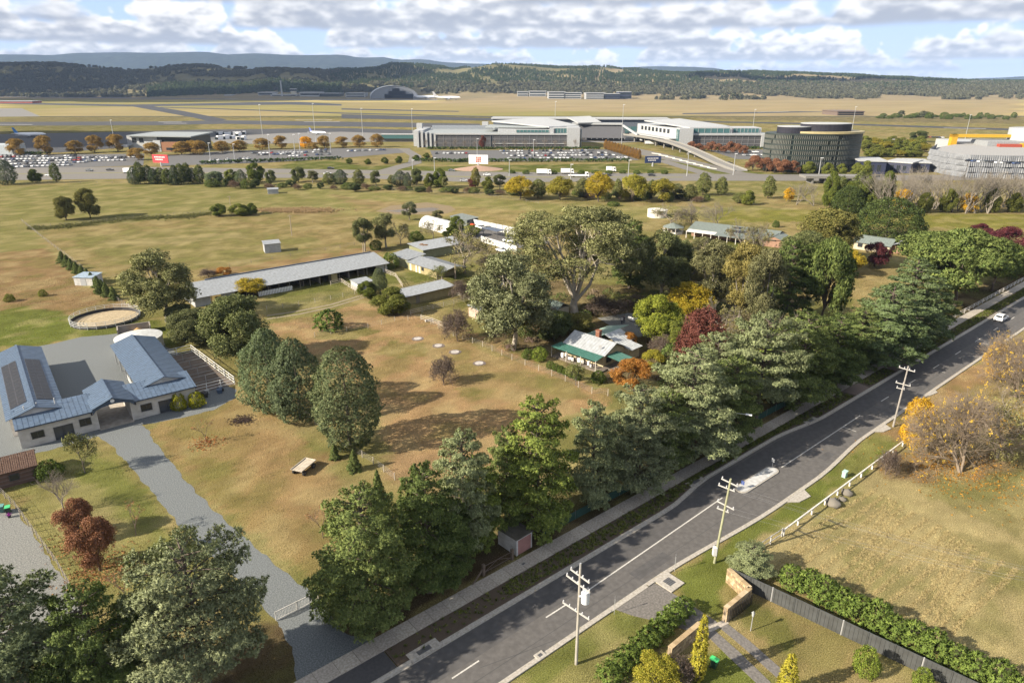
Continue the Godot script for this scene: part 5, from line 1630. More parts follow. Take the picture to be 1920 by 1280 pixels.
func sheds() -> void:
	var zinc := rough_paint("zinc_roof", 0.36, 0.385, 0.41, 0.45)
	zinc.metallic = 0.25
	var iron := rough_paint("grey_iron", 0.40, 0.42, 0.44, 0.55)
	var sage := rough_paint("sage_wall", 0.24, 0.25, 0.15, 0.9)
	var ochre := rough_paint("ochre_wall", 0.36, 0.31, 0.16, 0.9)
	var timber := rough_paint("grey_timber", 0.26, 0.23, 0.19, 0.95)
	# long open-fronted shed
	var t := thing("long_shed", "very long open-fronted shed under a pale grey iron roof", "shed", spot(390, 572), deg_to_rad(40.0))
	skillion(t, zinc, -3.4, 51.6, -1.0, 8.2, 2.55, 4.3, 0.9)
	skillion(t, zinc, 3.0, 51.0, 8.3, 12.0, 4.05, 3.2, 0.9, "back_roof")
	var ridge := Geo.new()
	ridge.bar(at(2.4, 4.42, 8.3), at(50.5, 4.42, 8.3), 0.35, 0.22)
	piece("ridge_vent", ridge, mat("navy_trim", 0.045, 0.07, 0.115), t)
	walls(t, iron, -3.0, 51.2, 11.6, 11.8, 3.2, "back_wall")
	walls(t, iron, -3.0, -2.8, 0.0, 11.6, 2.6, "end_wall")
	walls(t, iron, 51.0, 51.2, 0.0, 11.6, 2.55, "end_wall")
	walls(t, iron, -2.8, 0.8, 0.0, 0.12, 2.4, "front_panel")
	walls(t, iron, 3.4, 6.8, 0.0, 0.12, 2.4, "front_panel")
	walls(t, iron, 47.6, 51.0, 0.0, 0.12, 2.4, "front_panel")
	walls(t, ochre, 33.2, 35.0, -0.5, 1.6, 2.3, "feed_store")
	var sp := []
	for k in 18:
		sp.append(at(1.0 + k * 2.9, 0, 0.0))
	posts(t, timber, sp, 2.55, 0.16)
	for k in 9:
		walls(t, timber, 7.0 + k * 4.6, 7.12 + k * 4.6, 0.6, 11.5, 1.7, "stall_partition")
	var pk := thing("picket_fence", "white picket panels standing along the front of the long shed", "fence", spot(390, 572), deg_to_rad(40.0))
	var ps := Geo.new()
	ps.block(Vector3(-0.14, 0, -0.03), Vector3(0.14, 1.25, 0.03))
	var pm := ps.mesh()
	for k in 22:
		meshed("picket", pm, mat("rail_white", 0.7, 0.7, 0.68, 0.6), pk).position = at(12.6 + k * 0.42, 0.05, -0.9)
	var pr := Geo.new()
	pr.bar(at(12.4, 0.9, -0.85), at(21.8, 0.9, -0.85), 0.05, 0.08)
	piece("rail", pr, mat("rail_white"), pk)
	# two green sheds joined end to end, the nearer one with a veranda
	t = thing("farm_shed", "pair of joined green and ochre sheds with grey iron roofs and a corner veranda", "shed", spot(766, 505), deg_to_rad(-47.0))
	walls(t, ochre, 0, 14.0, 0.0, 6.5, 2.5)
	walls(t, sage, -9.2, -0.2, 0.6, 6.0, 2.9)
	skillion(t, zinc, -0.2, 17.2, -0.7, 4.2, 2.5, 3.4)
	skillion(t, zinc, -0.2, 17.2, 8.6, 4.25, 2.5, 3.4, 0.8, "back_roof")
	skillion(t, zinc, -9.8, 0.1, -0.2, 6.6, 2.95, 3.7)
	posts(t, timber, [at(16.9, 0, -0.4), at(16.9, 0, 4.0), at(14.6, 0, -0.4)], 2.55, 0.16)
	for q in [0.7, 3.6, 5.2]:
		walls(t, mat("door_cream", 0.55, 0.50, 0.40, 0.7), q, q + 0.9, -0.06, 0.0, 2.05, "door")
	window(t, at(7.2, 1.5, -0.01), 1.0, 0.9, 0, 1)
	# shed behind with pale roof
	t = thing("farm_shed", "green shed with a pale skillion roof behind the orange bush", "shed", spot(767, 476), deg_to_rad(-10.0))
	t.rotation.y = deg_to_rad(40.0)
	walls(t, sage, 0, 17, -8.5, -0.2, 2.7)
	skillion(t, zinc, -0.4, 17.4, -9.0, 0.3, 2.85, 3.5)
	# low ochre shed
	t = thing("farm_shed", "low ochre shed with a long grey roof beside the dark bush", "shed", spot(779, 569), deg_to_rad(42.0))
	walls(t, ochre, -3.2, 12.0, 0.0, 4.6, 2.4)
	skillion(t, zinc, -3.6, 12.4, -0.6, 5.2, 2.45, 2.95)
	walls(t, timber, 0.2, 1.3, -0.05, 0.0, 2.0, "door")
	# small iron sheds in the paddocks
	for q in [[497, 475, 527, 472, 2.9, 3.4, "small grey iron hut standing in the middle paddock"], [502, 364, 522, 363, 3.6, 2.6, "small grey iron hut below the highway fence"], [140, 535, 174, 536, 3.4, 2.7, "white paddock hut with pale blue roof by the young trees"], [671, 546, 700, 540, 2.8, 2.4, "small white shed beside the pointed dark tree"]]:
		var a := spot(q[0], q[1])
		var b := spot(q[2], q[3])
		t = thing("paddock_hut", q[6], "shed", a, yaw_of(a, b))
		var w := a.distance_to(b)
		walls(t, iron if not "white" in q[6] else rough_paint("hut_white", 0.52, 0.52, 0.51, 0.8), 0, w, 0, w * 0.8, q[5] * 0.88)
		skillion(t, zinc if not "blue" in q[6] else rough_paint("hut_blue", 0.36, 0.46, 0.56, 0.5), -0.2, w + 0.2, -0.25, w * 0.8 + 0.25, q[5] * 0.88, q[5])
		walls(t, mat("door_grey", 0.30, 0.31, 0.32, 0.7), w * 0.35, w * 0.65, -0.05, 0.0, 2.0, "door")
	# rusty timber barn in the corner
	t = thing("old_barn", "rusty roofed old timber barn with weathered red boards beside the bins", "barn", spot(-13, 921), deg_to_rad(36.0))
	var rust := textured(mat("rusty_iron", 0.27, 0.19, 0.14, 0.85), noise_tex(0.02, Color(0.45, 0.33, 0.28), Color(1, 1, 1), 6, 512, 71), 0.35)
	var board := [rough_paint("red_board", 0.17, 0.10, 0.085, 0.95), rough_paint("brown_board", 0.14, 0.095, 0.075, 0.95), rough_paint("grey_board", 0.20, 0.15, 0.13, 0.95)]
	walls(t, rough_paint("brown_board", 0.14, 0.095, 0.075, 0.95), -3.0, 5.25, 0.05, 4.2, 2.35, "lining")
	for k in 12:
		var s := Geo.new()
		s.block(at(-3.0, k * 0.195 + 0.01, 0.0), at(5.3, k * 0.195 + 0.185, 0.06))
		piece("board", s, board[k % 3], t)
		var e := Geo.new()
		e.block(at(5.25, k * 0.195 + 0.01, 0.0), at(5.31, k * 0.195 + 0.185, 4.2))
		piece("board", e, board[(k + 1) % 3], t)
	for k in 9:
		var s := Geo.new()
		s.slab(at(-3.2 + k * 0.97, 2.4, -0.45), at(-2.26 + k * 0.97, 2.4, -0.45), at(-2.26 + k * 0.97, 3.75, 2.1), at(-3.2 + k * 0.97, 3.75, 2.1), 0.04, 0.3)
		piece("roof_sheet", s, rust, t)
		var e := Geo.new()
		e.slab(at(-3.2 + k * 0.97, 2.4, 4.6), at(-2.26 + k * 0.97, 2.4, 4.6), at(-2.26 + k * 0.97, 3.75, 2.12), at(-3.2 + k * 0.97, 3.75, 2.12), 0.04, 0.3)
		piece("roof_sheet", e, rust, t)
	window(t, at(2.6, 1.3, -0.01), 1.1, 0.9, 0, 1)
	# white polytunnel
	t = thing("polytunnel", "white arched polytunnel beside the dam", "polytunnel", spot(785, 425), deg_to_rad(-50.0))
	var film := rough_paint("white_film", 0.62, 0.63, 0.64, 0.45)
	var s := Geo.new()
	for i in 12:
		var a0 := PI * i / 12.0
		var a1 := PI * (i + 1) / 12.0
		s.slab(at(0, sin(a0) * 4.0, 3.6 - cos(a0) * 3.6), at(19, sin(a0) * 4.0, 3.6 - cos(a0) * 3.6), at(19, sin(a1) * 4.0, 3.6 - cos(a1) * 3.6), at(0, sin(a1) * 4.0, 3.6 - cos(a1) * 3.6), 0.05)
	piece("cover", s, film, t)
	var cap := Geo.new()
	for u in [0.05, 18.95]:
		for i in 12:
			var a0 := PI * i / 12.0
			var a1 := PI * (i + 1) / 12.0
			cap.tri(at(u, 0, 3.6), at(u, sin(a0) * 3.95, 3.6 - cos(a0) * 3.55), at(u, sin(a1) * 3.95, 3.6 - cos(a1) * 3.55))
	piece("end_panel", cap, film, t)
	for k in 7:
		var hoop := Geo.new()
		var pp := []
		for i in 13:
			var a := PI * i / 12.0
			pp.append(at(0.2 + k * 3.1, sin(a) * 4.04, 3.6 - cos(a) * 3.64))
		hoop.tubes(pp, 0.05, 0.05, 4)
		piece("hoop", hoop, mat("steel_post", 0.5, 0.5, 0.5), t)
	# green-grey shed next to it
	t = thing("farm_shed", "dark grey-green shed behind the polytunnel", "shed", spot(868, 424), deg_to_rad(-50.0))
	walls(t, rough_paint("slate_wall", 0.13, 0.15, 0.14, 0.8), -9, 2, 0.5, 6, 2.6)
	skillion(t, rough_paint("slate_roof", 0.22, 0.25, 0.24, 0.6), -9.3, 2.3, 0.2, 6.3, 2.65, 3.1)
	# white screen fence: tall panels between dark posts
	t = thing("screen_fence", "tall white panel fence with dark posts behind the asphalt yard", "fence", spot(875, 421), deg_to_rad(-46.0))
	for k in 10:
		walls(t, rough_paint("screen_white", 0.60, 0.61, 0.62, 0.6), k * 3.4 + 0.12, k * 3.4 + 3.28, 0, 0.1, 2.7, "panel")
	var fp := []
	for k in 11:
		fp.append(at(k * 3.4, 0, 0.0))
	posts(t, mat("steel_dark", 0.18, 0.18, 0.18, 0.5), fp, 2.75, 0.16)
	t = thing("boundary_wall", "low white wall on the near side of the asphalt yard", "wall", spot(902, 453), deg_to_rad(-52.0))
	walls(t, rough_paint("screen_white"), 0, 20, 0, 0.25, 2.0)
	for k in 8:
		walls(t, rough_paint("screen_white"), k * 2.75, k * 2.75 + 0.35, -0.06, 0.31, 2.1, "pier")
	# carport on the yard
	t = thing("carport", "dark blue flat carport standing on the asphalt yard", "carport", spot(905, 440), deg_to_rad(-48.0))
	walls(t, mat("carport_blue", 0.07, 0.09, 0.13, 0.5), 0, 8, 0, 4, 2.45, "roof", 2.3)
	posts(t, mat("steel_dark"), [at(0.2, 0, 0.2), at(7.8, 0, 0.2), at(0.2, 0, 3.8), at(7.8, 0, 3.8)], 2.35, 0.14)
	# buildings half hidden behind the gums
	t = thing("garden_shed", "small shed with green roof glimpsed behind the big grey gum", "shed", spot(1000, 588), deg_to_rad(-45.0))
	walls(t, rough_paint("cream_wall", 0.52, 0.47, 0.36, 0.9), 0, 7, 0, 5, 2.5)
	gable(t, rough_paint("pale_green_roof", 0.22, 0.28, 0.245, 0.5), 0, 7, 0, 5, 2.5, 3.7, false, 0.4, 0.8)
	t = thing("garden_shed", "pale pink-walled shed half hidden by the grey gum", "shed", spot(898, 600), deg_to_rad(40.0))
	walls(t, rough_paint("pink_wall", 0.50, 0.38, 0.32, 0.9), 0, 5, 0, 4, 2.4)
	skillion(t, zinc, -0.3, 5.3, -0.4, 4.3, 2.4, 2.8)
	t = thing("garden_shed", "cream walled shed behind the dark grey gum crown", "shed", spot(922, 552), deg_to_rad(-47.0))
	walls(t, rough_paint("cream_wall"), 0, 9, 0, 5, 2.6)
	skillion(t, zinc, -0.3, 9.3, -0.4, 5.3, 2.6, 3.2)

func cottage() -> void:
	var zinc := rough_paint("pale_zinc", 0.45, 0.48, 0.51, 0.4)
	zinc.metallic = 0.2
	var green := rough_paint("green_veranda_sheet", 0.06, 0.17, 0.14, 0.35)
	var mint := rough_paint("faded_green_roof", 0.30, 0.42, 0.37, 0.5)
	var cream := rough_paint("cottage_cream", 0.50, 0.43, 0.28, 0.9)
	var wood := rough_paint("veranda_timber", 0.55, 0.52, 0.46, 0.8)
	# u runs from the near right corner of the long veranda to its far left end, v towards the garden behind
	var t := thing("cottage", "cream cottage with pale iron roofs, green verandas and a brick chimney", "house", Vector3(14.6, 0, -122.4), deg_to_rad(135.1))
	var v := func(u: float, y: float, d: float) -> Vector3:
		return Vector3(u, y, d)
	var blk := func(called: String, m: Material, u0: float, u1: float, v0: float, v1: float, y0: float, y1: float) -> void:
		var s := Geo.new()
		s.block(Vector3(u0, y0, v0), Vector3(u1, y1, v1))
		piece(called, s, m, t)
	var sheet := func(called: String, m: Material, a: Vector3, b: Vector3, c: Vector3, d: Vector3, rib: float) -> void:
		var s := Geo.new()
		s.slab(a, b, c, d, 0.07, rib)
		piece(called, s, m, t)
	blk.call("wall", cream, -2.2, 8.2, 2.2, 9.0, 0.0, 2.7)
	blk.call("wall", cream, -0.5, 6.5, 8.6, 14.0, 0.0, 2.7)
	blk.call("wall", cream, -3.4, -0.4, 9.0, 12.5, 0.0, 2.3)
	# main gable: ridge along u
	sheet.call("roof", zinc, Vector3(-2.7, 2.75, 1.9), Vector3(8.0, 2.75, 1.9), Vector3(8.0, 4.5, 5.6), Vector3(-2.7, 4.5, 5.6), 0.75)
	sheet.call("roof", zinc, Vector3(-2.7, 2.75, 9.3), Vector3(8.0, 2.75, 9.3), Vector3(8.0, 4.5, 5.62), Vector3(-2.7, 4.5, 5.62), 0.75)
	for u in [-2.19, 7.8]:
		var gb := Geo.new()
		gb.tri(Vector3(u, 2.65, 2.2), Vector3(u, 2.65, 9.0), Vector3(u, 4.3, 5.6))
		gb.tri(Vector3(u + 0.03, 2.65, 9.0), Vector3(u + 0.03, 2.65, 2.2), Vector3(u + 0.03, 4.3, 5.6))
		piece("gable", gb, cream, t)
	# rear wing and side lean-tos
	sheet.call("roof", zinc, Vector3(-0.9, 2.6, 9.2), Vector3(-0.9, 2.6, 14.4), Vector3(3.0, 3.9, 14.4), Vector3(3.0, 3.9, 9.2), 0.75)
	sheet.call("roof", mint, Vector3(8.6, 2.3, 2.0), Vector3(8.6, 2.3, 17.6), Vector3(3.02, 3.9, 17.6), Vector3(3.02, 3.9, 5.7), 0.75)
	sheet.call("roof", zinc, Vector3(-4.0, 2.35, 9.0), Vector3(-4.0, 2.35, 12.8), Vector3(-0.6, 2.75, 12.8), Vector3(-0.6, 2.75, 9.0), 0.75)
	# verandas
	sheet.call("veranda_roof", green, Vector3(-2.4, 2.25, -0.4), Vector3(9.2, 2.25, -0.4), Vector3(8.6, 2.72, 2.1), Vector3(-2.4, 2.72, 2.1), 0.6)
	sheet.call("porch_roof", green, Vector3(-6.3, 2.35, 2.6), Vector3(-6.3, 2.35, 6.2), Vector3(-2.5, 2.66, 6.2), Vector3(-2.5, 2.66, 2.6), 0.6)
	blk.call("deck", rough_paint("deck_timber", 0.20, 0.17, 0.14, 0.9), -3.4, 9.0, -0.3, 2.2, 0.0, 0.3)
	blk.call("deck", rough_paint("deck_timber"), -6.2, -2.2, 2.2, 6.6, 0.0, 0.28)
	posts(t, wood, [Vector3(-2.3, 0, -0.3), Vector3(1.4, 0, -0.3), Vector3(5.1, 0, -0.3), Vector3(9.0, 0, -0.3), Vector3(-6.1, 0, 2.8), Vector3(-6.1, 0, 6.0), Vector3(8.5, 0, 17.3), Vector3(8.5, 0, 9.0)], 2.3, 0.13)
	# brick chimney
	var brick := textured(mat("brick_red", 0.30, 0.12, 0.07, 0.95), noise_tex(0.05, Color(0.6, 0.55, 0.5), Color(1, 1, 1), 4, 256, 73), 1.0)
	var ch := Geo.new()
	ch.block(Vector3(1.9, 3.4, 5.9), Vector3(2.8, 5.6, 6.7))
	var cho := piece("chimney", ch, mat("mortar", 0.35, 0.30, 0.26, 1.0), t)
	for k in 13:
		for j in 4:
			for side in 2:
				var s := Geo.new()
				var y := 3.5 + k * 0.155
				if side == 0:
					s.block(Vector3(1.92 + j * 0.22 + (0.0 if k % 2 else -0.04), y, 5.87), Vector3(2.11 + j * 0.22, y + 0.13, 6.0))
				else:
					s.block(Vector3(1.87, y, 5.92 + j * 0.2 - (0.0 if k % 2 else 0.03)), Vector3(2.0, y + 0.13, 6.09 + j * 0.2))
				piece("brick", s, brick, cho)
	var cap := Geo.new()
	cap.block(Vector3(1.82, 5.6, 5.82), Vector3(2.88, 5.75, 6.78))
	piece("chimney_cap", cap, brick, cho)
	window(t, Vector3(-2.2, 1.5, 3.9), 1.6, 1.1, -PI * 0.5, 2)
	window(t, Vector3(-2.2, 1.4, 7.2), 1.2, 1.2, -PI * 0.5, 2)
	window(t, Vector3(1.5, 1.4, 2.2), 1.6, 1.1, PI, 2)
	window(t, Vector3(6.0, 1.4, 2.2), 1.6, 1.1, PI, 2)
	var dish := Geo.new()
	dish.tube(Vector3(-0.6, 3.3, 3.1), Vector3(-0.6, 3.9, 3.1), 0.03, 0.03, 5)
	dish.tube(Vector3(-0.6, 3.9, 3.1), Vector3(-0.75, 3.95, 2.95), 0.04, 0.35, 10)
	piece("satellite_dish", dish, mat("steel_post", 0.5, 0.5, 0.5), t)
	# laundry and furniture on the long veranda
	rng.seed = 12
	var wash := thing("veranda_furniture", "white chairs and cloths crowded under the long green veranda", "furniture", Vector3(14.6, 0, -122.4), deg_to_rad(135.1))
	for k in 12:
		var s := Geo.new()
		s.box(Vector3(-1.5 + k * 0.75, 0.75 + rnd(0, 0.3), rnd(0.0, 0.9)), Vector3(rnd(0.3, 0.7), rnd(0.4, 0.9), rnd(0.2, 0.5)), Basis(Vector3.UP, rnd(0, 1)))
		piece("chair" if k % 2 else "cloth", s, mat("laundry_white", 0.75, 0.74, 0.72, 0.9) if k % 3 else mat("laundry_dark", 0.12, 0.10, 0.1, 0.9), wash)

func far_houses() -> void:
	var mint := rough_paint("mint_roof", 0.18, 0.215, 0.20, 0.5)
	var brick := rough_paint("house_brick", 0.33, 0.20, 0.14, 0.9)
	var white := rough_paint("veranda_white", 0.68, 0.67, 0.64, 0.7)
	var t := thing("homestead", "long brick homestead with pale green roofs, solar panels and white veranda posts", "house", spot(1245, 437), deg_to_rad(-35.7))
	walls(t, brick, 10, 39, 1.5, 12, 2.6)
	skillion(t, mint, 9, 40, -0.6, 7, 2.5, 4.4)
	skillion(t, mint, 9, 40, 14.4, 7.05, 2.5, 4.4, 0.8, "back_roof")
	skillion(t, white, 9.5, 20, -3.0, 0.0, 2.35, 2.75, 0.8, "veranda_roof")
	skillion(t, mint, 20, 34, -3.6, 0.0, 2.3, 2.75, 0.8, "veranda_roof")
	gable(t, mint, 36, 43, -0.5, 8, 2.6, 3.9, true, 0.4, 0.8, brick)
	walls(t, brick, 36, 43, 0, 8, 2.6)
	var sp := []
	for k in 9:
		sp.append(at(9.8 + k * 3.0, 0, -2.9 - (0.5 if k > 3 else 0.0)))
	posts(t, white, sp, 2.4, 0.18)
	for k in 5:
		window(t, at(13 + k * 5, 1.5, 1.49), 1.7, 1.2, 0, 2)
	solar(t, at(22, 3.0, 1.4), at(29, 3.0, 1.4), at(29, 3.55, 3.6), at(22, 3.55, 3.6), 6, 1)
	solar(t, at(24, 3.75, 4.5), at(27, 3.75, 4.5), at(27, 4.2, 6.0), at(24, 4.2, 6.0), 3, 1)
	t = thing("garden_pavilion", "round pavilion with a pale green pyramid roof at the end of the homestead", "pavilion", spot(1262, 437))
	var s := Geo.new()
	for i in 8:
		var a0 := TAU * i / 8.0
		var a1 := TAU * (i + 1) / 8.0
		s.tri(Vector3(cos(a1) * 4.0, 2.4, sin(a1) * 4.0), Vector3(cos(a0) * 4.0, 2.4, sin(a0) * 4.0), Vector3(0, 4.0, 0))
		s.tri(Vector3(cos(a0) * 4.0, 2.39, sin(a0) * 4.0), Vector3(cos(a1) * 4.0, 2.39, sin(a1) * 4.0), Vector3(0, 3.9, 0))
	piece("roof", s, mint, t)
	var pp := []
	for i in 8:
		pp.append(Vector3(cos(TAU * i / 8.0) * 3.7, 0, sin(TAU * i / 8.0) * 3.7))
	posts(t, white, pp, 2.5, 0.2)
	var core := Geo.new()
	for i in 8:
		var a0 := TAU * i / 8.0
		var a1 := TAU * (i + 1) / 8.0
		core.quad(Vector3(cos(a1) * 3.5, 0, sin(a1) * 3.5), Vector3(cos(a0) * 3.5, 0, sin(a0) * 3.5), Vector3(cos(a0) * 3.5, 1.0, sin(a0) * 3.5), Vector3(cos(a1) * 3.5, 1.0, sin(a1) * 3.5))
	piece("low_wall", core, white, t)
	t = thing("farmhouse", "farmhouse with grey and faded green roofs below the dark round tree", "house", spot(1600, 466), deg_to_rad(-43.0))
	walls(t, rough_paint("cream_wall", 0.52, 0.47, 0.36, 0.9), 0, 11, 0, 8, 2.6)
	gable(t, mint, 0, 11, 0, 8, 2.6, 4.2, false, 0.5, 0.8)
	walls(t, brick, 11, 15, 2, 7, 2.5)
	gable(t, rough_paint("zinc_roof", 0.36, 0.385, 0.41), 10.5, 15.5, 1.5, 7.5, 2.5, 3.6, true, 0.4, 0.8)
	for k in 3:
		window(t, at(2 + k * 3.2, 1.5, -0.01), 1.4, 1.1, 0, 2)
	var tk := thing("water_tank", "pale round water tank in the far paddock beside bare trees", "water tank", spot(1232, 406))
	tank(tk, 4.0, 3.0, rough_paint("tank_pale", 0.66, 0.65, 0.58, 0.6))

func tank(t: Node3D, r: float, h: float, m: Material) -> void:
	var s := Geo.new()
	var ro := Geo.new()
	for i in 28:
		var a0 := TAU * i / 28.0
		var a1 := TAU * (i + 1) / 28.0
		var d0 := Vector3(cos(a0), 0, sin(a0))
		var d1 := Vector3(cos(a1), 0, sin(a1))
		s.quad(d1 * r, d0 * r, d0 * r + Vector3.UP * h, d1 * r + Vector3.UP * h)
		ro.tri(d1 * (r + 0.1) + Vector3.UP * h, d0 * (r + 0.1) + Vector3.UP * h, Vector3(0, h + r * 0.13, 0))
		ro.quad(d1 * (r + 0.1) + Vector3.UP * (h - 0.15), d0 * (r + 0.1) + Vector3.UP * (h - 0.15), d0 * (r + 0.1) + Vector3.UP * h, d1 * (r + 0.1) + Vector3.UP * h)
	piece("shell", s, m, t)
	piece("lid", ro, m, t)

func farm_things() -> void:
	# round yard
	var c := spot(198, 599)
	var t := thing("round_yard", "round training yard with dark kickboards and pale pipe rails", "yard", c)
	var pipe := mat("pale_pipe", 0.55, 0.56, 0.56, 0.5, 0.3)
	var sand := Geo.new()
	var ring := []
	for i in 36:
		ring.append(Vector3(cos(TAU * i / 36.0), 0, sin(TAU * i / 36.0)) * 7.0)
	sand.prism(ring, 0.0, 0.05)
	piece("sand_floor", sand, rough_paint("arena_sand", 0.42, 0.34, 0.22, 1.0), t)
	for i in 24:
		var a := Vector3(cos(TAU * i / 24.0), 0, sin(TAU * i / 24.0)) * 7.3
		var b := Vector3(cos(TAU * (i + 1) / 24.0), 0, sin(TAU * (i + 1) / 24.0)) * 7.3
		var p := Geo.new()
		for k in 4:
			p.bar(a + Vector3.UP * (0.45 + k * 0.38), b + Vector3.UP * (0.45 + k * 0.38), 0.05, 0.07)
		p.tube(a, a + Vector3.UP * 1.65, 0.05, 0.05, 6)
		piece("rail_panel", p, pipe, t)
		var kb := Geo.new()
		kb.bar(a * 0.985 + Vector3.UP * 0.35, b * 0.985 + Vector3.UP * 0.35, 0.04, 0.7)
		piece("kickboard", kb, mat("kickboard_black", 0.03, 0.03, 0.035, 0.8), t)
	# rainwater tank, concrete bay, small tank
	var pale := rough_paint("tank_grey", 0.58, 0.60, 0.60, 0.5)
	tank(thing("water_tank", "large pale round rainwater tank behind the blue stables", "water tank", spot(263, 652)), 4.5, 2.6, pale)
	tank(thing("water_tank", "small pale tank close against the large rainwater tank", "water tank", spot(293, 655)), 1.1, 1.3, pale)
	var bay := thing("storage_bay", "grey concrete storage bay of orange sand beside the big tank", "storage bay", spot(221, 633), deg_to_rad(30.0))
	walls(bay, rough_paint("bay_concrete", 0.33, 0.30, 0.27, 0.9), 0, 6.6, 3.0, 3.25, 1.7)
	walls(bay, rough_paint("bay_concrete"), 0, 0.25, 0, 3.0, 1.7)
	walls(bay, rough_paint("bay_concrete"), 6.35, 6.6, 0, 3.0, 1.7)
	var heap := Geo.new()
	for i in 10:
		var a0 := TAU * i / 10.0
		var a1 := TAU * (i + 1) / 10.0
		heap.tri(at(4.0 + cos(a0) * 1.9, 0.02, 1.5 + sin(a0) * 1.3), at(4.0 + cos(a1) * 1.9, 0.02, 1.5 + sin(a1) * 1.3), at(4.0, 1.2, 1.7))
	piece("sand_heap", heap, rough_paint("orange_sand", 0.50, 0.32, 0.14, 1.0), bay)
	# flat-bed cart
	t = thing("farm_cart", "weathered flat-bed wooden cart with black tyres in the front paddock", "cart", spot(570, 882), deg_to_rad(70.0))
	var tim := [rough_paint("cart_timber", 0.50, 0.44, 0.36, 0.9), rough_paint("cart_timber_pale", 0.56, 0.50, 0.42, 0.9)]
	for k in 8:
		var s := Geo.new()
		s.block(Vector3(-1.65, 0.86, -0.86 + k * 0.215), Vector3(1.65, 0.92, -0.86 + k * 0.215 + 0.205))
		piece("plank", s, tim[k % 2], t)
	var rim := Geo.new()
	for z in [-0.9, 0.9]:
		rim.bar(Vector3(-1.7, 0.96, z), Vector3(1.7, 0.96, z), 0.08, 0.16)
	rim.bar(Vector3(1.7, 0.96, -0.9), Vector3(1.7, 0.96, 0.9), 0.08, 0.16)
	piece("side_board", rim, tim[1], t)
	var frame := Geo.new()
	frame.bar(Vector3(-1.6, 0.78, -0.5), Vector3(1.6, 0.78, -0.5), 0.1, 0.12)
	frame.bar(Vector3(-1.6, 0.78, 0.5), Vector3(1.6, 0.78, 0.5), 0.1, 0.12)
	frame.bar(Vector3(-1.1, 0.4, -0.8), Vector3(-1.1, 0.4, 0.8), 0.08, 0.08)
	frame.bar(Vector3(1.1, 0.4, -0.8), Vector3(1.1, 0.4, 0.8), 0.08, 0.08)
	piece("chassis", frame, mat("black_iron", 0.02, 0.02, 0.022), t)
	for q in [[-1.1, -0.85], [-1.1, 0.85], [1.1, -0.85], [1.1, 0.85]]:
		var s := Geo.new()
		s.tube(Vector3(q[0], 0.38, q[1] - 0.11), Vector3(q[0], 0.38, q[1] + 0.11), 0.38, 0.38, 14)
		var w := piece("wheel", s, mat("tyre_black", 0.02, 0.02, 0.02, 0.9), t)
		var hb := Geo.new()
		hb.tube(Vector3(q[0], 0.38, q[1] - 0.13), Vector3(q[0], 0.38, q[1] + 0.13), 0.17, 0.17, 10)
		piece("hub", hb, mat("steel_dark", 0.18, 0.18, 0.18), w)
	# round salt-lick pads of white stones in the paddock
	var k := 0
	for q in [[783, 635, "farthest"], [822, 648, "second farthest"], [853, 660, "second nearest"], [899, 681, "nearest"]]:
		var pad := thing("stone_pad", "%s of the four round white stone pads in the brown paddock" % q[2], "stone pad", spot(q[0], q[1]), 0, "white pads in the brown paddock")
		var rr := []
		var r2 := []
		for i in 18:
			rr.append(Vector3(cos(TAU * i / 18.0) * rnd(1.25, 1.4), 0, sin(TAU * i / 18.0) * rnd(1.25, 1.4)))
			r2.append(Vector3(cos(TAU * i / 18.0) * rnd(0.75, 0.95), 0, sin(TAU * i / 18.0) * rnd(0.75, 0.95)))
		var s := Geo.new()
		s.prism(rr, -0.05, 0.04)
		piece("dark_rim", s, rough_paint("rim_grey", 0.16, 0.13, 0.12, 1.0), pad)
		var s2 := Geo.new()
		s2.prism(r2, 0.0, 0.10)
		piece("white_bed", s2, rough_paint("lime_white", 0.48, 0.45, 0.43, 1.0), pad)
		k += 1
	# bins at the gravel edge
	bin(spot(4, 960), 0.4, Color(0.10, 0.24, 0.22), "teal wheelie bin standing behind the green-lidded one")
	bin(spot(16, 962), 0.5, Color(0.06, 0.42, 0.16), "dark wheelie bin with a bright green lid on the gravel edge", true)
	var fl := thing("flower_pot", "small pot of purple flowers in front of the bins", "plant pot", spot(17, 970))
	var fp := Geo.new()
	fp.tube(Vector3.ZERO, Vector3(0, 0.35, 0), 0.16, 0.22, 10)
	piece("pot", fp, mat("black_iron"), fl)
	var ff := Leafage.new()
	for i in 26:
		ff.add(leaves[i % 6], facing(ball(), 0.12, Vector3(rnd(-0.25, 0.25), rnd(0.35, 0.6), rnd(-0.25, 0.25))), Color(0.30, 0.03, 0.30))
	meshed("flowers", ff.mesh(), tinted("flower_petals", 1, 1, 1, "leaf_foliage"), fl)

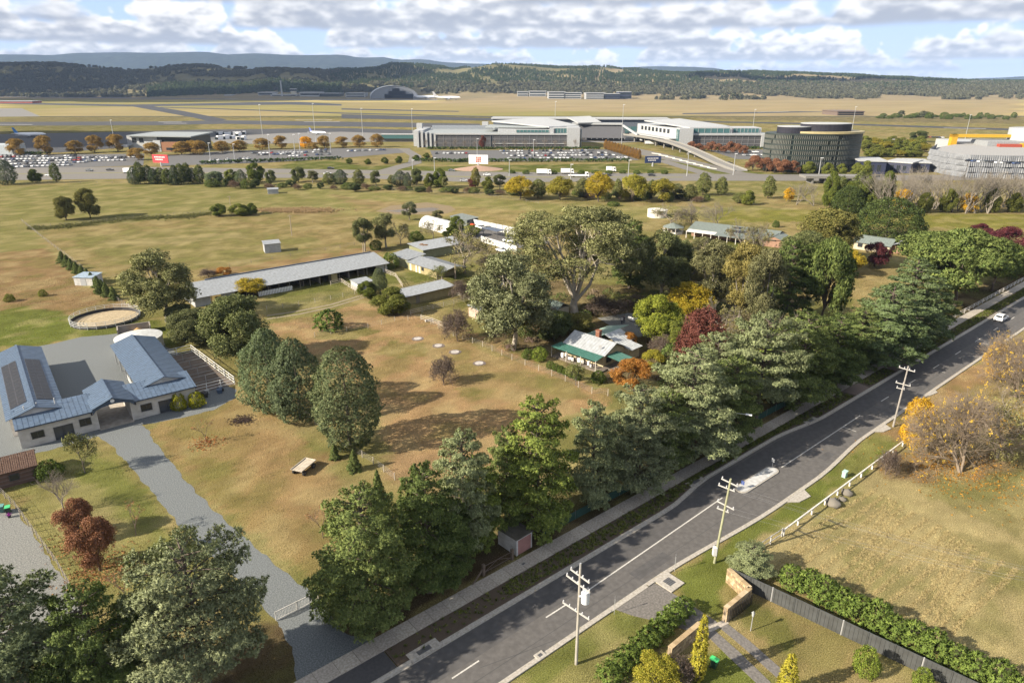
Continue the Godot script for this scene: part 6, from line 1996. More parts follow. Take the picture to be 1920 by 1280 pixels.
func bin(p: Vector3, turn: float, lid: Color, label: String, dark := false) -> void:
	var t := thing("wheelie_bin", label, "bin", p, turn)
	var s := Geo.new()
	var lo := [Vector3(-0.22, 0.08, -0.24), Vector3(0.22, 0.08, -0.24), Vector3(0.22, 0.08, 0.24), Vector3(-0.22, 0.08, 0.24)]
	var hi := [Vector3(-0.28, 0.98, -0.34), Vector3(0.28, 0.98, -0.34), Vector3(0.28, 0.98, 0.34), Vector3(-0.28, 0.98, 0.34)]
	for i in 4:
		s.quad(lo[(i + 1) % 4], lo[i], hi[i], hi[(i + 1) % 4])
	s.quad(lo[0], lo[1], lo[2], lo[3])
	piece("body", s, mat("bin_green", 0.02, 0.05, 0.03, 0.5) if dark else mat("bin_%d" % int(lid.g * 100), lid.r * 0.7, lid.g * 0.7, lid.b * 0.7, 0.5), t)
	var l := Geo.new()
	l.slab(Vector3(-0.31, 1.02, -0.38), Vector3(-0.31, 1.0, 0.38), Vector3(0.31, 1.0, 0.38), Vector3(0.31, 1.02, -0.38), 0.05)
	l.bar(Vector3(-0.2, 1.0, -0.42), Vector3(0.2, 1.0, -0.42), 0.05, 0.05)
	piece("lid", l, mat("lid_%d" % int(lid.g * 100), lid.r, lid.g, lid.b, 0.45), t)
	for x in [-0.25, 0.25]:
		var w := Geo.new()
		w.tube(Vector3(x - 0.03, 0.1, -0.3), Vector3(x + 0.03, 0.1, -0.3), 0.1, 0.1, 10)
		piece("wheel", w, mat("tyre_black", 0.02, 0.02, 0.02), t)

# ---------------------------------------------------------------- along the road
func insulator(s: Geo, p: Vector3, h := 0.28) -> void:
	s.tube(p, p + Vector3.UP * h * 0.5, 0.03, 0.03, 5)
	s.tube(p + Vector3.UP * h * 0.45, p + Vector3.UP * h * 0.7, 0.09, 0.07, 7)
	s.tube(p + Vector3.UP * h * 0.7, p + Vector3.UP * h, 0.07, 0.05, 7)

func power_pole(label: String, base: Vector3, h: float, lean: Vector3, bark: Material, arms: Array) -> Node3D:
	var t := thing("power_pole", label, "power pole", base)
	var s := Geo.new()
	var top := Vector3.UP * h + lean
	s.tubes([Vector3(0, -0.3, 0), top * 0.5, top], 0.16, 0.11, 10)
	piece("pole", s, bark, t)
	var cer := mat("porcelain", 0.48, 0.49, 0.52, 0.3)
	var arm_m := mat("cross_arm", 0.38, 0.37, 0.35, 0.7)
	for a in arms:
		var y: float = a[0]
		var mid := top * (y / h)
		var dir := Vector3(road_n.x, 0, road_n.z).rotated(Vector3.UP, a[3])
		var p0: Vector3 = mid + dir * a[1]
		var p1: Vector3 = mid + dir * a[2]
		var s2 := Geo.new()
		s2.bar(p0, p1, 0.11, 0.11)
		var ar := piece("cross_arm", s2, arm_m, t)
		var n := int((a[2] - a[1]) / 0.75) + 1
		for k in n:
			var ins := Geo.new()
			insulator(ins, p0.lerp(p1, (k + 0.12) / (n - 0.76)) + Vector3.UP * 0.05)
			piece("insulator", ins, cer, ar)
	return t

func street() -> void:
	var conc := rough_paint("pole_concrete", 0.40, 0.38, 0.34, 0.85)
	var green := rough_paint("pole_timber_green", 0.34, 0.35, 0.22, 0.9)
	var grey := rough_paint("pole_timber_grey", 0.33, 0.31, 0.29, 0.9)
	var galv := mat("galvanised", 0.50, 0.51, 0.52, 0.4, 0.5)
	var t := power_pole("concrete power pole carrying a grey transformer at the roadside", road(15.3, 9.93), 11.2, Vector3.ZERO, conc, [[10.35, -1.2, 1.2, 0.0], [9.35, -1.7, 1.3, 0.0], [6.2, -1.9, 1.3, 0.1]])
	var s := Geo.new()
	s.tube(Vector3(0, 11.2, 0), Vector3(0, 11.75, 0), 0.1, 0.09, 8)
	piece("pole_cap", s, galv, t)
	s = Geo.new()
	s.tube(Vector3(0.55, 7.6, 0.25), Vector3(0.55, 8.7, 0.25), 0.38, 0.38, 14)
	s.tube(Vector3(0.55, 8.7, 0.25), Vector3(0.55, 8.8, 0.25), 0.42, 0.3, 14)
	s.box(Vector3(0.2, 8.2, 0.1), Vector3(0.5, 0.15, 0.15))
	var tr := piece("transformer", s, mat("transformer_grey", 0.55, 0.58, 0.63, 0.45), t)
	for k in 3:
		var f := Geo.new()
		insulator(f, Vector3(0.35 + k * 0.2, 8.8, 0.2 + 0.1 * (k % 2)), 0.45)
		piece("bushing", f, mat("porcelain"), tr)
	t = power_pole("leaning greenish timber power pole beside the blue-green spruce bush", road(38.0, 9.74), 11.1, Vector3(0.75, 0, -0.3), green, [[10.6, -1.1, 1.0, 0.0], [9.8, -1.25, 0.7, 0.15], [7.7, -1.1, 1.1, 0.0], [7.0, -0.9, 0.5, 0.2]])
	s = Geo.new()
	s.block(Vector3(-0.32, 1.1, -0.25), Vector3(0.1, 2.2, 0.2))
	piece("meter_box", s, mat("box_grey", 0.55, 0.56, 0.55, 0.6), t)
	for k in 5:
		var a := Vector3(0.6 + 0.25 * (k % 3), [10.4, 9.9, 9.7, 7.8, 7.2][k], 0.2 * k - 0.3)
		var b := road(60, 46) - t.position + Vector3(k * 1.2, 7.0 - k * 0.4, 0)
		var w := Geo.new()
		var pp := []
		for i in 13:
			var q := a.lerp(b, i / 12.0)
			q.y -= sin(PI * i / 12.0) * 1.3
			pp.append(q)
		w.tubes(pp, 0.008, 0.008, 3)
		piece("wire", w, mat("cable", 0.25, 0.25, 0.26, 0.5), t)
	power_pole("pale timber power pole beside the tangled yellow tree", road(88.8, 8.54), 10.5, Vector3(0.5, 0, -0.3), grey, [[9.9, -1.3, 1.1, 0.0], [7.4, -1.2, 1.0, 0.1], [6.6, -0.9, 0.3, 0.2]])
	power_pole("farthest roadside power pole at the edge of the view", road(161.5, 7.6), 11.0, Vector3(0.5, 0, -0.3), grey, [[10.4, -1.3, 1.1, 0.0], [8.0, -1.2, 1.0, 0.1]])
	# poles in the paddocks
	for q in [[547, 442, 403, "timber power pole standing alone in the middle paddock"], [681, 474, 437, "timber pole beside the dark gum above the long shed"], [854, 523, 490, "timber pole at the corner of the veranda shed"], [432, 388, 367, "short timber pole above the paddock bush cluster"]]:
		var p := thing("timber_pole", q[3], "pole", spot(q[0], q[1]))
		var g := Geo.new()
		g.tube(Vector3(0, -0.2, 0), Vector3(0, tall(q[0], q[1], q[2]), 0), 0.15, 0.11, 8)
		piece("pole", g, rough_paint("pole_timber_brown", 0.36, 0.30, 0.24, 0.9), p)
		var c := Geo.new()
		c.bar(Vector3(-0.9, tall(q[0], q[1], q[2]) - 0.4, 0.1), Vector3(0.9, tall(q[0], q[1], q[2]) - 0.4, 0.1), 0.1, 0.1)
		piece("cross_arm", c, rough_paint("pole_timber_brown"), p)
	# street lamp
	t = thing("street_lamp", "tall grey street lamp with an outreach arm over the footpath", "street lamp", road(57.9, -2.59))
	s = Geo.new()
	s.tubes([Vector3.ZERO, Vector3(0, 4, 0), Vector3(0, 8.0, 0)], 0.11, 0.06, 8)
	piece("column", s, galv, t)
	s = Geo.new()
	var d := Vector3(0.93, 0, 0.35)
	s.tubes([Vector3(0, 7.9, 0), d * 0.4 + Vector3.UP * 8.25, d * 2.3 + Vector3.UP * 8.35], 0.045, 0.035, 6)
	piece("arm", s, galv, t)
	s = Geo.new()
	s.box(d * 2.7 + Vector3.UP * 8.36, Vector3(0.85, 0.14, 0.3), Basis(Vector3.UP, -0.36))
	piece("lamp_head", s, mat("lamp_white", 0.7, 0.71, 0.72, 0.4), t)
	# posts and signs
	sign_post("slim dark-topped marker post by the kerb near the transformer pole", road(23.0, 7.82), 2.4, 0.0, Color(0.04, 0.04, 0.05))
	sign_post("slim dark-topped marker post beside the white concrete pad", road(33.2, 7.74), 2.5, 0.0, Color(0.04, 0.04, 0.05))
	sign_post("blue keep-left sign on the near nose of the traffic island", road(53.9, 3.2), 1.3, 0.45, Color(0.04, 0.07, 0.22))
	sign_post("pale sign on the far nose of the traffic island", road(62.2, 2.8), 1.5, 0.45, Color(0.35, 0.36, 0.38))
	# white chunky rail fence
	t = thing("rail_fence", "white single-rail timber fence along the mown field", "fence", road(48.8, 12.2), yaw_of(Vector3.ZERO, road_d))
	var white := rough_paint("fence_white", 0.72, 0.70, 0.66, 0.8)
	for k in 11:
		var p := Geo.new()
		p.block(Vector3(k * 3.45 - 0.09, -0.1, -0.09), Vector3(k * 3.45 + 0.09, 0.85, 0.09))
		piece("post", p, white, t)
		if k < 10:
			var r := Geo.new()
			r.bar(Vector3(k * 3.45 - 0.02, 0.92, 0), Vector3(k * 3.45 + 3.43, 0.92, 0), 0.16, 0.16)
			piece("rail", r, white, t)
	t = thing("wire_fence", "sagging wire fence joining the white rail to the spruce bush", "fence", road(44.0, 11.9), yaw_of(Vector3.ZERO, road_d))
	rails(t, [Vector3(0, 0, 0), Vector3(2.2, 0, 0.1), Vector3(4.6, 0, 0.2)], 1.1, 2, mat("steel_post", 0.5, 0.5, 0.5), 2.2)
	# roadside pipe fence beyond the cedars
	t = thing("pipe_fence", "long white two-rail fence beside the footpath beyond the great cedar", "fence")
	rails(t, [road(141, -5.6), road(175, -5.6), road(212, -5.6), road(250, -5.6)], 1.15, 3, rough_paint("pipe_white", 0.62, 0.60, 0.57, 0.7), 3.0, 0.4)
	# green mesh fence under the cedars
	t = thing("mesh_fence", "dark green shade-cloth fence under the roadside cedars", "fence")
	var mesh_m := rough_paint("shade_cloth", 0.02, 0.065, 0.05, 0.9)
	for k in 40:
		var a := road(26.0 + k * 2.8, -6.6)
		var b := road(28.75 + k * 2.8, -6.6)
		var g := Geo.new()
		g.bar(a + Vector3.UP * 0.65, b + Vector3.UP * 0.65, 0.03, 1.2)
		piece("cloth_panel", g, mesh_m, t)
		var p := Geo.new()
		p.tube(a, a + Vector3.UP * 1.4, 0.035, 0.035, 5)
		piece("post", p, mat("steel_dark", 0.18, 0.18, 0.18), t)
	# shed with pink doors
	t = thing("roadside_shed", "small white shed with pink double doors under the cedars", "shed", road(21.2, -5.9), yaw_of(Vector3.ZERO, road_d) + deg_to_rad(3.0))
	var wb := rough_paint("weatherboard_white", 0.62, 0.62, 0.62, 0.85)
	for k in 11:
		var g := Geo.new()
		g.block(at(-0.03, k * 0.2, 0.0), at(0.0, k * 0.2 + 0.19, 3.2))
		piece("board", g, wb, t)
	walls(t, wb, 0, 2.5, 0.02, 3.2, 2.2)
	skillion(t, rough_paint("needle_littered_roof", 0.12, 0.11, 0.09, 0.9), -0.15, 2.65, -0.15, 3.35, 2.35, 2.2, 0.5)
	var pink := rough_paint("faded_pink", 0.42, 0.22, 0.20, 0.85)
	for k in 10:
		var g := Geo.new()
		g.block(at(0.2 + k * 0.21, 0.05, -0.05), at(0.2 + k * 0.21 + 0.2, 2.05, 0.03))
		piece("door_plank", g, pink, t)
	s = Geo.new()
	for q in [[0.0, 0.2], [2.3, 2.5]]:
		s.block(at(q[0], 0, -0.04), at(q[1], 2.2, 0.02))
	s.block(at(0.2, 2.06, -0.04), at(2.3, 2.2, 0.02))
	piece("door_frame", s, wb, t)
	# rusty gate and its timber posts
	t = thing("farm_gate", "rusty pipe gate between stout timber posts beside the pink-doored shed", "gate", road(16.2, -5.75), yaw_of(Vector3.ZERO, road_d))
	var rust := rough_paint("gate_rust", 0.16, 0.12, 0.10, 0.8)
	posts(t, rough_paint("gatepost_timber", 0.16, 0.12, 0.09, 0.95), [Vector3(0, 0, 0), Vector3(4.2, 0, 0)], 1.5, 0.3)
	for y in [0.35, 1.15]:
		var g := Geo.new()
		g.tube(Vector3(0.15, y, 0), Vector3(4.05, y, 0), 0.035, 0.035, 6)
		piece("gate_pipe", g, rust, t)
	s = Geo.new()
	s.tube(Vector3(0.15, 0.35, 0), Vector3(2.1, 1.15, 0), 0.03, 0.03, 5)
	s.tube(Vector3(2.1, 1.15, 0), Vector3(4.05, 0.35, 0), 0.03, 0.03, 5)
	piece("gate_brace", s, rust, t)
	s = Geo.new()
	s.bar(Vector3(-0.1, 0.9, 0), Vector3(-2.0, 0.1, 0.6), 0.14, 0.14)
	piece("prop", s, rough_paint("gatepost_timber"), t)
	# white steel gate across the gravel drive
	t = thing("drive_gate", "white steel double gate with upright bars across the gravel drive", "gate", road(-4.6, -13.9), yaw_of(road(-4.6, -13.9), road(0.2, -14.0)))
	for k in 2:
		var g := Geo.new()
		for y in [0.15, 1.15]:
			g.bar(Vector3(k * 2.4 + 0.05, y, 0), Vector3(k * 2.4 + 2.35, y, 0), 0.06, 0.07)
		g.bar(Vector3(k * 2.4 + 0.05, 0.1, 0), Vector3(k * 2.4 + 0.05, 1.2, 0), 0.06, 0.06)
		g.bar(Vector3(k * 2.4 + 2.35, 0.1, 0), Vector3(k * 2.4 + 2.35, 1.2, 0), 0.06, 0.06)
		var leaf := piece("gate_leaf", g, white, t)
		for j in 14:
			var b := Geo.new()
			b.bar(Vector3(k * 2.4 + 0.2 + j * 0.155, 0.15, 0), Vector3(k * 2.4 + 0.2 + j * 0.155, 1.15, 0), 0.025, 0.025)
			piece("upright", b, white, leaf)
	# stone entrance walls: courses of rough blocks
	stone_wall("curved sandstone entrance wall joining the grey fence to the gate", [road(36.4, 12.5), road(35.5, 15.75), road(30.9, 15.8)], 1.75)
	stone_wall("low sandstone entrance wall behind the golden cypress", [road(27.4, 15.2), road(22.5, 15.3)], 1.5)
	t = thing("entrance_gate", "dark open gate leaf folded against the sandstone wall", "gate", road(31.1, 16.1), yaw_of(road(30.9, 16.1), road(35.2, 16.2)))
	for k in 14:
		var g := Geo.new()
		g.bar(Vector3(0.1 + k * 0.3, 0.1, 0.12), Vector3(0.1 + k * 0.3, 1.6, 0.12), 0.12, 0.04)
		piece("gate_board", g, mat("black_iron", 0.02, 0.02, 0.022), t)
	# grey ribbed steel fence
	t = thing("steel_fence", "long grey ribbed steel fence running down from the sandstone wall", "fence")
	var steel := rough_paint("fence_steel", 0.08, 0.085, 0.087, 0.5)
	var f0 := road(36.6, 12.6)
	var f1 := road(42.0, 48.0)
	var bays := 15
	for k in bays:
		var a := f0.lerp(f1, float(k) / bays)
		var b := f0.lerp(f1, (k + 1.0) / bays)
		var g := Geo.new()
		g.bar(a + Vector3.UP * 0.9, b + Vector3.UP * 0.9, 0.02, 1.75)
		var n := 6
		var side := (b - a).cross(Vector3.UP).normalized()
		for j in n:
			var q := a.lerp(b, (j + 0.5) / n)
			for sgn in [-1.0, 1.0]:
				g.box(q + side * 0.025 * sgn + Vector3.UP * 0.9, Vector3(0.16, 1.72, 0.05), Basis(Vector3.UP, yaw_of(a, b)))
		piece("ribbed_panel", g, steel, t)
		for y in [0.05, 1.8]:
			var r := Geo.new()
			r.bar(a + Vector3.UP * y, b + Vector3.UP * y, 0.07, 0.06)
			piece("rail", r, steel, t)
		var p := Geo.new()
		p.block(Vector3(-0.05, -0.05, -0.05), Vector3(0.05, 1.86, 0.05))
		piece("post", p, mat("steel_post") if k % 3 == 2 else steel, t).position = a
	# small things in the driveway garden
	t = thing("garden_lamp", "short grey garden lamp post inside the sandstone entrance", "lamp post", road(31.9, 18.28))
	s = Geo.new()
	s.tube(Vector3.ZERO, Vector3(0, 1.9, 0), 0.05, 0.04, 7)
	piece("post", s, galv, t)
	s = Geo.new()
	s.tube(Vector3(0, 1.9, 0), Vector3(0, 2.3, 0), 0.12, 0.15, 6)
	s.tube(Vector3(0, 2.3, 0), Vector3(0, 2.5, 0), 0.2, 0.02, 6)
	piece("lantern", s, mat("lantern_glass", 0.35, 0.36, 0.36, 0.3), t)
	bin(road(25.1, 18.6), 0.9, Color(0.05, 0.5, 0.14), "green-lidded wheelie bin standing on the lawn beside the golden cypress", true)
	t = thing("utility_box", "mint green utility box on the verge beside the white rail", "utility box", road(67.9, 10.6), 0.7)
	s = Geo.new()
	s.block(Vector3(-0.35, 0, -0.25), Vector3(0.35, 0.85, 0.25))
	piece("cabinet", s, mat("mint_paint", 0.32, 0.48, 0.42, 0.5), t)
	s = Geo.new()
	s.slab(Vector3(-0.4, 0.88, -0.3), Vector3(-0.4, 0.88, 0.3), Vector3(0.4, 0.95, 0.3), Vector3(0.4, 0.95, -0.3), 0.06)
	piece("lid", s, mat("mint_paint"), t)
	for q in [[60.0, 12.9, 1.0, "larger grey boulder beside the white rail"], [63.9, 12.9, 0.75, "smaller grey boulder beside the white rail"], [62.0, 13.2, 0.5, "flat grey rock between the two boulders"]]:
		boulder(q[3], road(q[0], q[1]), q[2])
	suv()

func sign_post(label: String, p: Vector3, h: float, plate: float, col: Color) -> void:
	var t := thing("sign_post", label, "sign", p)
	var s := Geo.new()
	s.tube(Vector3.ZERO, Vector3(0, h, 0), 0.03, 0.03, 6)
	piece("post", s, mat("galvanised", 0.5, 0.51, 0.52), t)
	s = Geo.new()
	var b := Basis(Vector3.UP, yaw_of(Vector3.ZERO, road_n) + PI * 0.5 + PI * 0.5)
	s.box(Vector3(0, h - 0.2, 0), Vector3(maxf(plate, 0.1), maxf(plate * 1.25, 0.4), 0.04), b)
	piece("plate", s, mat("plate_%d_%d" % [int(col.r * 100), int(col.b * 100)], col.r, col.g, col.b, 0.5), t)

func boulder(label: String, p: Vector3, r: float) -> void:
	rng.seed = hash(label)
	var t := thing("boulder", label, "rock", p)
	var m := SphereMesh.new()
	m.radius = r
	m.height = r * 1.3
	m.radial_segments = 10
	m.rings = 6
	var a := m.get_mesh_arrays()
	var v: PackedVector3Array = a[Mesh.ARRAY_VERTEX]
	for i in v.size():
		v[i] *= 1.0 + 0.28 * sin(v[i].x * 5.1 / r + v[i].y * 3.7 / r) * cos(v[i].z * 4.3 / r)
	a[Mesh.ARRAY_VERTEX] = v
	var am := ArrayMesh.new()
	am.add_surface_from_arrays(Mesh.PRIMITIVE_TRIANGLES, a)
	meshed("stone", am, rough_paint("boulder_grey", 0.19, 0.175, 0.15, 0.95), t).position.y = r * 0.25

func stone_wall(label: String, pts: Array, h: float) -> void:
	rng.seed = hash(label)
	var t := thing("stone_wall", label, "wall")
	var stones := [rough_paint("sandstone_a", 0.46, 0.35, 0.21, 0.95), rough_paint("sandstone_b", 0.38, 0.28, 0.16, 0.95), rough_paint("sandstone_c", 0.54, 0.43, 0.28, 0.95), rough_paint("sandstone_d", 0.30, 0.22, 0.14, 0.95)]
	for i in pts.size() - 1:
		var a: Vector3 = pts[i]
		var b: Vector3 = pts[i + 1]
		var turn := Basis(Vector3.UP, yaw_of(a, b))
		var l := a.distance_to(b)
		var core := Geo.new()
		core.box((a + b) * 0.5 + Vector3.UP * h * 0.48, Vector3(l, h * 0.96, 0.30), turn)
		piece("mortar_core", core, rough_paint("mortar_tan", 0.30, 0.24, 0.17, 1.0), t)
		var rows := int(h / 0.3)
		for j in rows:
			var x := 0.0
			while x < l - 0.1:
				var w := minf(rnd(0.3, 0.62), l - x)
				for side in [-1.0, 1.0]:
					var s := Geo.new()
					s.box(a.lerp(b, (x + w * 0.5) / l) + turn * Vector3(0, 0, side * (0.17 + rnd(0, 0.02))) + Vector3.UP * (j + 0.5) * h / rows, Vector3(w - 0.03, h / rows - 0.03, 0.10), turn * Basis(Vector3.UP, rnd(-0.04, 0.04)))
					piece("stone", s, stones[rng.randi() % 4], t)
				x += w
		var k := 0.0
		while k < l:
			var w := rnd(0.5, 0.9)
			w = minf(w, l - k)
			var s := Geo.new()
			s.box(a.lerp(b, (k + w * 0.5) / l) + Vector3.UP * (h + 0.03), Vector3(w - 0.02, 0.1, 0.5), turn)
			piece("coping_stone", s, stones[rng.randi() % 3], t)
			k += w

# a white estate car driving away along the road
func suv() -> void:
	var t := thing("road_car", "white estate car driving away along the shaded road", "car", road(163.5, 1.75, 0.02), yaw_of(Vector3.ZERO, road_d))
	var paint := mat("car_white", 0.72, 0.73, 0.75, 0.25)
	paint.clearcoat_enabled = true
	var s := Geo.new()
	var low := [[-2.25, 0.35], [-2.3, 0.75], [-2.2, 1.02], [1.1, 1.0], [2.1, 0.85], [2.25, 0.6], [2.2, 0.35]]
	profile(s, low, 0.9, 0.86)
	piece("body", s, paint, t)
	s = Geo.new()
	profile(s, [[-2.15, 1.0], [-1.8, 1.5], [-1.0, 1.6], [0.1, 1.58], [1.05, 1.0]], 0.80, 0.66)
	var cab := piece("roof", s, paint, t)
	for sd in [-1.0, 1.0]:
		var g := Geo.new()
		g.quad(Vector3(-1.9, 1.06, sd * 0.825), Vector3(0.85, 1.06, sd * 0.825), Vector3(0.1, 1.47, sd * 0.73), Vector3(-1.65, 1.45, sd * 0.73))
		piece("side_window", g, mat("window_glass", 0.025, 0.03, 0.035), cab)
	var g2 := Geo.new()
	g2.quad(Vector3(-2.2, 1.06, 0.7), Vector3(-2.2, 1.06, -0.7), Vector3(-1.88, 1.47, -0.6), Vector3(-1.88, 1.47, 0.6))
	piece("rear_window", g2, mat("window_glass"), cab)
	g2 = Geo.new()
	g2.quad(Vector3(1.08, 1.05, -0.72), Vector3(1.08, 1.05, 0.72), Vector3(0.22, 1.54, 0.62), Vector3(0.22, 1.54, -0.62))
	piece("windscreen", g2, mat("window_glass"), cab)
	for q in [[-1.4, -0.85], [-1.4, 0.85], [1.4, -0.85], [1.4, 0.85]]:
		var w := Geo.new()
		w.tube(Vector3(q[0], 0.34, q[1] - 0.1), Vector3(q[0], 0.34, q[1] + 0.1), 0.34, 0.34, 14)
		var wo := piece("wheel", w, mat("tyre_black", 0.02, 0.02, 0.02), t)
		var r := Geo.new()
		r.tube(Vector3(q[0], 0.34, q[1] - 0.115), Vector3(q[0], 0.34, q[1] + 0.115), 0.2, 0.2, 10)
		piece("rim", r, mat("galvanised"), wo)
	for sd in [-0.65, 0.65]:
		var l := Geo.new()
		l.box(Vector3(-2.27, 0.85, sd), Vector3(0.08, 0.16, 0.36))
		piece("tail_light", l, mat("tail_red", 0.35, 0.02, 0.02, 0.3), t)
		l = Geo.new()
		l.box(Vector3(2.18, 0.72, sd), Vector3(0.1, 0.14, 0.36))
		piece("headlight", l, mat("lamp_white", 0.7, 0.71, 0.72), t)

# a side outline (x, y) given width: w0 at the bottom, w1 at the top
func profile(s: Geo, p: Array, w0: float, w1: float) -> void:
	var lo: float = 1e9
	var hi: float = -1e9
	for q in p:
		lo = minf(lo, q[1])
		hi = maxf(hi, q[1])
	var half := func(y: float) -> float:
		return lerpf(w0, w1, (y - lo) / maxf(hi - lo, 0.01))
	var flat := PackedVector2Array()
	for q in p:
		flat.append(Vector2(q[0], q[1]))
	var tri := Geometry2D.triangulate_polygon(flat)
	for sd in [-1.0, 1.0]:
		for i in range(0, tri.size(), 3):
			var v := []
			for j in 3:
				var q: Vector2 = flat[tri[i + j]]
				v.append(Vector3(q.x, q.y, sd * half.call(q.y)))
			if ((v[1] - v[0]).cross(v[2] - v[0])).z * sd < 0:
				s.tri(v[0], v[2], v[1])
			else:
				s.tri(v[0], v[1], v[2])
	for i in p.size():
		var a: Array = p[i]
		var b: Array = p[(i + 1) % p.size()]
		var q := [Vector3(a[0], a[1], half.call(a[1])), Vector3(b[0], b[1], half.call(b[1])), Vector3(b[0], b[1], -half.call(b[1])), Vector3(a[0], a[1], -half.call(a[1]))]
		var m: Vector3 = (q[1] - q[0]).cross(q[2] - q[0])
		var mid := Vector3((a[0] + b[0]) * 0.5, (a[1] + b[1]) * 0.5, 0) - Vector3(0, (lo + hi) * 0.5, 0)
		if m.dot(mid) < 0:
			s.quad(q[3], q[2], q[1], q[0])
		else:
			s.quad(q[0], q[1], q[2], q[3])

# ---------------------------------------------------------------- fences of the paddocks
func paddock_fences() -> void:
	var grey := rough_paint("fence_post_grey", 0.30, 0.26, 0.21, 0.95)
	var pale := rough_paint("fence_rail_pale", 0.52, 0.47, 0.40, 0.9)
	var wire := func(called: String, label: String, pts: Array, h: float, strands: int, m: Material, bay: float) -> void:
		var w := []
		for q in pts:
			w.append(spot(q[0], q[1]))
		var t := thing(called, label, "fence", w[0])
		var rel := []
		for q in w:
			rel.append(q - w[0])
		var p := Geo.new()
		p.tube(Vector3(0, -0.1, 0), Vector3(0, h + 0.1, 0), 0.07, 0.06, 5)
		var pm := p.mesh()
		for i in rel.size() - 1:
			var a: Vector3 = rel[i]
			var b: Vector3 = rel[i + 1]
			var n := maxi(1, int(round(a.distance_to(b) / bay)))
			for k in n + (1 if i == rel.size() - 2 else 0):
				meshed("post", pm, m, t).position = a.lerp(b, float(k) / n)
			for j in strands:
				var s := Geo.new()
				var y := h * (j + 1.0) / strands
				s.tube(a + Vector3.UP * y, b + Vector3.UP * y, 0.012, 0.012, 3, false)
				piece("wire", s, mat("fence_wire", 0.30, 0.29, 0.28, 0.6, 0.4), t)
	wire.call("paddock_fence", "post and wire fence between the upper and middle paddocks", [[50, 425], [95, 424], [200, 415], [300, 405], [400, 398]], 1.1, 4, grey, 5.0)
	wire.call("paddock_fence", "wire fence running down the left field past the young pines", [[40, 415], [90, 455], [150, 500], [190, 545], [260, 590]], 1.1, 4, grey, 5.0)
	wire.call("paddock_fence", "post and wire fence behind the long shed", [[430, 500], [510, 486], [610, 470], [690, 455]], 1.1, 3, grey, 6.0)
	wire.call("garden_fence", "netted post fence between brown paddock and cottage garden", [[808, 608], [850, 630], [905, 650], [960, 675], [1010, 695], [1060, 715], [1110, 738], [1140, 742]], 1.2, 4, pale, 3.2)
	wire.call("garden_fence", "wire fence beside the drive from the cypress to the corner spruce", [[560, 770], [640, 835], [700, 870], [740, 900]], 1.1, 4, pale, 3.0)
	wire.call("garden_fence", "leaning fence between pale gravel and left lawn", [[-10, 915], [30, 955], [70, 1010], [110, 1065], [135, 1110]], 1.2, 3, grey, 1.9)
	wire.call("paddock_fence", "post and wire fence along the track in front of the long shed", [[500, 582], [560, 573], [620, 562], [665, 552]], 1.1, 3, pale, 4.5)
	wire.call("paddock_fence", "fence crossing below the highway tree row", [[500, 350], [640, 352], [760, 358], [900, 365], [1010, 382]], 1.1, 3, grey, 8.0)
	wire.call("paddock_fence", "fence along the foot of the upper paddock by the highway", [[-20, 348], [120, 344], [240, 343]], 1.1, 3, grey, 8.0)
	wire.call("paddock_fence", "wire fence beside the juniper below the long shed", [[590, 632], [650, 622], [690, 615], [740, 602], [790, 598]], 1.1, 3, pale, 4.0)
	for q in [["white timber rails in front of the pointed dark tree", [[620, 535], [640, 530], [668, 548]]], ["pale timber rails beside the veranda shed", [[722, 512], [742, 520], [755, 540]]], ["pale stockyard rails in front of the low ochre shed", [[752, 548], [800, 536], [828, 528]]], ["brown stockyard rails beside the purple-brown tree", [[850, 552], [870, 558], [886, 566]]], ["pale stockyard rails below the low ochre shed", [[770, 590], [812, 580], [870, 566], [905, 560]]], ["pale rails on the upper edge of the brown paddock", [[789, 600], [812, 606], [835, 616]]]]:
		var w := []
		for p in q[1]:
			w.append(spot(p[0], p[1]) - spot(q[1][0][0], q[1][0][1]))
		rails(thing("timber_rails", q[0], "fence", spot(q[1][0][0], q[1][0][1])), w, 1.2, 3, pale, 2.8)
	# water trough and a person in the court
	var t := thing("water_trough", "white concrete trough beside the pale rails of the brown paddock", "trough", spot(798, 604), 0.4)
	walls(t, rough_paint("trough_concrete", 0.60, 0.58, 0.55, 0.9), 0, 1.8, 0, 0.7, 0.45, "basin")
	walls(t, mat("dam_water"), 0.1, 1.7, 0.1, 0.6, 0.46, "water", 0.3)
	people()

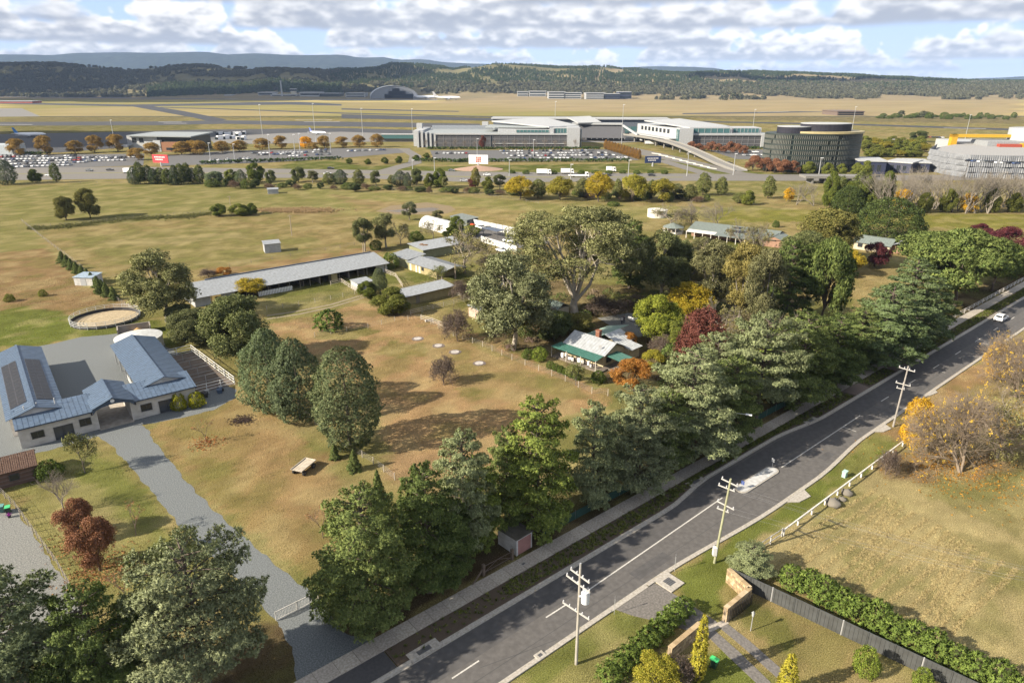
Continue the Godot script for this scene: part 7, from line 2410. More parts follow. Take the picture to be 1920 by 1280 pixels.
# two small walkers standing together in the court: each body one surface of tapered limbs
func person(label: String, p: Vector3, turn: float, shirt: Color) -> void:
	var t := thing("person", label, "person", p, turn)
	var bones := [[Vector3(-0.1, 0.06, 0.04), Vector3(-0.1, 0.5, 0), 0.06, 0.075, 1], [Vector3(-0.1, 0.5, 0), Vector3(-0.09, 0.92, 0), 0.075, 0.10, 1], [Vector3(0.1, 0.06, -0.04), Vector3(0.1, 0.5, 0), 0.06, 0.075, 1], [Vector3(0.1, 0.5, 0), Vector3(0.09, 0.92, 0), 0.075, 0.10, 1], [Vector3(0, 0.92, 0), Vector3(0, 1.18, 0), 0.16, 0.15, 0], [Vector3(0, 1.18, 0), Vector3(0, 1.42, 0), 0.15, 0.17, 0], [Vector3(-0.19, 1.42, 0), Vector3(-0.26, 1.12, 0), 0.065, 0.05, 0], [Vector3(-0.26, 1.12, 0), Vector3(-0.24, 0.86, 0.08), 0.048, 0.035, 2], [Vector3(0.19, 1.42, 0), Vector3(0.26, 1.12, 0), 0.065, 0.05, 0], [Vector3(0.26, 1.12, 0), Vector3(0.2, 0.9, 0.14), 0.048, 0.035, 2], [Vector3(0, 1.45, 0), Vector3(0, 1.58, 0.01), 0.06, 0.055, 2], [Vector3(0, 1.6, 0.02), Vector3(0, 1.7, 0.02), 0.095, 0.09, 2]]
	var s := Geo.new()
	for b in bones:
		s.tint = [shirt, Color(0.02, 0.025, 0.05), Color(0.35, 0.22, 0.16)][b[4]]
		s.tube(b[0], b[1], b[2], b[3], 8)
	for k in [-0.1, 0.1]:
		s.tint = Color(0.03, 0.03, 0.03)
		s.box(Vector3(k, 0.04, 0.07), Vector3(0.09, 0.08, 0.26))
	var m := mat("clothing_and_skin", 1, 1, 1, 0.85)
	m.vertex_color_use_as_albedo = true
	piece("body", s, m, t)
	var h := Geo.new()
	h.tube(Vector3(0, 1.66, -0.01), Vector3(0, 1.79, 0.0), 0.105, 0.06, 8)
	piece("hair", h, mat("hair_dark", 0.03, 0.02, 0.015, 0.8), t)

func people() -> void:
	person("person in a white top and dark trousers standing in the cottage court", spot(1166, 607), 0.4, Color(0.62, 0.60, 0.60))
	person("person in dark clothes beside the white-topped one in the court", spot(1170, 605), -0.6, Color(0.05, 0.06, 0.10))

# ---------------------------------------------------------------- airport, highway and hills
func field_sheet(called: String, pts: Array, lift: float, m: Material) -> void:
	var w := []
	for q in pts:
		w.append(spot(q[0], q[1]))
	var s := Geo.new()
	s.prism(w, lift - 0.01, lift)
	structure(called, s, m)

func pavements() -> void:
	var tarmac := rough_paint("runway_asphalt", 0.032, 0.034, 0.04, 0.9)
	var tarmac2 := rough_paint("taxiway_asphalt", 0.045, 0.047, 0.053, 0.9)
	var apron := rough_paint("apron_concrete", 0.20, 0.195, 0.185, 0.9)
	var lot := rough_paint("car_park_asphalt", 0.115, 0.115, 0.117, 0.9)
	var way := rough_paint("highway_asphalt", 0.175, 0.165, 0.15, 0.9)
	var white := mat("road_paint")
	field_sheet("runway", [[-80, 229], [300, 227.5], [407, 225.5], [640, 228], [900, 232], [900, 240], [640, 237], [420, 232], [300, 234.5], [-80, 236]], 0.05, tarmac2)
	field_sheet("taxiway", [[-80, 190.5], [240, 196], [367, 194], [470, 191.5], [560, 191], [640, 195], [640, 198], [540, 196], [367, 198], [240, 199.5], [-80, 193]], 0.05, tarmac)
	field_sheet("taxiway", [[235, 197], [275, 197], [345, 208.5], [425, 224], [400, 229.5], [365, 221], [300, 209]], 0.06, tarmac)
	field_sheet("taxiway", [[300, 200.4], [420, 203.5], [640, 211], [860, 216.5], [1000, 219], [1000, 220.4], [860, 218.2], [640, 213], [420, 205.2], [300, 201.6]], 0.07, tarmac)
	field_sheet("taxiway", [[-80, 177], [300, 181], [700, 184.5], [780, 185], [780, 187], [700, 188], [400, 186], [-80, 181]], 0.05, tarmac2)
	field_sheet("taxiway", [[640, 203], [860, 208], [860, 209.5], [640, 205.4]], 0.05, tarmac)
	field_sheet("taxiway", [[640, 214], [900, 221], [1300, 226.5], [1600, 232], [1960, 243], [1960, 246.5], [1600, 234.6], [1300, 228.8], [900, 226], [640, 222]], 0.08, tarmac)
	field_sheet("taxiway", [[1280, 212], [1500, 208.5], [1560, 209.5], [1420, 212.5], [1280, 214]], 0.05, tarmac2)
	field_sheet("apron", [[-80, 253], [240, 247], [370, 243], [640, 240], [790, 244], [790, 254], [640, 258], [480, 252], [400, 262], [240, 276], [110, 286], [-80, 284]], 0.09, tarmac2)
	field_sheet("apron", [[390, 258], [520, 250], [640, 247], [790, 252], [790, 264], [620, 267], [480, 270], [400, 268]], 0.10, apron)
	field_sheet("apron", [[420, 183.2], [660, 184.2], [820, 186.2], [820, 188.2], [560, 187.2], [420, 185.2]], 0.12, apron)
	field_sheet("apron", [[1080, 254], [1140, 250], [1300, 244], [1320, 262], [1150, 268], [1090, 266]], 0.10, apron)
	field_sheet("apron", [[-80, 203], [40, 203], [75, 218], [-80, 220]], 0.10, apron)
	field_sheet("car_park", [[-80, 292], [60, 290], [270, 288], [268, 310], [140, 314], [-80, 319]], 0.05, lot)
	field_sheet("car_park", [[300, 292], [420, 283], [640, 278], [770, 278], [760, 286], [640, 296], [500, 305], [300, 311]], 0.05, lot)
	field_sheet("car_park", [[806, 282], [1000, 281], [1140, 280], [1200, 300], [1000, 302], [850, 303], [812, 296]], 0.05, lot)
	field_sheet("car_park", [[1330, 282], [1440, 280], [1450, 300], [1380, 298]], 0.05, lot)
	field_sheet("highway", [[-80, 317], [240, 312.5], [640, 318], [900, 322], [1280, 325.5], [1610, 328], [1960, 328], [1960, 337], [1610, 339], [1280, 339], [900, 342], [640, 333], [240, 335], [-80, 339]], 0.06, way)
	field_sheet("median_strip", [[-80, 326.5], [240, 323], [640, 325.2], [900, 331], [1280, 331.6], [1280, 333], [900, 333], [640, 326.6], [240, 324.2], [-80, 328]], 0.09, mat("median_grass", 0.16, 0.15, 0.07, 1.0))
	# airport approach roads
	field_sheet("access_road", [[745, 278], [765, 278], [790, 292], [790, 306], [740, 320], [700, 322], [765, 304], [768, 292]], 0.08, way)
	field_sheet("access_road", [[1130, 276], [1190, 277], [1300, 300], [1400, 324], [1440, 328], [1380, 328], [1280, 306], [1190, 288]], 0.08, way)
	field_sheet("access_road", [[1225, 300], [1250, 300], [1340, 326], [1310, 326]], 0.10, way)
	for k in 9:
		field_sheet("white_kerb", [[1222 + k * 13, 286.5 + k * 3.4], [1240 + k * 13, 288.8 + k * 3.4], [1240 + k * 13, 290.2 + k * 3.4], [1222 + k * 13, 288 + k * 3.4]], 0.16, mat("kerb_white", 0.66, 0.64, 0.55, 0.8))
	for q in [[296, 228.5, 340, 228.7], [306, 231, 350, 231.2], [553, 225, 622, 224.8], [570, 228, 637, 228], [-60, 233, 60, 233.5], [1420, 210.5, 1480, 209], [1770, 240, 1850, 241.5]]:
		var s := Geo.new()
		s.ribbon([spot(q[0], q[1]) + Vector3.UP * 0.12, spot(q[2], q[3]) + Vector3.UP * 0.12], 5.0)
		structure("runway_marking", s, white)

# --- vehicles
var car_meshes := []
func car_kinds() -> void:
	for c in [Color(0.72, 0.73, 0.74), Color(0.42, 0.43, 0.45), Color(0.03, 0.03, 0.035), Color(0.14, 0.15, 0.16), Color(0.04, 0.07, 0.16), Color(0.32, 0.03, 0.03)]:
		var s := Geo.new()
		s.tint = c
		profile(s, [[-2.2, 0.32], [-2.25, 0.75], [-2.1, 0.98], [1.0, 0.96], [2.0, 0.82], [2.2, 0.6], [2.15, 0.32]], 0.88, 0.84)
		profile(s, [[-1.35, 1.36], [-0.1, 1.46], [0.2, 1.42], [-1.2, 1.3]], 0.66, 0.62)
		s.tint = Color(0.02, 0.025, 0.03)
		profile(s, [[-2.0, 0.96], [-1.45, 1.38], [-0.2, 1.42], [0.9, 0.95]], 0.79, 0.64)
		for x in [-1.35, 1.35]:
			for z in [-0.8, 0.8]:
				s.tube(Vector3(x, 0.32, z - 0.1), Vector3(x, 0.32, z + 0.1), 0.32, 0.32, 8)
		car_meshes.append(s.mesh())

const CAR_COLOURS := ["white", "silver", "black", "grey", "blue", "red"]
func car(p: Vector3, turn: float, colour: int, label: String, group: String) -> void:
	var m := mat("car_paint", 1, 1, 1, 0.28)
	m.vertex_color_use_as_albedo = true
	m.metallic_specular = 0.6
	var o := meshed("parked_car" if "parked" in group else "highway_car", car_meshes[colour], m, self)
	o.position = p
	o.rotation.y = turn
	tag(o, label, "car", group)

func car_rows(rows: Array, place: String, seed_: int, full: float) -> void:
	rng.seed = seed_
	var n := 0
	for r in rows:
		n += 1
		var a := spot(r[0], r[1])
		var b := spot(r[2], r[3])
		var l := a.distance_to(b)
		var dir := (b - a) / l
		var k := int(l / 2.9)
		var which: String = ["nearest", "second", "third", "fourth", "fifth", "sixth", "seventh", "farthest"][mini(rows.size() - n, 7)]
		for i in k:
			if rng.randf() > full:
				continue
			var colour: int = [0, 0, 0, 0, 1, 1, 2, 2, 3, 4, 5][rng.randi() % 11]
			if rng.randf() < 0.6 and colour == 5:
				colour = 0
			car(a + dir * (i + 0.5) * 2.9 + Vector3(0, 0.06, rnd(-0.4, 0.4)), PI * 0.5 + rnd(-0.06, 0.06) + (PI if rng.randf() < 0.4 else 0.0), colour, "%s car, %s place from the left, %s row of the %s" % [CAR_COLOURS[colour], nth(i), which, place], "cars parked in the " + place)

func vehicles() -> void:
	car_rows([[0, 292.8, 60, 291.8], [0, 295, 150, 292.6], [5, 299.5, 205, 295.5], [150, 303, 250, 300.5], [190, 297, 262, 295], [0, 304, 210, 299.5], [0, 309, 185, 304], [20, 314, 150, 309.5]], "left car park", 5, 0.85)
	car_rows([[560, 283, 620, 281], [470, 288, 625, 285.5], [390, 302.5, 470, 298], [540, 293.5, 625, 289.5], [480, 291, 560, 288.6], [650, 284, 740, 281]], "long middle car park", 6, 0.75)
	car_rows([[935, 284, 1120, 282.8], [815, 288.5, 880, 288], [940, 288.6, 1140, 287], [955, 293, 1160, 291.4], [950, 298, 1180, 296]], "terminal car park", 7, 0.85)
	car_rows([[1390, 286, 1432, 285.5], [1392, 292, 1436, 291.5]], "office car park", 8, 0.8)
	car_rows([[1660, 262, 1690, 262.5], [1740, 258, 1780, 259]], "grove car park", 9, 0.8)
	for q in [[92, 330, 0, "white car on the highway at the foot of the upper paddock"], [167, 321, 3, "grey car on the far side of the highway left of the dark clump"], [206, 320, 2, "black car following the grey car on the highway"], [620, 317, 2, "black car on the highway beside the left poplars"], [614, 327, 0, "white car partly behind the left poplar row"], [847, 321, 3, "grey car on the highway below the stone bank"], [913, 329, 0, "white car on the highway left of the golden trees"], [870, 340, 1, "silver car on the near carriageway behind the poplars"], [1222, 330, 2, "black car on the highway below the blue sign"], [1140, 330, 2, "dark car on the highway behind the golden trees"], [1346, 304, 4, "blue car on the ramp curving down from the terminal"], [1368, 307, 2, "dark car behind the blue car on the ramp"]]:
		car(spot(q[0], q[1]) + Vector3.UP * 0.1, yaw_of(spot(q[0], q[1]), spot(q[0] + 40, q[1] + 0.4)), q[2], q[3], "cars on the highway")
	for q in [[1195, 599, 0.6, 0, "white car beside the round yellow-green tree in the cottage court"], [1228, 604, 0.5, 0, "second white car half hidden in the cottage court"], [954, 454, -0.8, 0, "white car on the asphalt yard behind the low wall"], [900, 428, 2.2, 0, "white ute by the tall panel fence"], [914, 430, 2.2, 3, "grey car by the tall panel fence"], [942, 472, -0.6, 0, "white car below the low white wall"]]:
		car(spot(q[0], q[1]), q[2], q[3], q[4], "cars parked at the farms")
	# trucks
	for q in [[243, 325, "white truck cab emerging from the dark clump on the highway", 7.0], [1020, 327, "long white van on the highway beside the green verge", 9.0], [1064, 326, "white truck with a high cab on the highway", 8.0], [1085, 332, "white flat-bed truck on the near carriageway", 12.0], [1146, 322, "white van crossing at the airport junction", 6.0], [1222, 271, "white coach waiting under the elevated roadway", 11.0]]:
		truck(spot(q[0], q[1]), q[3], q[2])
	# red tractor on the yard
	var t := thing("tractor", "orange-red tractor beside the grey-green shed on the asphalt yard", "tractor", spot(884, 425), -0.9)
	var s := Geo.new()
	profile(s, [[-0.6, 0.7], [-0.6, 1.3], [1.7, 1.3], [1.8, 0.8]], 0.4, 0.4)
	piece("bonnet", s, mat("tractor_red", 0.42, 0.06, 0.02, 0.5), t)
	s = Geo.new()
	profile(s, [[-1.5, 0.8], [-1.5, 2.4], [-0.4, 2.4], [-0.2, 1.2]], 0.6, 0.55)
	piece("cab", s, mat("tractor_dark", 0.05, 0.05, 0.05, 0.4), t)
	for q in [[-1.1, 0.8, 0.75], [1.4, 0.5, 0.5]]:
		for z in [-0.75, 0.75]:
			s = Geo.new()
			s.tube(Vector3(q[0], q[2], z - 0.2), Vector3(q[0], q[2], z + 0.2), q[2], q[2], 12)
			piece("wheel", s, mat("tyre_black"), t)

func truck(p: Vector3, l: float, label: String) -> void:
	var t := thing("truck", label, "truck", p + Vector3.UP * 0.1, yaw_of(Vector3.ZERO, Vector3(1, 0, 0.05)))
	var white := mat("truck_white", 0.72, 0.72, 0.72, 0.4)
	var s := Geo.new()
	profile(s, [[l * 0.5 - 2.2, 0.5], [l * 0.5 - 2.2, 2.9], [l * 0.5 - 0.5, 2.9], [l * 0.5 - 0.1, 1.7], [l * 0.5, 0.5]], 1.15, 1.1)
	var cab := piece("cab", s, white, t)
	s = Geo.new()
	s.quad(Vector3(l * 0.5 - 0.08, 1.75, 1.0), Vector3(l * 0.5 - 0.08, 1.75, -1.0), Vector3(l * 0.5 - 0.46, 2.7, -0.95), Vector3(l * 0.5 - 0.46, 2.7, 0.95))
	for z in [-1.16, 1.16]:
		s.box(Vector3(l * 0.5 - 1.0, 2.1, z), Vector3(1.0, 0.8, 0.04))
	piece("window", s, mat("window_glass"), cab)
	s = Geo.new()
	s.block(Vector3(-l * 0.5, 0.8, -1.2), Vector3(l * 0.5 - 2.4, 1.3 if "flat" in label else 3.1, 1.2))
	piece("load_bed" if "flat" in label else "box_body", s, white, t)
	for x in [-l * 0.4, -l * 0.25, l * 0.5 - 1.2]:
		for z in [-1.0, 1.0]:
			s = Geo.new()
			s.tube(Vector3(x, 0.48, z - 0.15), Vector3(x, 0.48, z + 0.15), 0.48, 0.48, 10)
			piece("wheel", s, mat("tyre_black"), t)

func airliner(p: Vector3, turn: float, size: float, tail: Color, label: String) -> void:
	var t := thing("airliner", label, "aeroplane", p, turn)
	var white := mat("plane_white", 0.76, 0.77, 0.78, 0.35)
	var s := Geo.new()
	var pr := [[-16, 0.2], [-12, 1.1], [-6, 1.7], [8, 1.75], [13, 1.5], [15.5, 0.8], [16.5, 0.15]]
	for i in pr.size() - 1:
		s.tube(Vector3(pr[i][0], 3.2 + (0.9 if i == 0 else 0.35 if i == 1 else 0.0), 0), Vector3(pr[i + 1][0], 3.2 + (0.35 if i == 0 else 0.0), 0), pr[i][1], pr[i + 1][1], 12, false)
	piece("fuselage", s, white, t)
	for z in [-1.0, 1.0]:
		s = Geo.new()
		s.slab(Vector3(3, 2.6, z * 1.2), Vector3(-3, 2.6, z * 1.2), Vector3(-6.5, 3.2, z * 15), Vector3(-4.6, 3.2, z * 15), 0.25)
		piece("wing", s, mat("plane_grey", 0.5, 0.51, 0.52, 0.4), t)
		s = Geo.new()
		s.tube(Vector3(2.8, 1.9, z * 5), Vector3(-1.0, 1.9, z * 5), 0.8, 0.6, 10)
		piece("engine", s, mat("plane_grey"), t)
		s = Geo.new()
		s.slab(Vector3(-12.5, 4.0, z * 0.4), Vector3(-15.5, 4.0, z * 0.4), Vector3(-16.6, 4.2, z * 5), Vector3(-15.2, 4.2, z * 5), 0.2)
		piece("tailplane", s, white, t)
	s = Geo.new()
	s.slab(Vector3(-11.5, 4.4, 0.12), Vector3(-15.8, 4.4, 0.12), Vector3(-17.6, 10, 0.13), Vector3(-15.4, 10, 0.13), 0.24)
	piece("tail_fin", s, mat("fin_%d" % int(tail.b * 100), tail.r, tail.g, tail.b, 0.4), t)
	for q in [[11, 0], [-1, -2.2], [-1, 2.2]]:
		s = Geo.new()
		s.tube(Vector3(q[0], 0, q[1]), Vector3(q[0], 2.2, q[1]), 0.14, 0.14, 6)
		s.tube(Vector3(q[0], 0.45, q[1] - 0.2), Vector3(q[0], 0.45, q[1] + 0.2), 0.45, 0.45, 8)
		piece("undercarriage", s, mat("tyre_black"), t)
	t.scale = Vector3.ONE * size

# --- buildings
# a flat-fronted block: glass wall with mullions and white trim
func glass_front(t: Node3D, u0: float, u1: float, v: float, y0: float, y1: float, bays: int, floors: int, glass: Material, bar_m: Material, called := "glass_wall") -> void:
	var s := Geo.new()
	s.block(at(u0, y0, v), at(u1, y1, v + 0.3))
	var o := piece(called, s, glass, t)
	for i in bays + 1:
		var m := Geo.new()
		var u := lerpf(u0, u1, float(i) / bays)
		m.block(at(u - 0.12, y0, v - 0.25), at(u + 0.12, y1, v - 0.005))
		piece("mullion", m, bar_m, o)
	for j in range(1, floors):
		var m := Geo.new()
		var y := lerpf(y0, y1, float(j) / floors)
		m.block(at(u0, y - 0.15, v - 0.2), at(u1, y + 0.15, v - 0.005))
		piece("transom", m, bar_m, o)

func terminal() -> void:
	var white := rough_paint("terminal_white", 0.44, 0.46, 0.48, 0.6)
	var pale := rough_paint("terminal_roof", 0.31, 0.345, 0.36, 0.6)
	var grey := rough_paint("terminal_slate", 0.12, 0.14, 0.175, 0.6)
	var dark := mat("terminal_glass", 0.085, 0.085, 0.09, 0.2)
	var teal := mat("terminal_teal_glass", 0.06, 0.13, 0.135, 0.12)
	var frame := mat("terminal_mullion", 0.20, 0.20, 0.21, 0.5)
	var t := thing("airport_terminal", "wide white airport terminal wing with a grey glazed front and stepped white roofs", "terminal", Vector3(-80.4, 0, -609.4), deg_to_rad(-2.1))
	walls(t, grey, 2, 128, 1.0, 90, 11.0, "hall")
	glass_front(t, 16, 62, 0.4, 0, 10.2, 8, 3, dark, frame)
	glass_front(t, 64, 127, 0.2, 0, 10.4, 10, 3, dark, frame)
	walls(t, white, 14, 128, -0.6, 3.0, 11.6, "fascia", 10.5)
	walls(t, white, 64, 127, -0.5, 0.0, 3.6, "band", 3.1)
	walls(t, pale, 0, 128, 3, 92, 11.7, "roof", 11.0)
	walls(t, white, 127.5, 138, -3, 24, 16.6, "end_tower")
	glass_front(t, 0, 20, -1, 0, 15.5, 4, 5, teal, white, "side_glazing")
	var sg: Node3D = t.get_child(t.get_child_count() - 1)
	sg.position = at(138.4, 0, -1.5)
	sg.rotation.y = PI * 0.5
	# upper storeys
	walls(t, white, 68, 126, 6, 40, 14.6, "upper_storey")
	glass_front(t, 84, 112, 5.6, 12.2, 14.2, 9, 1, teal, white, "clerestory")
	walls(t, white, 112.5, 116, 2, 10, 15.8, "pier")
	glass_front(t, 117, 127, 3.0, 12.0, 15.6, 4, 1, teal, white, "clerestory")
	walls(t, white, 116, 127.6, 3.4, 12, 16.4, "upper_storey", 11.5)
	var s := Geo.new()
	s.slab(at(60, 19.5, 50), at(108, 21.5, 78), at(139, 17.0, 20), at(112, 16.8, 8), 1.0)
	piece("roof_wing", s, white, t)
	s = Geo.new()
	s.slab(at(56, 16.0, 20), at(58, 16.0, 54), at(112, 16.6, 34), at(110, 16.4, 8), 0.8)
	piece("roof_wing", s, pale, t)
	for k in 3:
		window(t, at(67.9, 13.0, 12 + k * 6), 3.0, 1.8, -PI * 0.5, 1)
	# left end: stepped white fins
	for k in 5:
		walls(t, white, -1.0 + k * 3.6, 0.6 + k * 3.6, -2.0 + k * 0.4, 8, 13.6 - k * 0.7, "fin")
	walls(t, white, -6, 2, 10, 60, 13.2, "west_block")
	walls(t, rough_paint("plant_screen", 0.26, 0.29, 0.33, 0.7), 4, 60, 55, 58, 15.0, "plant_screen")
	walls(t, white, -8, -3, 40, 46, 17.5, "roof_box")
	walls(t, white, 48, 54, 88, 94, 16.5, "roof_box")
	walls(t, grey, 62, 74, 62, 80, 17.0, "plant_room")
	# departures hall at the back
	t = thing("departure_hall", "long low slate-coloured departure hall with white eaves behind the terminal", "terminal", spot(925, 258), deg_to_rad(-3.0))
	walls(t, grey, 0, 88, 0, 24, 18.0)
	walls(t, white, -2, 92, -2, 26, 19.2, "eave", 18.0)
	t = thing("departure_hall", "slate-coloured hall with white eaves behind the north wing", "terminal", spot(1105, 257), deg_to_rad(-4.0))
	walls(t, grey, 0, 78, 0, 22, 17.2)
	walls(t, white, -2, 80, -2, 24, 18.4, "eave", 17.2)
	glass_front(t, 4, 60, -0.6, 2, 10.5, 9, 2, teal, frame)
	# central atrium
	t = thing("glass_atrium", "dark glass atrium under a sloping white frame between the two terminal wings", "atrium", spot(1075, 264), deg_to_rad(-8.0))
	walls(t, dark, 2, 46, 8, 40, 13.0, "glass_hall")
	for k in 9:
		var m := Geo.new()
		m.bar(at(3 + k * 5.2, 15.5, 10), at(7 + k * 5.2, 2, -1), 0.35, 0.4)
		piece("sloping_rib", m, mat("atrium_rib", 0.32, 0.34, 0.36, 0.5), t)
	s = Geo.new()
	s.slab(at(2, 14.5, 8), at(46, 14.5, 8), at(50, 3.0, -1), at(4, 3.0, -1), 0.2)
	piece("glass_slope", s, dark, t)
	s = Geo.new()
	s.bar(at(44, 15.5, 9), at(60, 6.5, -6), 1.4, 1.6)
	piece("white_brace", s, white, t)
	walls(t, white, -2, 46, 6, 12, 16.2, "roof_beam", 14.6)
	s = Geo.new()
	s.slab(at(-8, 21, 20), at(14, 21.5, 30), at(26, 17, 8), at(4, 16.5, 2), 0.9)
	piece("roof_wing", s, white, t)
	# north wing
	t = thing("airport_terminal", "north terminal wing with a white wall of square windows and a glazed front", "terminal", spot(1293, 277), deg_to_rad(-1.0))
	walls(t, grey, 1, 62, 1, 50, 10.5, "hall")
	glass_front(t, 2, 60, 0.4, 0, 10.0, 11, 3, dark, frame)
	walls(t, white, 1, 64, -0.6, 3, 11.6, "fascia", 10.2)
	walls(t, pale, 0, 66, 3, 52, 11.8, "roof", 10.5)
	walls(t, white, -10, 1.5, -3, 10, 16.0, "corner_tower")
	walls(t, teal, -11, -9.9, -2.6, 6, 15.0, "corner_glass")
	glass_front(t, 2, 34, 4, 12, 15.6, 6, 1, teal, white, "clerestory")
	walls(t, white, 1, 36, 4.4, 30, 16.4, "upper_storey", 11.8)
	glass_front(t, 38, 60, 8, 12, 15.4, 7, 1, teal, white, "clerestory")
	walls(t, white, 37, 62, 8.4, 30, 16.0, "upper_storey", 11.8)
	walls(t, white, 60, 64, -1.2, 4, 11.4, "end_pier")
	s = Geo.new()
	s.slab(at(-30, 19.5, 60), at(6, 20.5, 74), at(40, 16.6, 26), at(0, 16.4, 4), 0.9)
	piece("roof_wing", s, white, t)
	# long side wall with a row of square windows, running back to the left
	t = thing("terminal_concourse", "white concourse wall with eight square windows above the elevated road", "terminal", spot(1194, 262), yaw_of(spot(1194, 262), spot(1272, 276)))
	var l := spot(1194, 262).distance_to(spot(1272, 276))
	walls(t, white, 0, l, 0, 18, 15.2)
	for k in 8:
		window(t, at(l * (0.13 + 0.09 * k), 12.0, -0.02), l * 0.05, 3.4, 0, 1)
	walls(t, mat("terminal_glass"), l * 0.03, l * 0.97, -0.4, 0.0, 6.2, "shopfront", 3.4)
	walls(t, white, -2, l, -9, 0.0, 7.2, "canopy", 6.5)

func elevated_road() -> void:
	var deck_m := rough_paint("viaduct_concrete", 0.22, 0.215, 0.205, 0.9)
	var pts := [[1070, 256, 6.0], [1105, 258, 6.0], [1150, 262, 6.0], [1190, 266, 6.0], [1230, 273, 6.0], [1262, 281, 5.6], [1290, 290, 4.8], [1318, 299, 3.2], [1350, 310, 1.5], [1390, 321, 0.2]]
	var t := thing("elevated_road", "curved elevated roadway on round columns sweeping down from the terminal", "viaduct")
	var w := []
	for q in pts:
		w.append(spot(q[0], q[1]) + Vector3.UP * q[2])
	var deck := Geo.new()
	var wall := Geo.new()
	for i in w.size() - 1:
		var a: Vector3 = w[i]
		var b: Vector3 = w[i + 1]
		var n0: Vector3 = (w[i + 1] - w[maxi(i - 1, 0)])
		var n1: Vector3 = (w[mini(i + 2, w.size() - 1)] - w[i])
		n0 = Vector3(n0.z, 0, -n0.x).normalized() * 4.2
		n1 = Vector3(n1.z, 0, -n1.x).normalized() * 4.2
		deck.slab(a + n0, b + n1, b - n1, a - n0, 0.7)
		for sg in [-1.0, 1.0]:
			wall.quad(a + n0 * sg, b + n1 * sg, b + n1 * sg + Vector3.UP, a + n0 * sg + Vector3.UP)
			wall.quad(b + n1 * sg * 0.96, a + n0 * sg * 0.96, a + n0 * sg * 0.96 + Vector3.UP, b + n1 * sg * 0.96 + Vector3.UP)
			wall.quad(a + n0 * sg + Vector3.UP, b + n1 * sg + Vector3.UP, b + n1 * sg * 0.96 + Vector3.UP, a + n0 * sg * 0.96 + Vector3.UP)
	piece("deck", deck, deck_m, t)
	piece("parapet", wall, rough_paint("parapet_pale", 0.26, 0.255, 0.24, 0.9), t)
	for i in 7:
		for k in 2:
			var p: Vector3 = w[i].lerp(w[i + 1], k * 0.5)
			var c := Geo.new()
			c.tube(Vector3(p.x, 0, p.z), Vector3(p.x, p.y - 0.6, p.z), 0.8, 0.8, 10)
			piece("column", c, deck_m, t)
	# highway overpass on the right
	t = thing("overpass", "low concrete highway overpass on short piers at the dark tree clump", "bridge", spot(1530, 345), deg_to_rad(-2.0))
	walls(t, deck_m, -6, 26, 0, 10, 4.2, "deck", 3.0)
	for k in 4:
		walls(t, deck_m, -2 + k * 7, -1 + k * 7, 1, 9, 3.0, "pier")

func round_office() -> void:
	var dark := mat("office_glass", 0.015, 0.022, 0.022, 0.15)
	var band := mat("office_band", 0.02, 0.03, 0.026, 0.5)
	var fin := rough_paint("office_fin", 0.13, 0.14, 0.125, 0.6)
	var navy := mat("plant_drum", 0.012, 0.012, 0.022, 0.8)
	var c := spot(1516, 318)
	var t := thing("round_office", "dark curved office tower with pale fins, gold roof rim and black plant drums", "office", c)
	var edge := func(a: float, k := 1.0) -> Vector3:
		var rx := 29.5 * k
		var rz := 17.0 * k
		return Vector3(cos(a) * rx, 0, sin(a) * rz)
	var n := 72
	var core := []
	for i in n:
		core.append(edge.call(TAU * i / n))
	var s := Geo.new()
	s.prism(core, 0, 22.6)
	piece("glass_core", s, dark, t)
	for f in 8:
		var y := f * 3.05 + 0.6
		var ring := Geo.new()
		var p := []
		for i in n:
			p.append(edge.call(TAU * i / n, 1.018))
		ring.prism(p, y, y + 0.8)
		piece("floor_band", ring, band, t)
		if f == 7:
			break
		var fins := Geo.new()
		for i in 150:
			var a := TAU * i / 150.0
			if i % 23 == 7 or (f % 2 and i % 31 == 4) or rng.randf() < 0.05:
				continue
			var o: Vector3 = edge.call(a, 1.012)
			var q: Vector3 = edge.call(a + 0.01, 1.012)
			fins.box(o + Vector3.UP * (y + 1.93), Vector3(0.5, 2.1, 0.3), Basis(Vector3.UP, yaw_of(o, q)))
		var fo := piece("window_fins", fins, fin, t)
		fo.set_meta("kind", "stuff")
	# roof: gold rim over the right part, black drums
	var rim := Geo.new()
	var rp := []
	for i in 40:
		var a := TAU * i / 40.0
		rp.append(Vector3(7.5 + cos(a) * 23.0, 0, sin(a) * 17.6))
	rim.prism(rp, 22.9, 24.0)
	piece("gold_rim", rim, rough_paint("gold_soffit", 0.40, 0.34, 0.18, 0.5), t)
	for q in [[7.0, 15.5, 11.0, 24.0, 28.2], [-12.0, 11.0, 9.0, 22.6, 26.4]]:
		var d := Geo.new()
		var dp := []
		for i in 36:
			var a := TAU * i / 36.0
			dp.append(Vector3(q[0] + cos(a) * q[1], 0, sin(a) * q[2]))
		d.prism(dp, q[3], q[4])
		var drum := piece("plant_drum", d, navy, t)
		var lid := Geo.new()
		lid.prism(dp, q[4], q[4] + 0.3)
		piece("white_cap", lid, rough_paint("terminal_white"), drum)

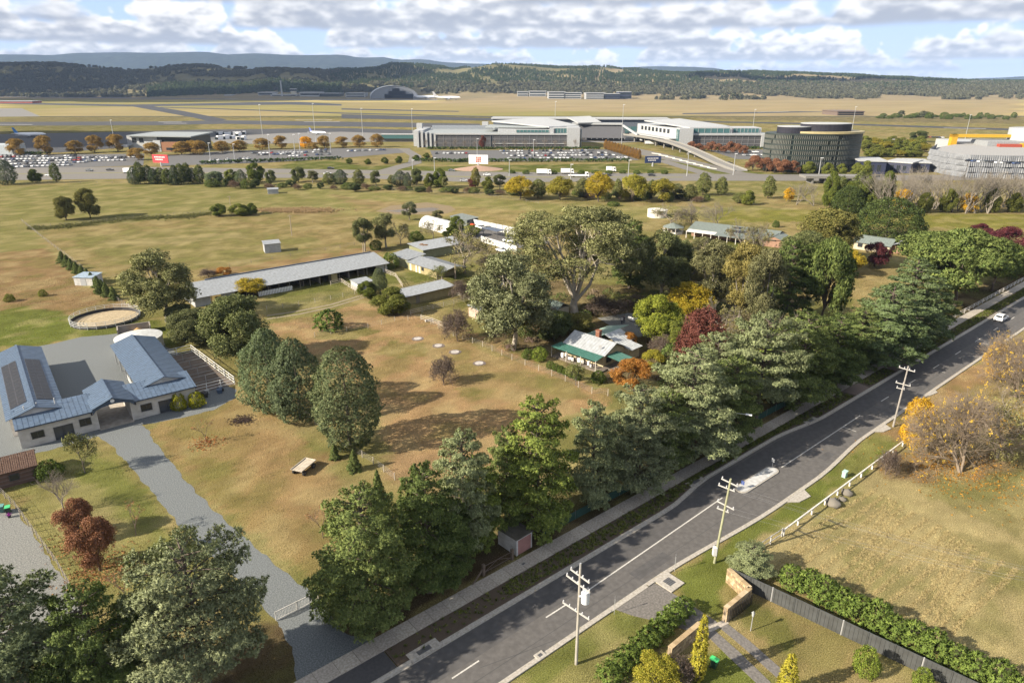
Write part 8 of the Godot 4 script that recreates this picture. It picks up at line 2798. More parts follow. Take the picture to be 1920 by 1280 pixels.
func other_buildings() -> void:
	var white := rough_paint("terminal_white")
	var navy := mat("navy_wall", 0.025, 0.03, 0.06, 0.5)
	# car park building
	var t := thing("parking_structure", "pale multi-storey car park with rippled metal screens", "car park")
	var screen := rough_paint("rippled_screen", 0.20, 0.215, 0.24, 0.5)
	var foot := [spot(1752, 306), spot(1738, 318), spot(1772, 327), spot(1810, 333), spot(1880, 335), spot(1990, 336)]
	var back := [spot(1990, 300), spot(1800, 296)]
	var s := Geo.new()
	s.prism(foot + back, 0, 10.6)
	piece("deck", s, rough_paint("car_park_concrete", 0.34, 0.34, 0.34, 0.9), t)
	var h := 13.0
	for f in 4:
		for i in foot.size() - 1:
			var a: Vector3 = foot[i]
			var b: Vector3 = foot[i + 1]
			var g := Geo.new()
			var out := (b - a).cross(Vector3.UP).normalized()
			var m := int(a.distance_to(b) / 1.1)
			for k in m:
				var y0 := f * h / 4.0 + 0.15
				var y1 := (f + 1) * h / 4.0
				var p0 := a.lerp(b, float(k) / m)
				var p1 := a.lerp(b, (k + 1.0) / m)
				var bow := out * (0.7 + 0.5 * sin(k * 0.7 + f))
				var pm := (p0 + p1) * 0.5
				g.quad(p0 + Vector3.UP * y0 + out * 0.6, pm + Vector3.UP * y0 + bow + out * 0.5, pm + Vector3.UP * y1 + out * 0.5, p0 + Vector3.UP * y1 + out * 0.3)
				g.quad(pm + Vector3.UP * y0 + bow + out * 0.5, p1 + Vector3.UP * y0 + out * 0.6, p1 + Vector3.UP * y1 + out * 0.3, pm + Vector3.UP * y1 + out * 0.5)
			piece("screen_panel", g, screen, t)
	rng.seed = 77
	for k in 9:
		car(spot(1818 + k * 11, 303 + k * 0.6, 10.6), 0.2 + rnd(-0.1, 0.1), [2, 4, 0, 3, 2, 0, 1, 2, 4][k], "%s car from the left on the roof deck of the rippled car park" % nth(k), "cars parked on the roof deck")
	# white and yellow retail buildings behind it
	t = thing("retail_building", "white retail store with a yellow entrance arch behind the car park", "store", spot(1782, 300), deg_to_rad(-6.0))
	walls(t, white, 6, 60, 8, 40, 12.0)
	walls(t, rough_paint("yellow_cladding", 0.62, 0.36, 0.02, 0.6), 0, 4, 4, 8, 17.5, "arch_leg")
	walls(t, rough_paint("yellow_cladding"), 0, 44, 4, 8, 17.5, "arch_beam", 15.6)
	t = thing("retail_building", "grey and white retail block with a red panel behind the car park", "store", spot(1850, 305), deg_to_rad(-8.0))
	walls(t, rough_paint("retail_grey", 0.30, 0.32, 0.34, 0.7), 0, 40, 4, 30, 14.0)
	walls(t, rough_paint("red_panel", 0.38, 0.07, 0.04, 0.6), 6, 20, 0, 4, 12.5)
	walls(t, rough_paint("yellow_cladding"), 20.5, 34, 0, 4, 13.0)
	t = thing("retail_building", "tall white rounded store at the edge of the view", "store", spot(1935, 300))
	s = Geo.new()
	var dome := []
	for i in 20:
		dome.append(Vector3(cos(TAU * i / 20.0) * 19, 0, sin(TAU * i / 20.0) * 16))
	s.prism(dome, 0, 22)
	piece("drum", s, white, t)
	# low blue showrooms
	for q in [[1608, 326, 1660, 328, 7.5, "low navy showroom with a white roof beside the round office"], [1660, 322, 1705, 326, 6.0, "second navy showroom with a white roof"], [1700, 322, 1742, 324, 5.5, "white-roofed showroom next to the rippled car park"]]:
		var a := spot(q[0], q[1])
		t = thing("showroom", q[5], "showroom", a, yaw_of(a, spot(q[2], q[3])) + 0.1)
		var l := a.distance_to(spot(q[2], q[3]))
		walls(t, navy, 0, l, 0, 22, q[4])
		walls(t, white, -0.6, l + 0.6, -0.6, 22.6, q[4] + 0.7, "roof", q[4])
		for k in 3:
			window(t, at(l * (0.25 + 0.25 * k), q[4] * 0.5, -0.02), l * 0.14, q[4] * 0.5, 0, 2)
	# brick and glass office on the left
	t = thing("aviation_office", "two-storey brown-clad office with a wide flat white roof beside the apron", "office", spot(285, 284), deg_to_rad(-4.0))
	var rust := rough_paint("rust_cladding", 0.30, 0.14, 0.07, 0.8)
	walls(t, rough_paint("office_grey", 0.45, 0.47, 0.49, 0.7), -22, 4, 4, 40, 12.0)
	walls(t, mat("office_glass", 0.015, 0.022, 0.022), 4, 32, 3, 36, 11.4, "glass_storey")
	walls(t, rust, 6, 31, 0, 6, 7.4, "clad_storey")
	walls(t, white, 2, 8, -0.3, 4, 8.6, "portal")
	s = Geo.new()
	s.slab(at(-20, 12.4, 1), at(-18, 12.8, 40), at(33, 12.8, 40), at(34, 11.9, 0), 0.8)
	piece("roof", s, rough_paint("terminal_roof"), t)
	for k in 2:
		window(t, at(-16 + k * 6, 8.4, 3.98), 3.6, 3.6, 0, 2)
		window(t, at(16 + k * 9, 4.6 if k else 2.2, -0.02), 7.5, 1.8, 0, 4)
	window(t, at(20, 1.9, -0.02), 9, 2.2, 0, 5)
	walls(t, white, -30, -18, -4, 4, 5.0, "canopy", 4.4)
	t = thing("aviation_shed", "pale blue-grey hangar shed at the edge of the left car park", "shed", spot(-40, 292), deg_to_rad(0.0))
	walls(t, rough_paint("pale_blue_shed", 0.46, 0.52, 0.56, 0.6), 0, 26, 0, 16, 8.0)
	# red sign, screen sign and blue sign
	billboard("red billboard with white lettering above the dark tree clump", spot(302, 312), 24.0, 5.2, 7.6, -0.25, Color(0.50, 0.04, 0.05), 1)
	billboard("white billboard with a reddish picture on the round mound", spot(897, 316), 12.6, 5.6, 8.6, -0.12, Color(0.72, 0.74, 0.77), 2)
	billboard("dark blue billboard with white lettering beside the ramp", spot(1224, 312), 11.0, 4.4, 6.6, 0.12, Color(0.02, 0.035, 0.10), 3)
	var mound := Geo.new()
	for i in 20:
		var a0 := TAU * i / 20.0
		var a1 := TAU * (i + 1) / 20.0
		mound.tri(Vector3(cos(a1) * 16, 0, sin(a1) * 12), Vector3(cos(a0) * 16, 0, sin(a0) * 12), Vector3(0, 2.2, -2))
	var mo := solo("sign_mound", mound, rough_paint("brick_paving", 0.36, 0.24, 0.18, 0.9), "round brick-paved mound under the white billboard", "mound")
	mo.position = spot(897, 317)
	# jet bridge sheds and ground equipment
	t = thing("jet_bridge", "teal glazed walkway reaching from the terminal's left end", "jet bridge", spot(715, 266), deg_to_rad(-1.0))
	walls(t, mat("terminal_teal_glass"), 0, 34, 0, 6, 6.5, "walkway", 3.0)
	walls(t, white, 0, 34, -0.3, 6.3, 7.2, "roof", 6.5)
	walls(t, mat("steel_dark"), 0, 50, 2, 3, 2.8, "base")
	rng.seed = 41
	for k in 10:
		var gp := thing("service_truck", "%s small white ground vehicle in the %s line beside the brown-clad office" % [nth(k % 5), "far" if k < 5 else "near"], "truck", spot(408 + (k % 5) * 13 + rnd(-3, 3), 253 + (k / 5) * 9 + rnd(-2, 2)), rnd(0, 3), "ground vehicles beside the office")
		walls(gp, mat("truck_white", 0.72, 0.72, 0.72), 0, rnd(5, 9), 0, 3.0, rnd(2.5, 4.5), "box_body")
		walls(gp, mat("office_glass"), -1.8, 0, 0.2, 2.8, 2.4, "cab")
	airliner(spot(57, 257), 0.06, 0.95, Color(0.04, 0.18, 0.42), "white airliner with a blue tail parked on the left apron")
	airliner(spot(596, 252), -0.5, 0.7, Color(0.10, 0.14, 0.35), "small white airliner beside the light mast on the apron")
	# far hangars and offices
	far_buildings()
	# light masts
	rng.seed = 3
	var n2 := -1
	for q in [[216, 276, 225], [494, 270, 196], [592, 266, 194], [681, 266, 203], [774, 262, 204], [1040, 262, 190], [1165, 276, 196], [1410, 258, 205], [1595, 262, 200], [1810, 262, 215], [506, 294, 252], [553, 290, 252], [563, 288, 250], [620, 286, 250], [395, 303, 268], [440, 300, 270], [895, 300, 260], [1000, 298, 262], [1288, 330, 285], [955, 330, 300], [1070, 335, 308], [1178, 334, 300], [774, 326, 300], [815, 328, 296], [1375, 328, 288], [1535, 332, 296]]:
		n2 += 1
		var p := thing("light_mast", "%s slim pale light mast %s" % [nth(n2), "over the airfield" if n2 < 10 else "over car parks and highway"], "light mast", spot(q[0], q[1]), 0, "light masts of the airport")
		var hh := tall(q[0], q[1], q[2])
		var g := Geo.new()
		g.tube(Vector3.ZERO, Vector3(0, hh, 0), 0.28, 0.14, 6)
		piece("mast", g, mat("galvanised"), p)
		g = Geo.new()
		g.box(Vector3(0.5, hh, 0), Vector3(1.6, 0.3, 0.5))
		piece("lamp_head", g, mat("lamp_white", 0.7, 0.71, 0.72), p)

func billboard(label: String, p: Vector3, w: float, hh: float, top: float, turn: float, col: Color, kind: int) -> void:
	var t := thing("billboard", label, "billboard", p, turn)
	if kind == 1:
		w = 12.0
	var s := Geo.new()
	s.tube(Vector3(0, 0, -0.3), Vector3(0, top - hh + 0.4, -0.3), 0.6, 0.6, 10)
	piece("column", s, mat("galvanised", 0.5, 0.51, 0.52), t)
	s = Geo.new()
	s.block(Vector3(-w * 0.5, top - hh, -0.5), Vector3(w * 0.5, top, 0.0))
	piece("panel", s, mat("panel_%d" % kind, col.r, col.g, col.b, 0.5), t)
	if kind == 2:
		for i in 3:
			for j in 3:
				s = Geo.new()
				s.block(Vector3(-1.6 + i * 1.2, top - hh + 0.9 + j * 1.25, 0.02), Vector3(-0.6 + i * 1.2, top - hh + 2.0 + j * 1.25, 0.06))
				var pc: Color = [Color(0.42, 0.12, 0.08), Color(0.30, 0.16, 0.12), Color(0.55, 0.25, 0.18)][(i + j * 2) % 3]
				piece("picture", s, mat("picture_%d" % ((i + j * 2) % 3), pc.r, pc.g, pc.b, 0.6), t)
	else:
		for r in 2:
			s = Geo.new()
			for i in 7 - r * 2:
				s.block(Vector3(-w * 0.36 + i * w * 0.1 + r * 0.6, top - hh * (0.38 + r * 0.3), 0.02), Vector3(-w * 0.36 + i * w * 0.1 + w * 0.075 + r * 0.6, top - hh * (0.22 + r * 0.3), 0.05))
			piece("lettering", s, mat("letter_white", 0.62, 0.60, 0.60, 0.6), t)

func far_block(called: String, label: String, x0: float, x1: float, y: float, top: float, deep: float, m: Material, floors: int, cat := "office") -> void:
	var a := spot(x0, y)
	var b := spot(x1, y)
	a.y = land(a.x, a.z)
	var t := thing(called, label, cat, a)
	var l := b.x - a.x
	var h := tall(x0, y, top) - a.y
	walls(t, m, 0, l, 0, deep, h)
	walls(t, m if cat == "sheds" else rough_paint("terminal_white"), -1, l + 1, -1, deep + 1, h + 1.2, "roof", h)
	for f in floors:
		var s := Geo.new()
		s.block(at(l * 0.04, h * (f + 0.3) / floors, -0.4), at(l * 0.96, h * (f + 0.75) / floors, 0.0))
		piece("window_band", s, mat("office_glass", 0.03, 0.045, 0.045), t)

func far_buildings() -> void:
	var white := rough_paint("terminal_white")
	var pale := rough_paint("terminal_roof")
	# arched hangar
	var a := spot(694, 185.5)
	a.y = land(a.x, a.z)
	var t := thing("arched_hangar", "great grey arched hangar with an open dark doorway across the airfield", "hangar", a)
	var w := spot(786, 185.5).x - a.x
	var h := tall(740, 185.5, 160.5)
	var s := Geo.new()
	for i in 16:
		var a0 := PI * i / 16.0
		var a1 := PI * (i + 1) / 16.0
		s.slab(at(w * 0.5 - cos(a0) * w * 0.5, sin(a0) * h, 0), at(w * 0.5 - cos(a0) * w * 0.5 - w * 0.22, sin(a0) * h, 170), at(w * 0.5 - cos(a1) * w * 0.5 - w * 0.22, sin(a1) * h, 170), at(w * 0.5 - cos(a1) * w * 0.5, sin(a1) * h, 0), 1.0)
	piece("arched_roof", s, rough_paint("hangar_grey", 0.36, 0.39, 0.42, 0.5), t)
	# end wall around a stepped door opening, and the wall at the far end
	s = Geo.new()
	var back := Geo.new()
	for i in 48:
		var x0 := i / 48.0
		var x1 := (i + 1) / 48.0
		var t0 := sqrt(maxf(0.0, 1.0 - pow(2.0 * x0 - 1.0, 2.0))) * h * 0.98
		var t1 := sqrt(maxf(0.0, 1.0 - pow(2.0 * x1 - 1.0, 2.0))) * h * 0.98
		back.quad(at(w * (x1 - 0.2), 0, 165), at(w * (x0 - 0.2), 0, 165), at(w * (x0 - 0.2), t0, 165), at(w * (x1 - 0.2), t1, 165))
		var lo := 0.0
		if x0 > 0.29 and x1 < 0.88:
			lo = h * (0.78 if x0 > 0.45 and x1 < 0.61 else 0.58 if x0 > 0.36 and x1 < 0.74 else 0.36)
		s.quad(at(w * x0, minf(lo, t0), 2), at(w * x1, minf(lo, t1), 2), at(w * x1, t1, 2), at(w * x0, t0, 2))
	piece("end_wall", s, rough_paint("hangar_end", 0.26, 0.28, 0.31, 0.6), t)
	piece("back_wall", back, rough_paint("hangar_end"), t)
	var brick := rough_paint("house_brick")
	for q in [[648, 684, 184.5, 174.5, "low white and brick hangar left of the arched hangar", 2], [562, 600, 184, 173, "white hangar with a long window right of the control tower", 1], [598, 638, 184, 175, "white terminal shed with dark doors beside the long-windowed hangar", 1], [484, 512, 183.5, 173, "white building left of the control tower", 1], [508, 556, 184, 177.5, "low white building below the control tower", 1], [448, 492, 181, 168.5, "dark flat-roofed hangar at the edge of the pine belt", 1], [325, 372, 181.5, 172, "pale grey shed alone on the left airfield", 0], [420, 436, 183, 178, "tiny white hut left of the control tower", 0], [862, 903, 182, 167.5, "white office block right of the arched hangar", 3], [900, 925, 181, 168, "dark glass office attached to the white office block", 2], [970, 990, 184, 172, "small white office in the far office park", 2], [992, 1024, 184, 171, "longer white office in the far office park", 2], [1028, 1060, 185.5, 172.5, "low white banded office in the far office park", 3], [1058, 1090, 185.5, 174, "grey office in the far office park", 3], [1098, 1135, 186, 174.5, "white banded office near the end of the office park", 3], [1132, 1162, 186, 176, "slate office near the end of the office park", 3], [1160, 1184, 185.5, 172.5, "navy office at the end of the office park", 2]]:
		far_block("airfield_building", q[4], q[0], q[1], q[2], q[3], 60.0, mat("navy_wall") if "navy" in q[4] or "slate" in q[4] else mat("office_band", 0.045, 0.06, 0.055) if "dark" in q[4] else white, q[5])
	for q in [[1, 60, 193.2, 190, "red and white hangars at the far left of the airfield", 0]]:
		far_block("airfield_building", q[4], q[0] - 40, q[1], q[2], q[3], 40.0, rough_paint("red_panel"), q[5], "hangar")
	for q in [[85, 140, 161.5, 159.5, "long white shed roof far across the left airfield"], [142, 235, 164.5, 162.5, "second long white shed far across the left airfield"]]:
		far_block("airfield_building", q[4], q[0], q[1], q[2], q[3], 40.0, white, 0, "shed")
	far_block("distant_farm", "tiny white farm sheds in the far yellow paddock", 1555, 1580, 183.2, 180.6, 30.0, white, 0, "shed")
	far_block("training_ground", "jumble of dark training sheds on the right airfield", 1570, 1620, 216.5, 209.5, 60.0, rough_paint("gate_rust"), 2, "sheds")
	# control tower
	a = spot(546, 184)
	t = thing("control_tower", "cream control tower with a glazed cab on the airfield", "control tower", a)
	var th := tall(546, 184, 166)
	walls(t, rough_paint("tower_cream", 0.58, 0.54, 0.44, 0.8), 0, 16, 0, 16, th * 0.75, "shaft")
	walls(t, mat("office_glass"), -1, 17, -1, 17, th * 0.92, "cab", th * 0.75)
	walls(t, white, -2, 18, -2, 18, th, "roof", th * 0.92)
	t = thing("chimney_mast", "tall white slender mast beside the control tower", "mast", spot(529, 184))
	s = Geo.new()
	s.tube(Vector3.ZERO, Vector3(0, tall(529, 184, 152), 0), 3.2, 2.2, 10)
	piece("shaft", s, white, t)
	s = Geo.new()
	s.tube(Vector3(0, tall(529, 184, 153), 0), Vector3(0, tall(529, 184, 151), 0), 3.4, 3.4, 10)
	piece("cap", s, white, t)
	airliner(spot(800, 186.5), 0.15, 2.6, Color(0.5, 0.5, 0.52), "white airliner parked at the mouth of the arched hangar")
	airliner(spot(838, 188), 0.12, 2.6, Color(0.5, 0.5, 0.52), "white airliner farther right of the arched hangar")

# --- greenery of the airport, and the woods behind
func airport_greenery() -> void:
	var leaf_dark: Material = mats["leaf_foliage_dark"]
	var leaf_warm: Material = mats["leaf_foliage_warm"]
	var amber := tinted("leaf_foliage_amber", 0.6, 0.64, 2.2, "leaf_foliage")
	var n1 := -1
	for q in [[34, 293, 258], [86, 290, 252], [140, 288, 262], [178, 286, 252], [220, 284, 250], [258, 300, 276], [285, 292, 266], [340, 290, 264], [362, 288, 262], [375, 290, 262], [416, 286, 263], [448, 284, 262], [492, 280, 258]]:
		n1 += 1
		grow("autumn_gold", "autumn_tree", q[0], q[1], q[2], 34, "%s amber tree from the left in front of the left apron" % nth(n1), "amber trees in front of the left apron", amber)
	for q in [[527, 279, 253, "yellow"], [573, 278, 255, "small amber"], [588, 280, 266, "brown"], [608, 278, 253, "bright gold"], [642, 276, 255, "orange-gold"], [674, 276, 252, "pale orange"], [708, 276, 250, "deep gold"]]:
		grow("autumn_gold", "autumn_tree", q[0], q[1], q[2], 28, "%s autumn tree on the kerb left of the terminal" % q[3], "gold trees left of the terminal", amber if "o" in q[3] else leaf_warm)
	for k in 16:
		grow("bare_a", "bare_tree", 800 + k * 18.5, 279, 257 + (k % 3) * 2, 15, "%s leafless tree from the left before the terminal's glazed front" % nth(k), "leafless trees before the terminal")
	grow("autumn_red", "autumn_tree", 905, 279, 253, 16, "single red tree in the leafless row before the terminal")
	for k in 12:
		grow("poplar", "red_poplar", 1136 + k * 5.6, 281 + k * 1.7, 261 + k * 1.6, 11, "%s russet poplar from the left in the screen beside the elevated road" % nth(k), "russet poplar screen", tinted("leaf_foliage_russet", 1.7, 0.85, 0.7, "leaf_foliage"))
	for k in 9:
		grow("autumn_russet", "autumn_tree", 1298 + k * 12, 281 + k * 1.2, 264 + (k % 3) * 4, 20, "%s russet tree from the left in front of the north wing" % nth(k), "russet trees before the north wing")
	var n3 := -1
	for q in [[1412, 320, 290, 34], [1436, 322, 294, 30], [1452, 324, 296, 26], [1468, 326, 298, 30], [1488, 326, 300, 26], [1515, 326, 302, 32], [1550, 328, 304, 24], [1578, 328, 306, 22], [1606, 330, 304, 26], [1622, 332, 300, 28]]:
		n3 += 1
		grow("autumn_russet" if int(q[0]) % 4 == 0 else "broad_a", "street_tree", q[0], q[1], q[2], q[3], "%s small tree from the left at the foot of the round office" % nth(n3), "trees at the foot of the round office")
	for k in 20:
		grow("lime" if k % 4 == 1 else "broad_a", "park_tree", 1622 + (k % 7) * 17 + (k / 7) * 5, 276 + (k / 7) * 9, 254 + (k / 7) * 10 + (k % 3) * 3, 30, "%s tree of the %s row in the grove behind the navy showrooms" % [nth(k % 7), ["far", "middle", "near"][k / 7]], "grove behind the navy showrooms", mats["leaf_foliage_dull"] if k % 2 else null)
	grow("wattle_a", "park_tree", 1722, 266, 244, 34, "tall dark tree above the grove behind the showrooms", "", leaf_dark)
	var n4 := -1
	for q in [[655, 307, 296], [690, 308, 297], [722, 307, 294], [748, 306, 292], [780, 300, 290], [800, 296, 286]]:
		n4 += 1
		grow("broad_a", "park_tree", q[0], q[1], q[2], 16, "%s small round tree from the left beside the airport road" % nth(n4), "small trees beside the airport road", leaf_dark)
	for k in 12:
		grow("round_bush", "verge_shrub", 960 + k * 26, 325 + (k % 2), 318, 16, "%s round shrub from the left in the line beside the highway" % nth(k), "shrub line beside the highway", leaf_dark, "shrub")
	# clipped hedges of the car park: each a lumpy bank
	for q in [["hedge along the far side of the terminal car park", 800, 279.6, 1125, 279.8, 1.6], ["hedge along the near side of the terminal car park", 860, 303.6, 1180, 303.4, 2.0], ["hedge left of the white billboard", 775, 302, 860, 304, 2.0], ["hedge in front of the middle car park", 375, 308, 640, 299, 2.0], ["hedge under the amber trees of the left apron", 0, 291, 95, 289.5, 2.0], ["hedge in front of the north wing", 1300, 279, 1440, 279, 1.6]]:
		var a := spot(q[1], q[2])
		var b := spot(q[3], q[4])
		var lf := Leafage.new()
		rng.seed = hash(q[0])
		var n := int(a.distance_to(b) * 5.0)
		for i in n:
			var p: Vector3 = a.lerp(b, rng.randf()) + Vector3(rnd(-0.9, 0.9), q[5] * pow(rng.randf(), 0.5), rnd(-0.9, 0.9))
			lf.add(blobs[i % 6], facing(Vector3.UP + ball() * 0.7, 0.9, p), Color(0.05, 0.085, 0.02) * rnd(0.8, 1.2))
		tree_mats({leaf = "leaf_foliage"})
		var o := meshed("clipped_hedge", lf.mesh(), mats["leaf_foliage"], self)
		tag(o, "clipped green " + q[0], "hedge")

func scatter(called: String, kind: String, count: int, seed_: int, label: String, pick: Callable) -> void:
	rng.seed = seed_
	var base: Node3D = proto[kind].node
	var mm := MultiMesh.new()
	mm.transform_format = MultiMesh.TRANSFORM_3D
	mm.mesh = (base.get_node("crown") as MeshInstance3D).mesh
	var list := []
	var tries := 0
	while list.size() < count and tries < count * 6:
		tries += 1
		var p = pick.call()
		if p == null:
			continue
		list.append(p)
	mm.instance_count = list.size()
	for i in list.size():
		var sc: float = list[i][1]
		mm.set_instance_transform(i, Transform3D(Basis(Vector3.UP, rnd(0, TAU)).scaled(Vector3(sc * rnd(0.8, 1.25), sc, sc * rnd(0.8, 1.25))), list[i][0]))
	var o := MultiMeshInstance3D.new()
	o.name = numbered(called)
	o.multimesh = mm
	o.material_override = base.get_node("crown").material_override
	add_child(o)
	stuff(o, label, "woodland")

func woods() -> void:
	var place := func(px: float, d: float) -> Vector3:
		var x := (px - 960.0) * cos(pitch) / FOCAL * d
		return Vector3(x, land(x, -d), -d)
	var cover := FastNoiseLite.new()
	cover.seed = 8
	cover.frequency = 0.0022
	cover.fractal_octaves = 3
	# pine plantation on the ridge, open eucalypt woodland on the lower slopes
	scatter("pine_forest", "far_pine", 14000, 11, "dense dark pine plantation covering the upper slopes of the ridge", func():
		var px := rnd(620, 2100)
		var p: Vector3 = place.call(px, rnd(2900, 4300))
		if p.y < 26.0 + cover.get_noise_2d(p.x, p.z) * 40.0 or cover.get_noise_2d(p.x * 0.7 + 300.0, p.z * 0.7) < -0.22 or (absf(cover.get_noise_2d(p.x * 2.0 + 50.0, p.z * 0.3)) < 0.015):
			return null
		return [p, rnd(0.7, 1.05)])
	scatter("gum_woodland", "far_tree", 12000, 12, "grey-green open gum woodland on the lower slopes across the airfield", func():
		var px := rnd(-150, 2100)
		var p: Vector3 = place.call(px, rnd(2350 if px > 1190 else 2780, 4000))
		var c := cover.get_noise_2d(p.x * 1.4 + 900.0, p.z * 1.4) * 0.6 + cover.get_noise_2d(p.x * 6.0, p.z * 3.0 + 90.0) * 0.5
		if px > 1190:
			if p.y > 50.0 or c < 0.34 - (-p.z - 2350.0) / 420.0 * 0.5:
				return null
		elif px > 640:
			if p.y > 50.0 or p.y < 3.0 or c < -0.12 + 0.6 * clampf((12.0 - p.y) / 12.0, 0, 1):
				return null
		elif c < 0.0 + 0.25 * sin(p.y * 0.12):
			return null
		return [p, rnd(0.6, 1.25)])
	scatter("pine_belt", "far_pine", 1500, 13, "dark pine belt behind the far airfield hangars", func():
		var px := rnd(272, 640)
		var p: Vector3 = place.call(px, rnd(2760, 3050))
		return [p, rnd(1.0, 1.7)])
	scatter("office_park_trees", "far_tree", 500, 14, "mixed trees around the far office park", func():
		var px := rnd(800, 1190)
		var p: Vector3 = place.call(px, rnd(2700, 2900))
		return [p, rnd(0.6, 1.1)])
	scatter("far_wood", "far_tree", 900, 15, "dark tree belt along the far left edge of the airfield", func():
		var px := rnd(-150, 330)
		var p: Vector3 = place.call(px, rnd(2900, 3700))
		return [p, rnd(0.8, 1.4)])
	# single paddock trees that can be told apart
	var n := 0
	for q in [[1298, 183, 170], [1310, 186, 174], [1290, 184, 177], [1365, 177, 167], [1375, 187, 173], [1388, 187, 174], [1420, 172, 165], [1393, 168, 163], [1500, 183, 168], [1515, 183, 170], [1580, 184, 177], [1730, 220, 207], [1736, 219, 208], [1690, 217, 206], [208, 162, 148], [222, 162, 147], [275, 163, 150], [290, 165, 146], [1358, 188, 174], [1180, 166, 155], [1250, 168, 157], [1210, 174, 163], [960, 168, 158], [1000, 158, 150]]:
		grow("far_tree", "paddock_tree", q[0], q[1], q[2], (q[1] - q[2]) * 1.25, "%s dark tree standing alone in the far grassland" % nth(n), "lone trees in the far grassland", mats["leaf_foliage_dark"])
		n += 1
	for k in 26:
		grow("round_bush", "airfield_shrub", 1650 + k * 10 + rnd(-4, 4), 221 + rnd(-4, 3), 212 + rnd(-3, 5), rnd(10, 20), "%s dark scrub bush from the left on the far airfield" % nth(k), "scrub bushes on the far airfield", mats["leaf_foliage_dark"], "shrub")

# plants of the verge beside the footpath, and the fallen grass of the mown field
func verge() -> void:
	rng.seed = 17
	var lf := Leafage.new()
	var bush := []
	for i in 4:
		bush.append(make_tuft(22, 0.07, 1.6))
	for i in 5200:
		var s := rnd(2.4, 250)
		if (s > 95 and s < 102) or (s > 112 and s < 121):
			continue
		var n := rnd(-3.0, left_edge(s) - 0.9)
		if s < 16.0 and rng.randf() < 0.82:
			continue
		var c := Color(0.08, 0.10, 0.025).lerp(Color(0.22, 0.24, 0.06), pow(rng.randf(), 1.6))
		lf.add(bush[i % 4], facing(Vector3.UP + ball() * 0.2, rnd(0.28, 0.52), road(s, n, 0.1)), c)
	tree_mats({leaf = "needle_foliage"})
	var o := meshed("verge_plants", lf.mesh(), mats["needle_foliage"], self)
	stuff(o, "dark strappy grasses planted in the strip between footpath and kerb", "plants")
	# windrows of cut hay
	var hay := Leafage.new()
	var straw := []
	for i in 4:
		straw.append(make_tuft(8, 0.045, 0.35))
	for k in 15:
		var n0 := 14.5 + k * 1.25
		for i in 1000:
			var s := rnd(43.0 + k * 0.25, 68.0 - k * 0.3)
			hay.add(straw[i % 4], facing(Vector3.UP + ball() * 0.9, rnd(0.16, 0.3), road(s, n0 + rng.randfn() * 0.2 + 0.5 * sin(s * 0.2 + k), 0.0)), Color(0.46, 0.37, 0.185) * rnd(0.7, 1.2))
	var ho := meshed("hay_windrows", hay.mesh(), mats["needle_foliage"], self)
	stuff(ho, "straw windrows of cut grass in the field beyond the white rail", "hay")
	# fallen leaves under the autumn trees
	var fall := Leafage.new()
	for q in [[1790, 880, 9.0, Color(0.38, 0.19, 0.03), 900], [1900, 790, 8.0, Color(0.36, 0.20, 0.03), 500], [186, 1072, 4.0, Color(0.34, 0.17, 0.07), 500], [150, 1012, 3.5, Color(0.30, 0.14, 0.06), 250], [387, 830, 2.2, Color(0.36, 0.14, 0.05), 160], [1312, 700, 6.0, Color(0.2, 0.05, 0.03), 200]]:
		var c := spot(q[0], q[1])
		for i in q[4]:
			var p: Vector3 = c + Vector3(rng.randfn(), 0, rng.randfn()) * q[2] * 0.5
			fall.add(blobs[i % 6], facing(Vector3.UP + ball() * 0.2, 0.16, p + Vector3.UP * 0.02), q[3] * rnd(0.6, 1.3))
	var fo := meshed("fallen_leaves", fall.mesh(), mats["leaf_foliage"], self)
	stuff(fo, "orange and brown fallen leaves scattered under the autumn trees", "leaves")
	var reed := Leafage.new()
	for i in 2600:
		var p: Vector3 = spot(552 + rng.randfn() * 32, 394.5 + rng.randfn() * 1.7)
		reed.add(bush[i % 4], facing(Vector3.UP + ball() * 0.25, rnd(0.5, 1.1), p), Color(0.36, 0.26, 0.15) * rnd(0.7, 1.2))
	for i in 2400:
		var k := rng.randf()
		var p: Vector3 = spot(lerpf(50, 395, k), lerpf(428, 399, k) + 3.0 * sin(k * 9.0) + rng.randfn() * (1.0 + 1.2 * absf(sin(k * 23.0))))
		reed.add(bush[i % 4], facing(Vector3.UP + ball() * 0.4, rnd(0.3, 0.8), p), Color(0.12, 0.12, 0.045) * rnd(0.7, 1.4))
	var ro := meshed("reeds", reed.mesh(), mats["needle_foliage"], self)
	stuff(ro, "tan reeds and rank grass along the paddock ditch and soak", "reeds")
	var lav := Leafage.new()
	for i in 420:
		lav.add(bush[i % 4], facing(Vector3.UP + ball() * 0.4, rnd(0.15, 0.3), spot(454, 788) + Vector3(rng.randfn() * 0.9, 0, rng.randfn() * 0.8)), Color(0.09, 0.065, 0.06) * rnd(0.7, 1.3))
	var lo := meshed("garden_bed", lav.mesh(), mats["needle_foliage"], self)
	stuff(lo, "low dark withered garden bed on the lawn before the stables", "plants")

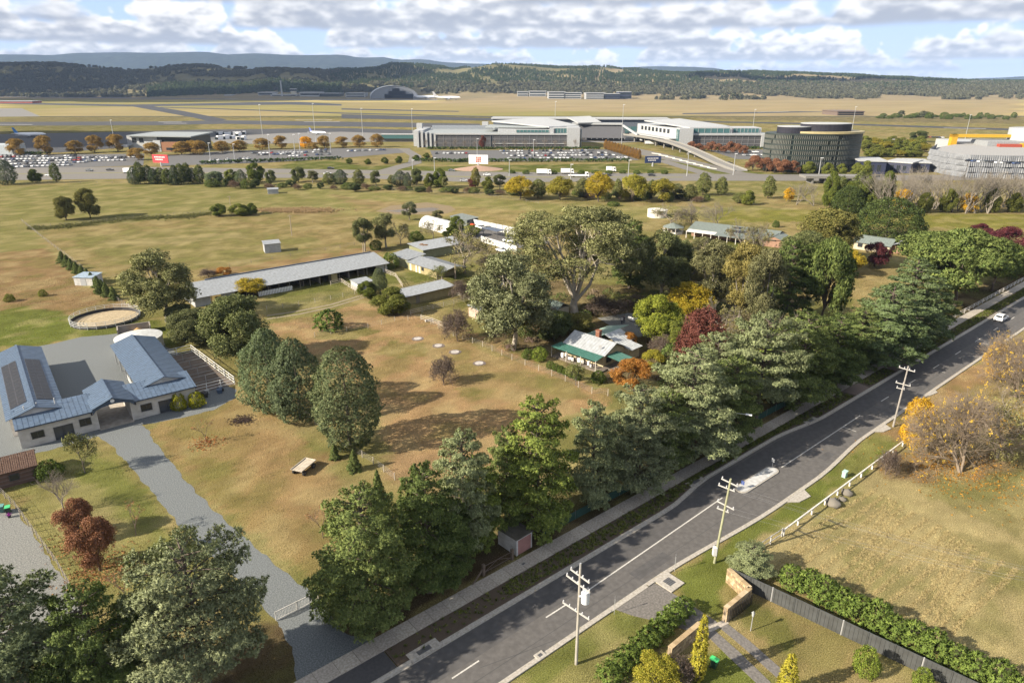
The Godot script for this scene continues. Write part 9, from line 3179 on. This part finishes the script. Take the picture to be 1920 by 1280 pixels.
# tussocks of the lawns and paddocks, each the colour of the sward where it stands
func sward() -> void:
	rng.seed = 23
	var tuft := make_tuft(8, 0.10, 1.0)
	var m := ArrayMesh.new()
	var a := []
	a.resize(Mesh.ARRAY_MAX)
	a[Mesh.ARRAY_VERTEX] = tuft[0]
	a[Mesh.ARRAY_NORMAL] = tuft[1]
	m.add_surface_from_arrays(Mesh.PRIMITIVE_TRIANGLES, a)
	var at_ := []
	var cols := []
	var patch := FastNoiseLite.new()
	patch.frequency = 0.09
	patch.seed = 4
	for i in 330000:
		var t := pow(rng.randf(), 1.5)
		var z := -lerpf(42.0, 190.0, t)
		var x := rnd(-1.0, 1.0) * (-0.72 * z + 17.0)
		if patch.get_noise_2d(x, z) < rnd(-0.6, 0.25) or is_paved(Vector2(x, z)):
			continue
		at_.append(Transform3D(Basis(Vector3.UP, rnd(0, TAU)).scaled(Vector3.ONE * rnd(0.06, 0.14) * (1.0 + t)), Vector3(x, 0.0, z)))
		cols.append(ground_colour(x, z, true) * rnd(0.75, 1.1))
	var mm := MultiMesh.new()
	mm.transform_format = MultiMesh.TRANSFORM_3D
	mm.use_colors = true
	mm.mesh = m
	mm.instance_count = at_.size()
	for i in at_.size():
		mm.set_instance_transform(i, at_[i])
		mm.set_instance_color(i, cols[i])
	var o := MultiMeshInstance3D.new()
	o.name = "grass"
	o.multimesh = mm
	o.material_override = mats["needle_foliage"]
	add_child(o)
	stuff(o, "short dry and green grass tussocks over lawns and paddocks", "grass")

# cumulus out of view to the west, whose shadows lie on the left of the airfield and on the hills
func cloud(shadow: Vector3, size: Vector2, seed_: int) -> void:
	rng.seed = seed_
	var high := 900.0
	var at_ := shadow + Vector3(-0.797, 0.5, 0.338) * (high / 0.5)
	var s := SurfaceTool.new()
	s.begin(Mesh.PRIMITIVE_TRIANGLES)
	for i in 26:
		var m := SphereMesh.new()
		m.radius = 1.0
		m.height = 2.0
		m.radial_segments = 20
		m.rings = 10
		var r := minf(size.x, size.y) * rnd(0.16, 0.34)
		var a := rnd(0, TAU)
		var d := sqrt(rng.randf())
		s.append_from(m, 0, Transform3D(Basis.from_scale(Vector3(r, r * 0.55, r)), at_ + Vector3(cos(a) * d * size.x * 0.5, rnd(0, 0.3) * r, sin(a) * d * size.y * 0.5)))
	var o := meshed("cloud", s.commit(), mat("cloud_vapour", 0.85, 0.86, 0.88, 1.0), self)
	o.set_meta("kind", "structure")

func clouds() -> void:
	cloud(spot(40, 262), Vector2(260, 200), 2)
	cloud(Vector3(-1150, 0, -2500), Vector2(1500, 700), 3)
	cloud(Vector3(-1700, 0, -3700), Vector2(2400, 900), 4)
	cloud(Vector3(1500, 60, -3500), Vector2(1200, 260), 5)

# low growth under the garden trees, too tangled to count
func undergrowth() -> void:
	rng.seed = 88
	var lf := Leafage.new()
	var poly := PackedVector2Array()
	for q in [[905, 640], [985, 560], [1180, 545], [1330, 560], [1500, 590], [1560, 640], [1480, 740], [1350, 790], [1230, 720], [1200, 640], [1110, 600], [1010, 640], [960, 665]]:
		var w := spot(q[0], q[1])
		poly.append(Vector2(w.x, w.z))
	var tones := [Color(0.10, 0.095, 0.045), Color(0.13, 0.10, 0.07), Color(0.07, 0.09, 0.03), Color(0.15, 0.12, 0.08), Color(0.12, 0.13, 0.05), Color(0.10, 0.07, 0.06)]
	var done := 0
	while done < 170:
		var p := Vector2(rnd(-10, 80), rnd(-175, -92))
		if not Geometry2D.is_point_in_polygon(p, poly) or is_paved(p) or (absf(p.x - 17.0) < 12.0 and absf(p.y + 130.0) < 12.0):
			continue
		done += 1
		var r := rnd(0.7, 1.9)
		clump(lf, {tuft = 0.42, dens = 0.8, col = tones[done % 6], col2 = tones[done % 6] * 1.6}, Vector3(p.x, r * 0.45, p.y), Vector3(r, r * 0.7, r), Vector3.UP)
	var o := meshed("undergrowth", lf.mesh(), mats["leaf_foliage"], self)
	stuff(o, "tangled brown and olive garden undergrowth below the gums and cedars", "undergrowth")

func _ready() -> void:
	rng.seed = 7
	environment()
	terrain()
	clouds()
	road_parts()
	yards()
	pavements()
	car_kinds()
	tree_kinds()
	stables()
	sheds()
	cottage()
	far_houses()
	terminal()
	elevated_road()
	round_office()
	farm_things()
	street()
	paddock_fences()
	other_buildings()
	planting()
	airport_greenery()
	woods()
	verge()
	sward()
	undergrowth()
	vehicles()
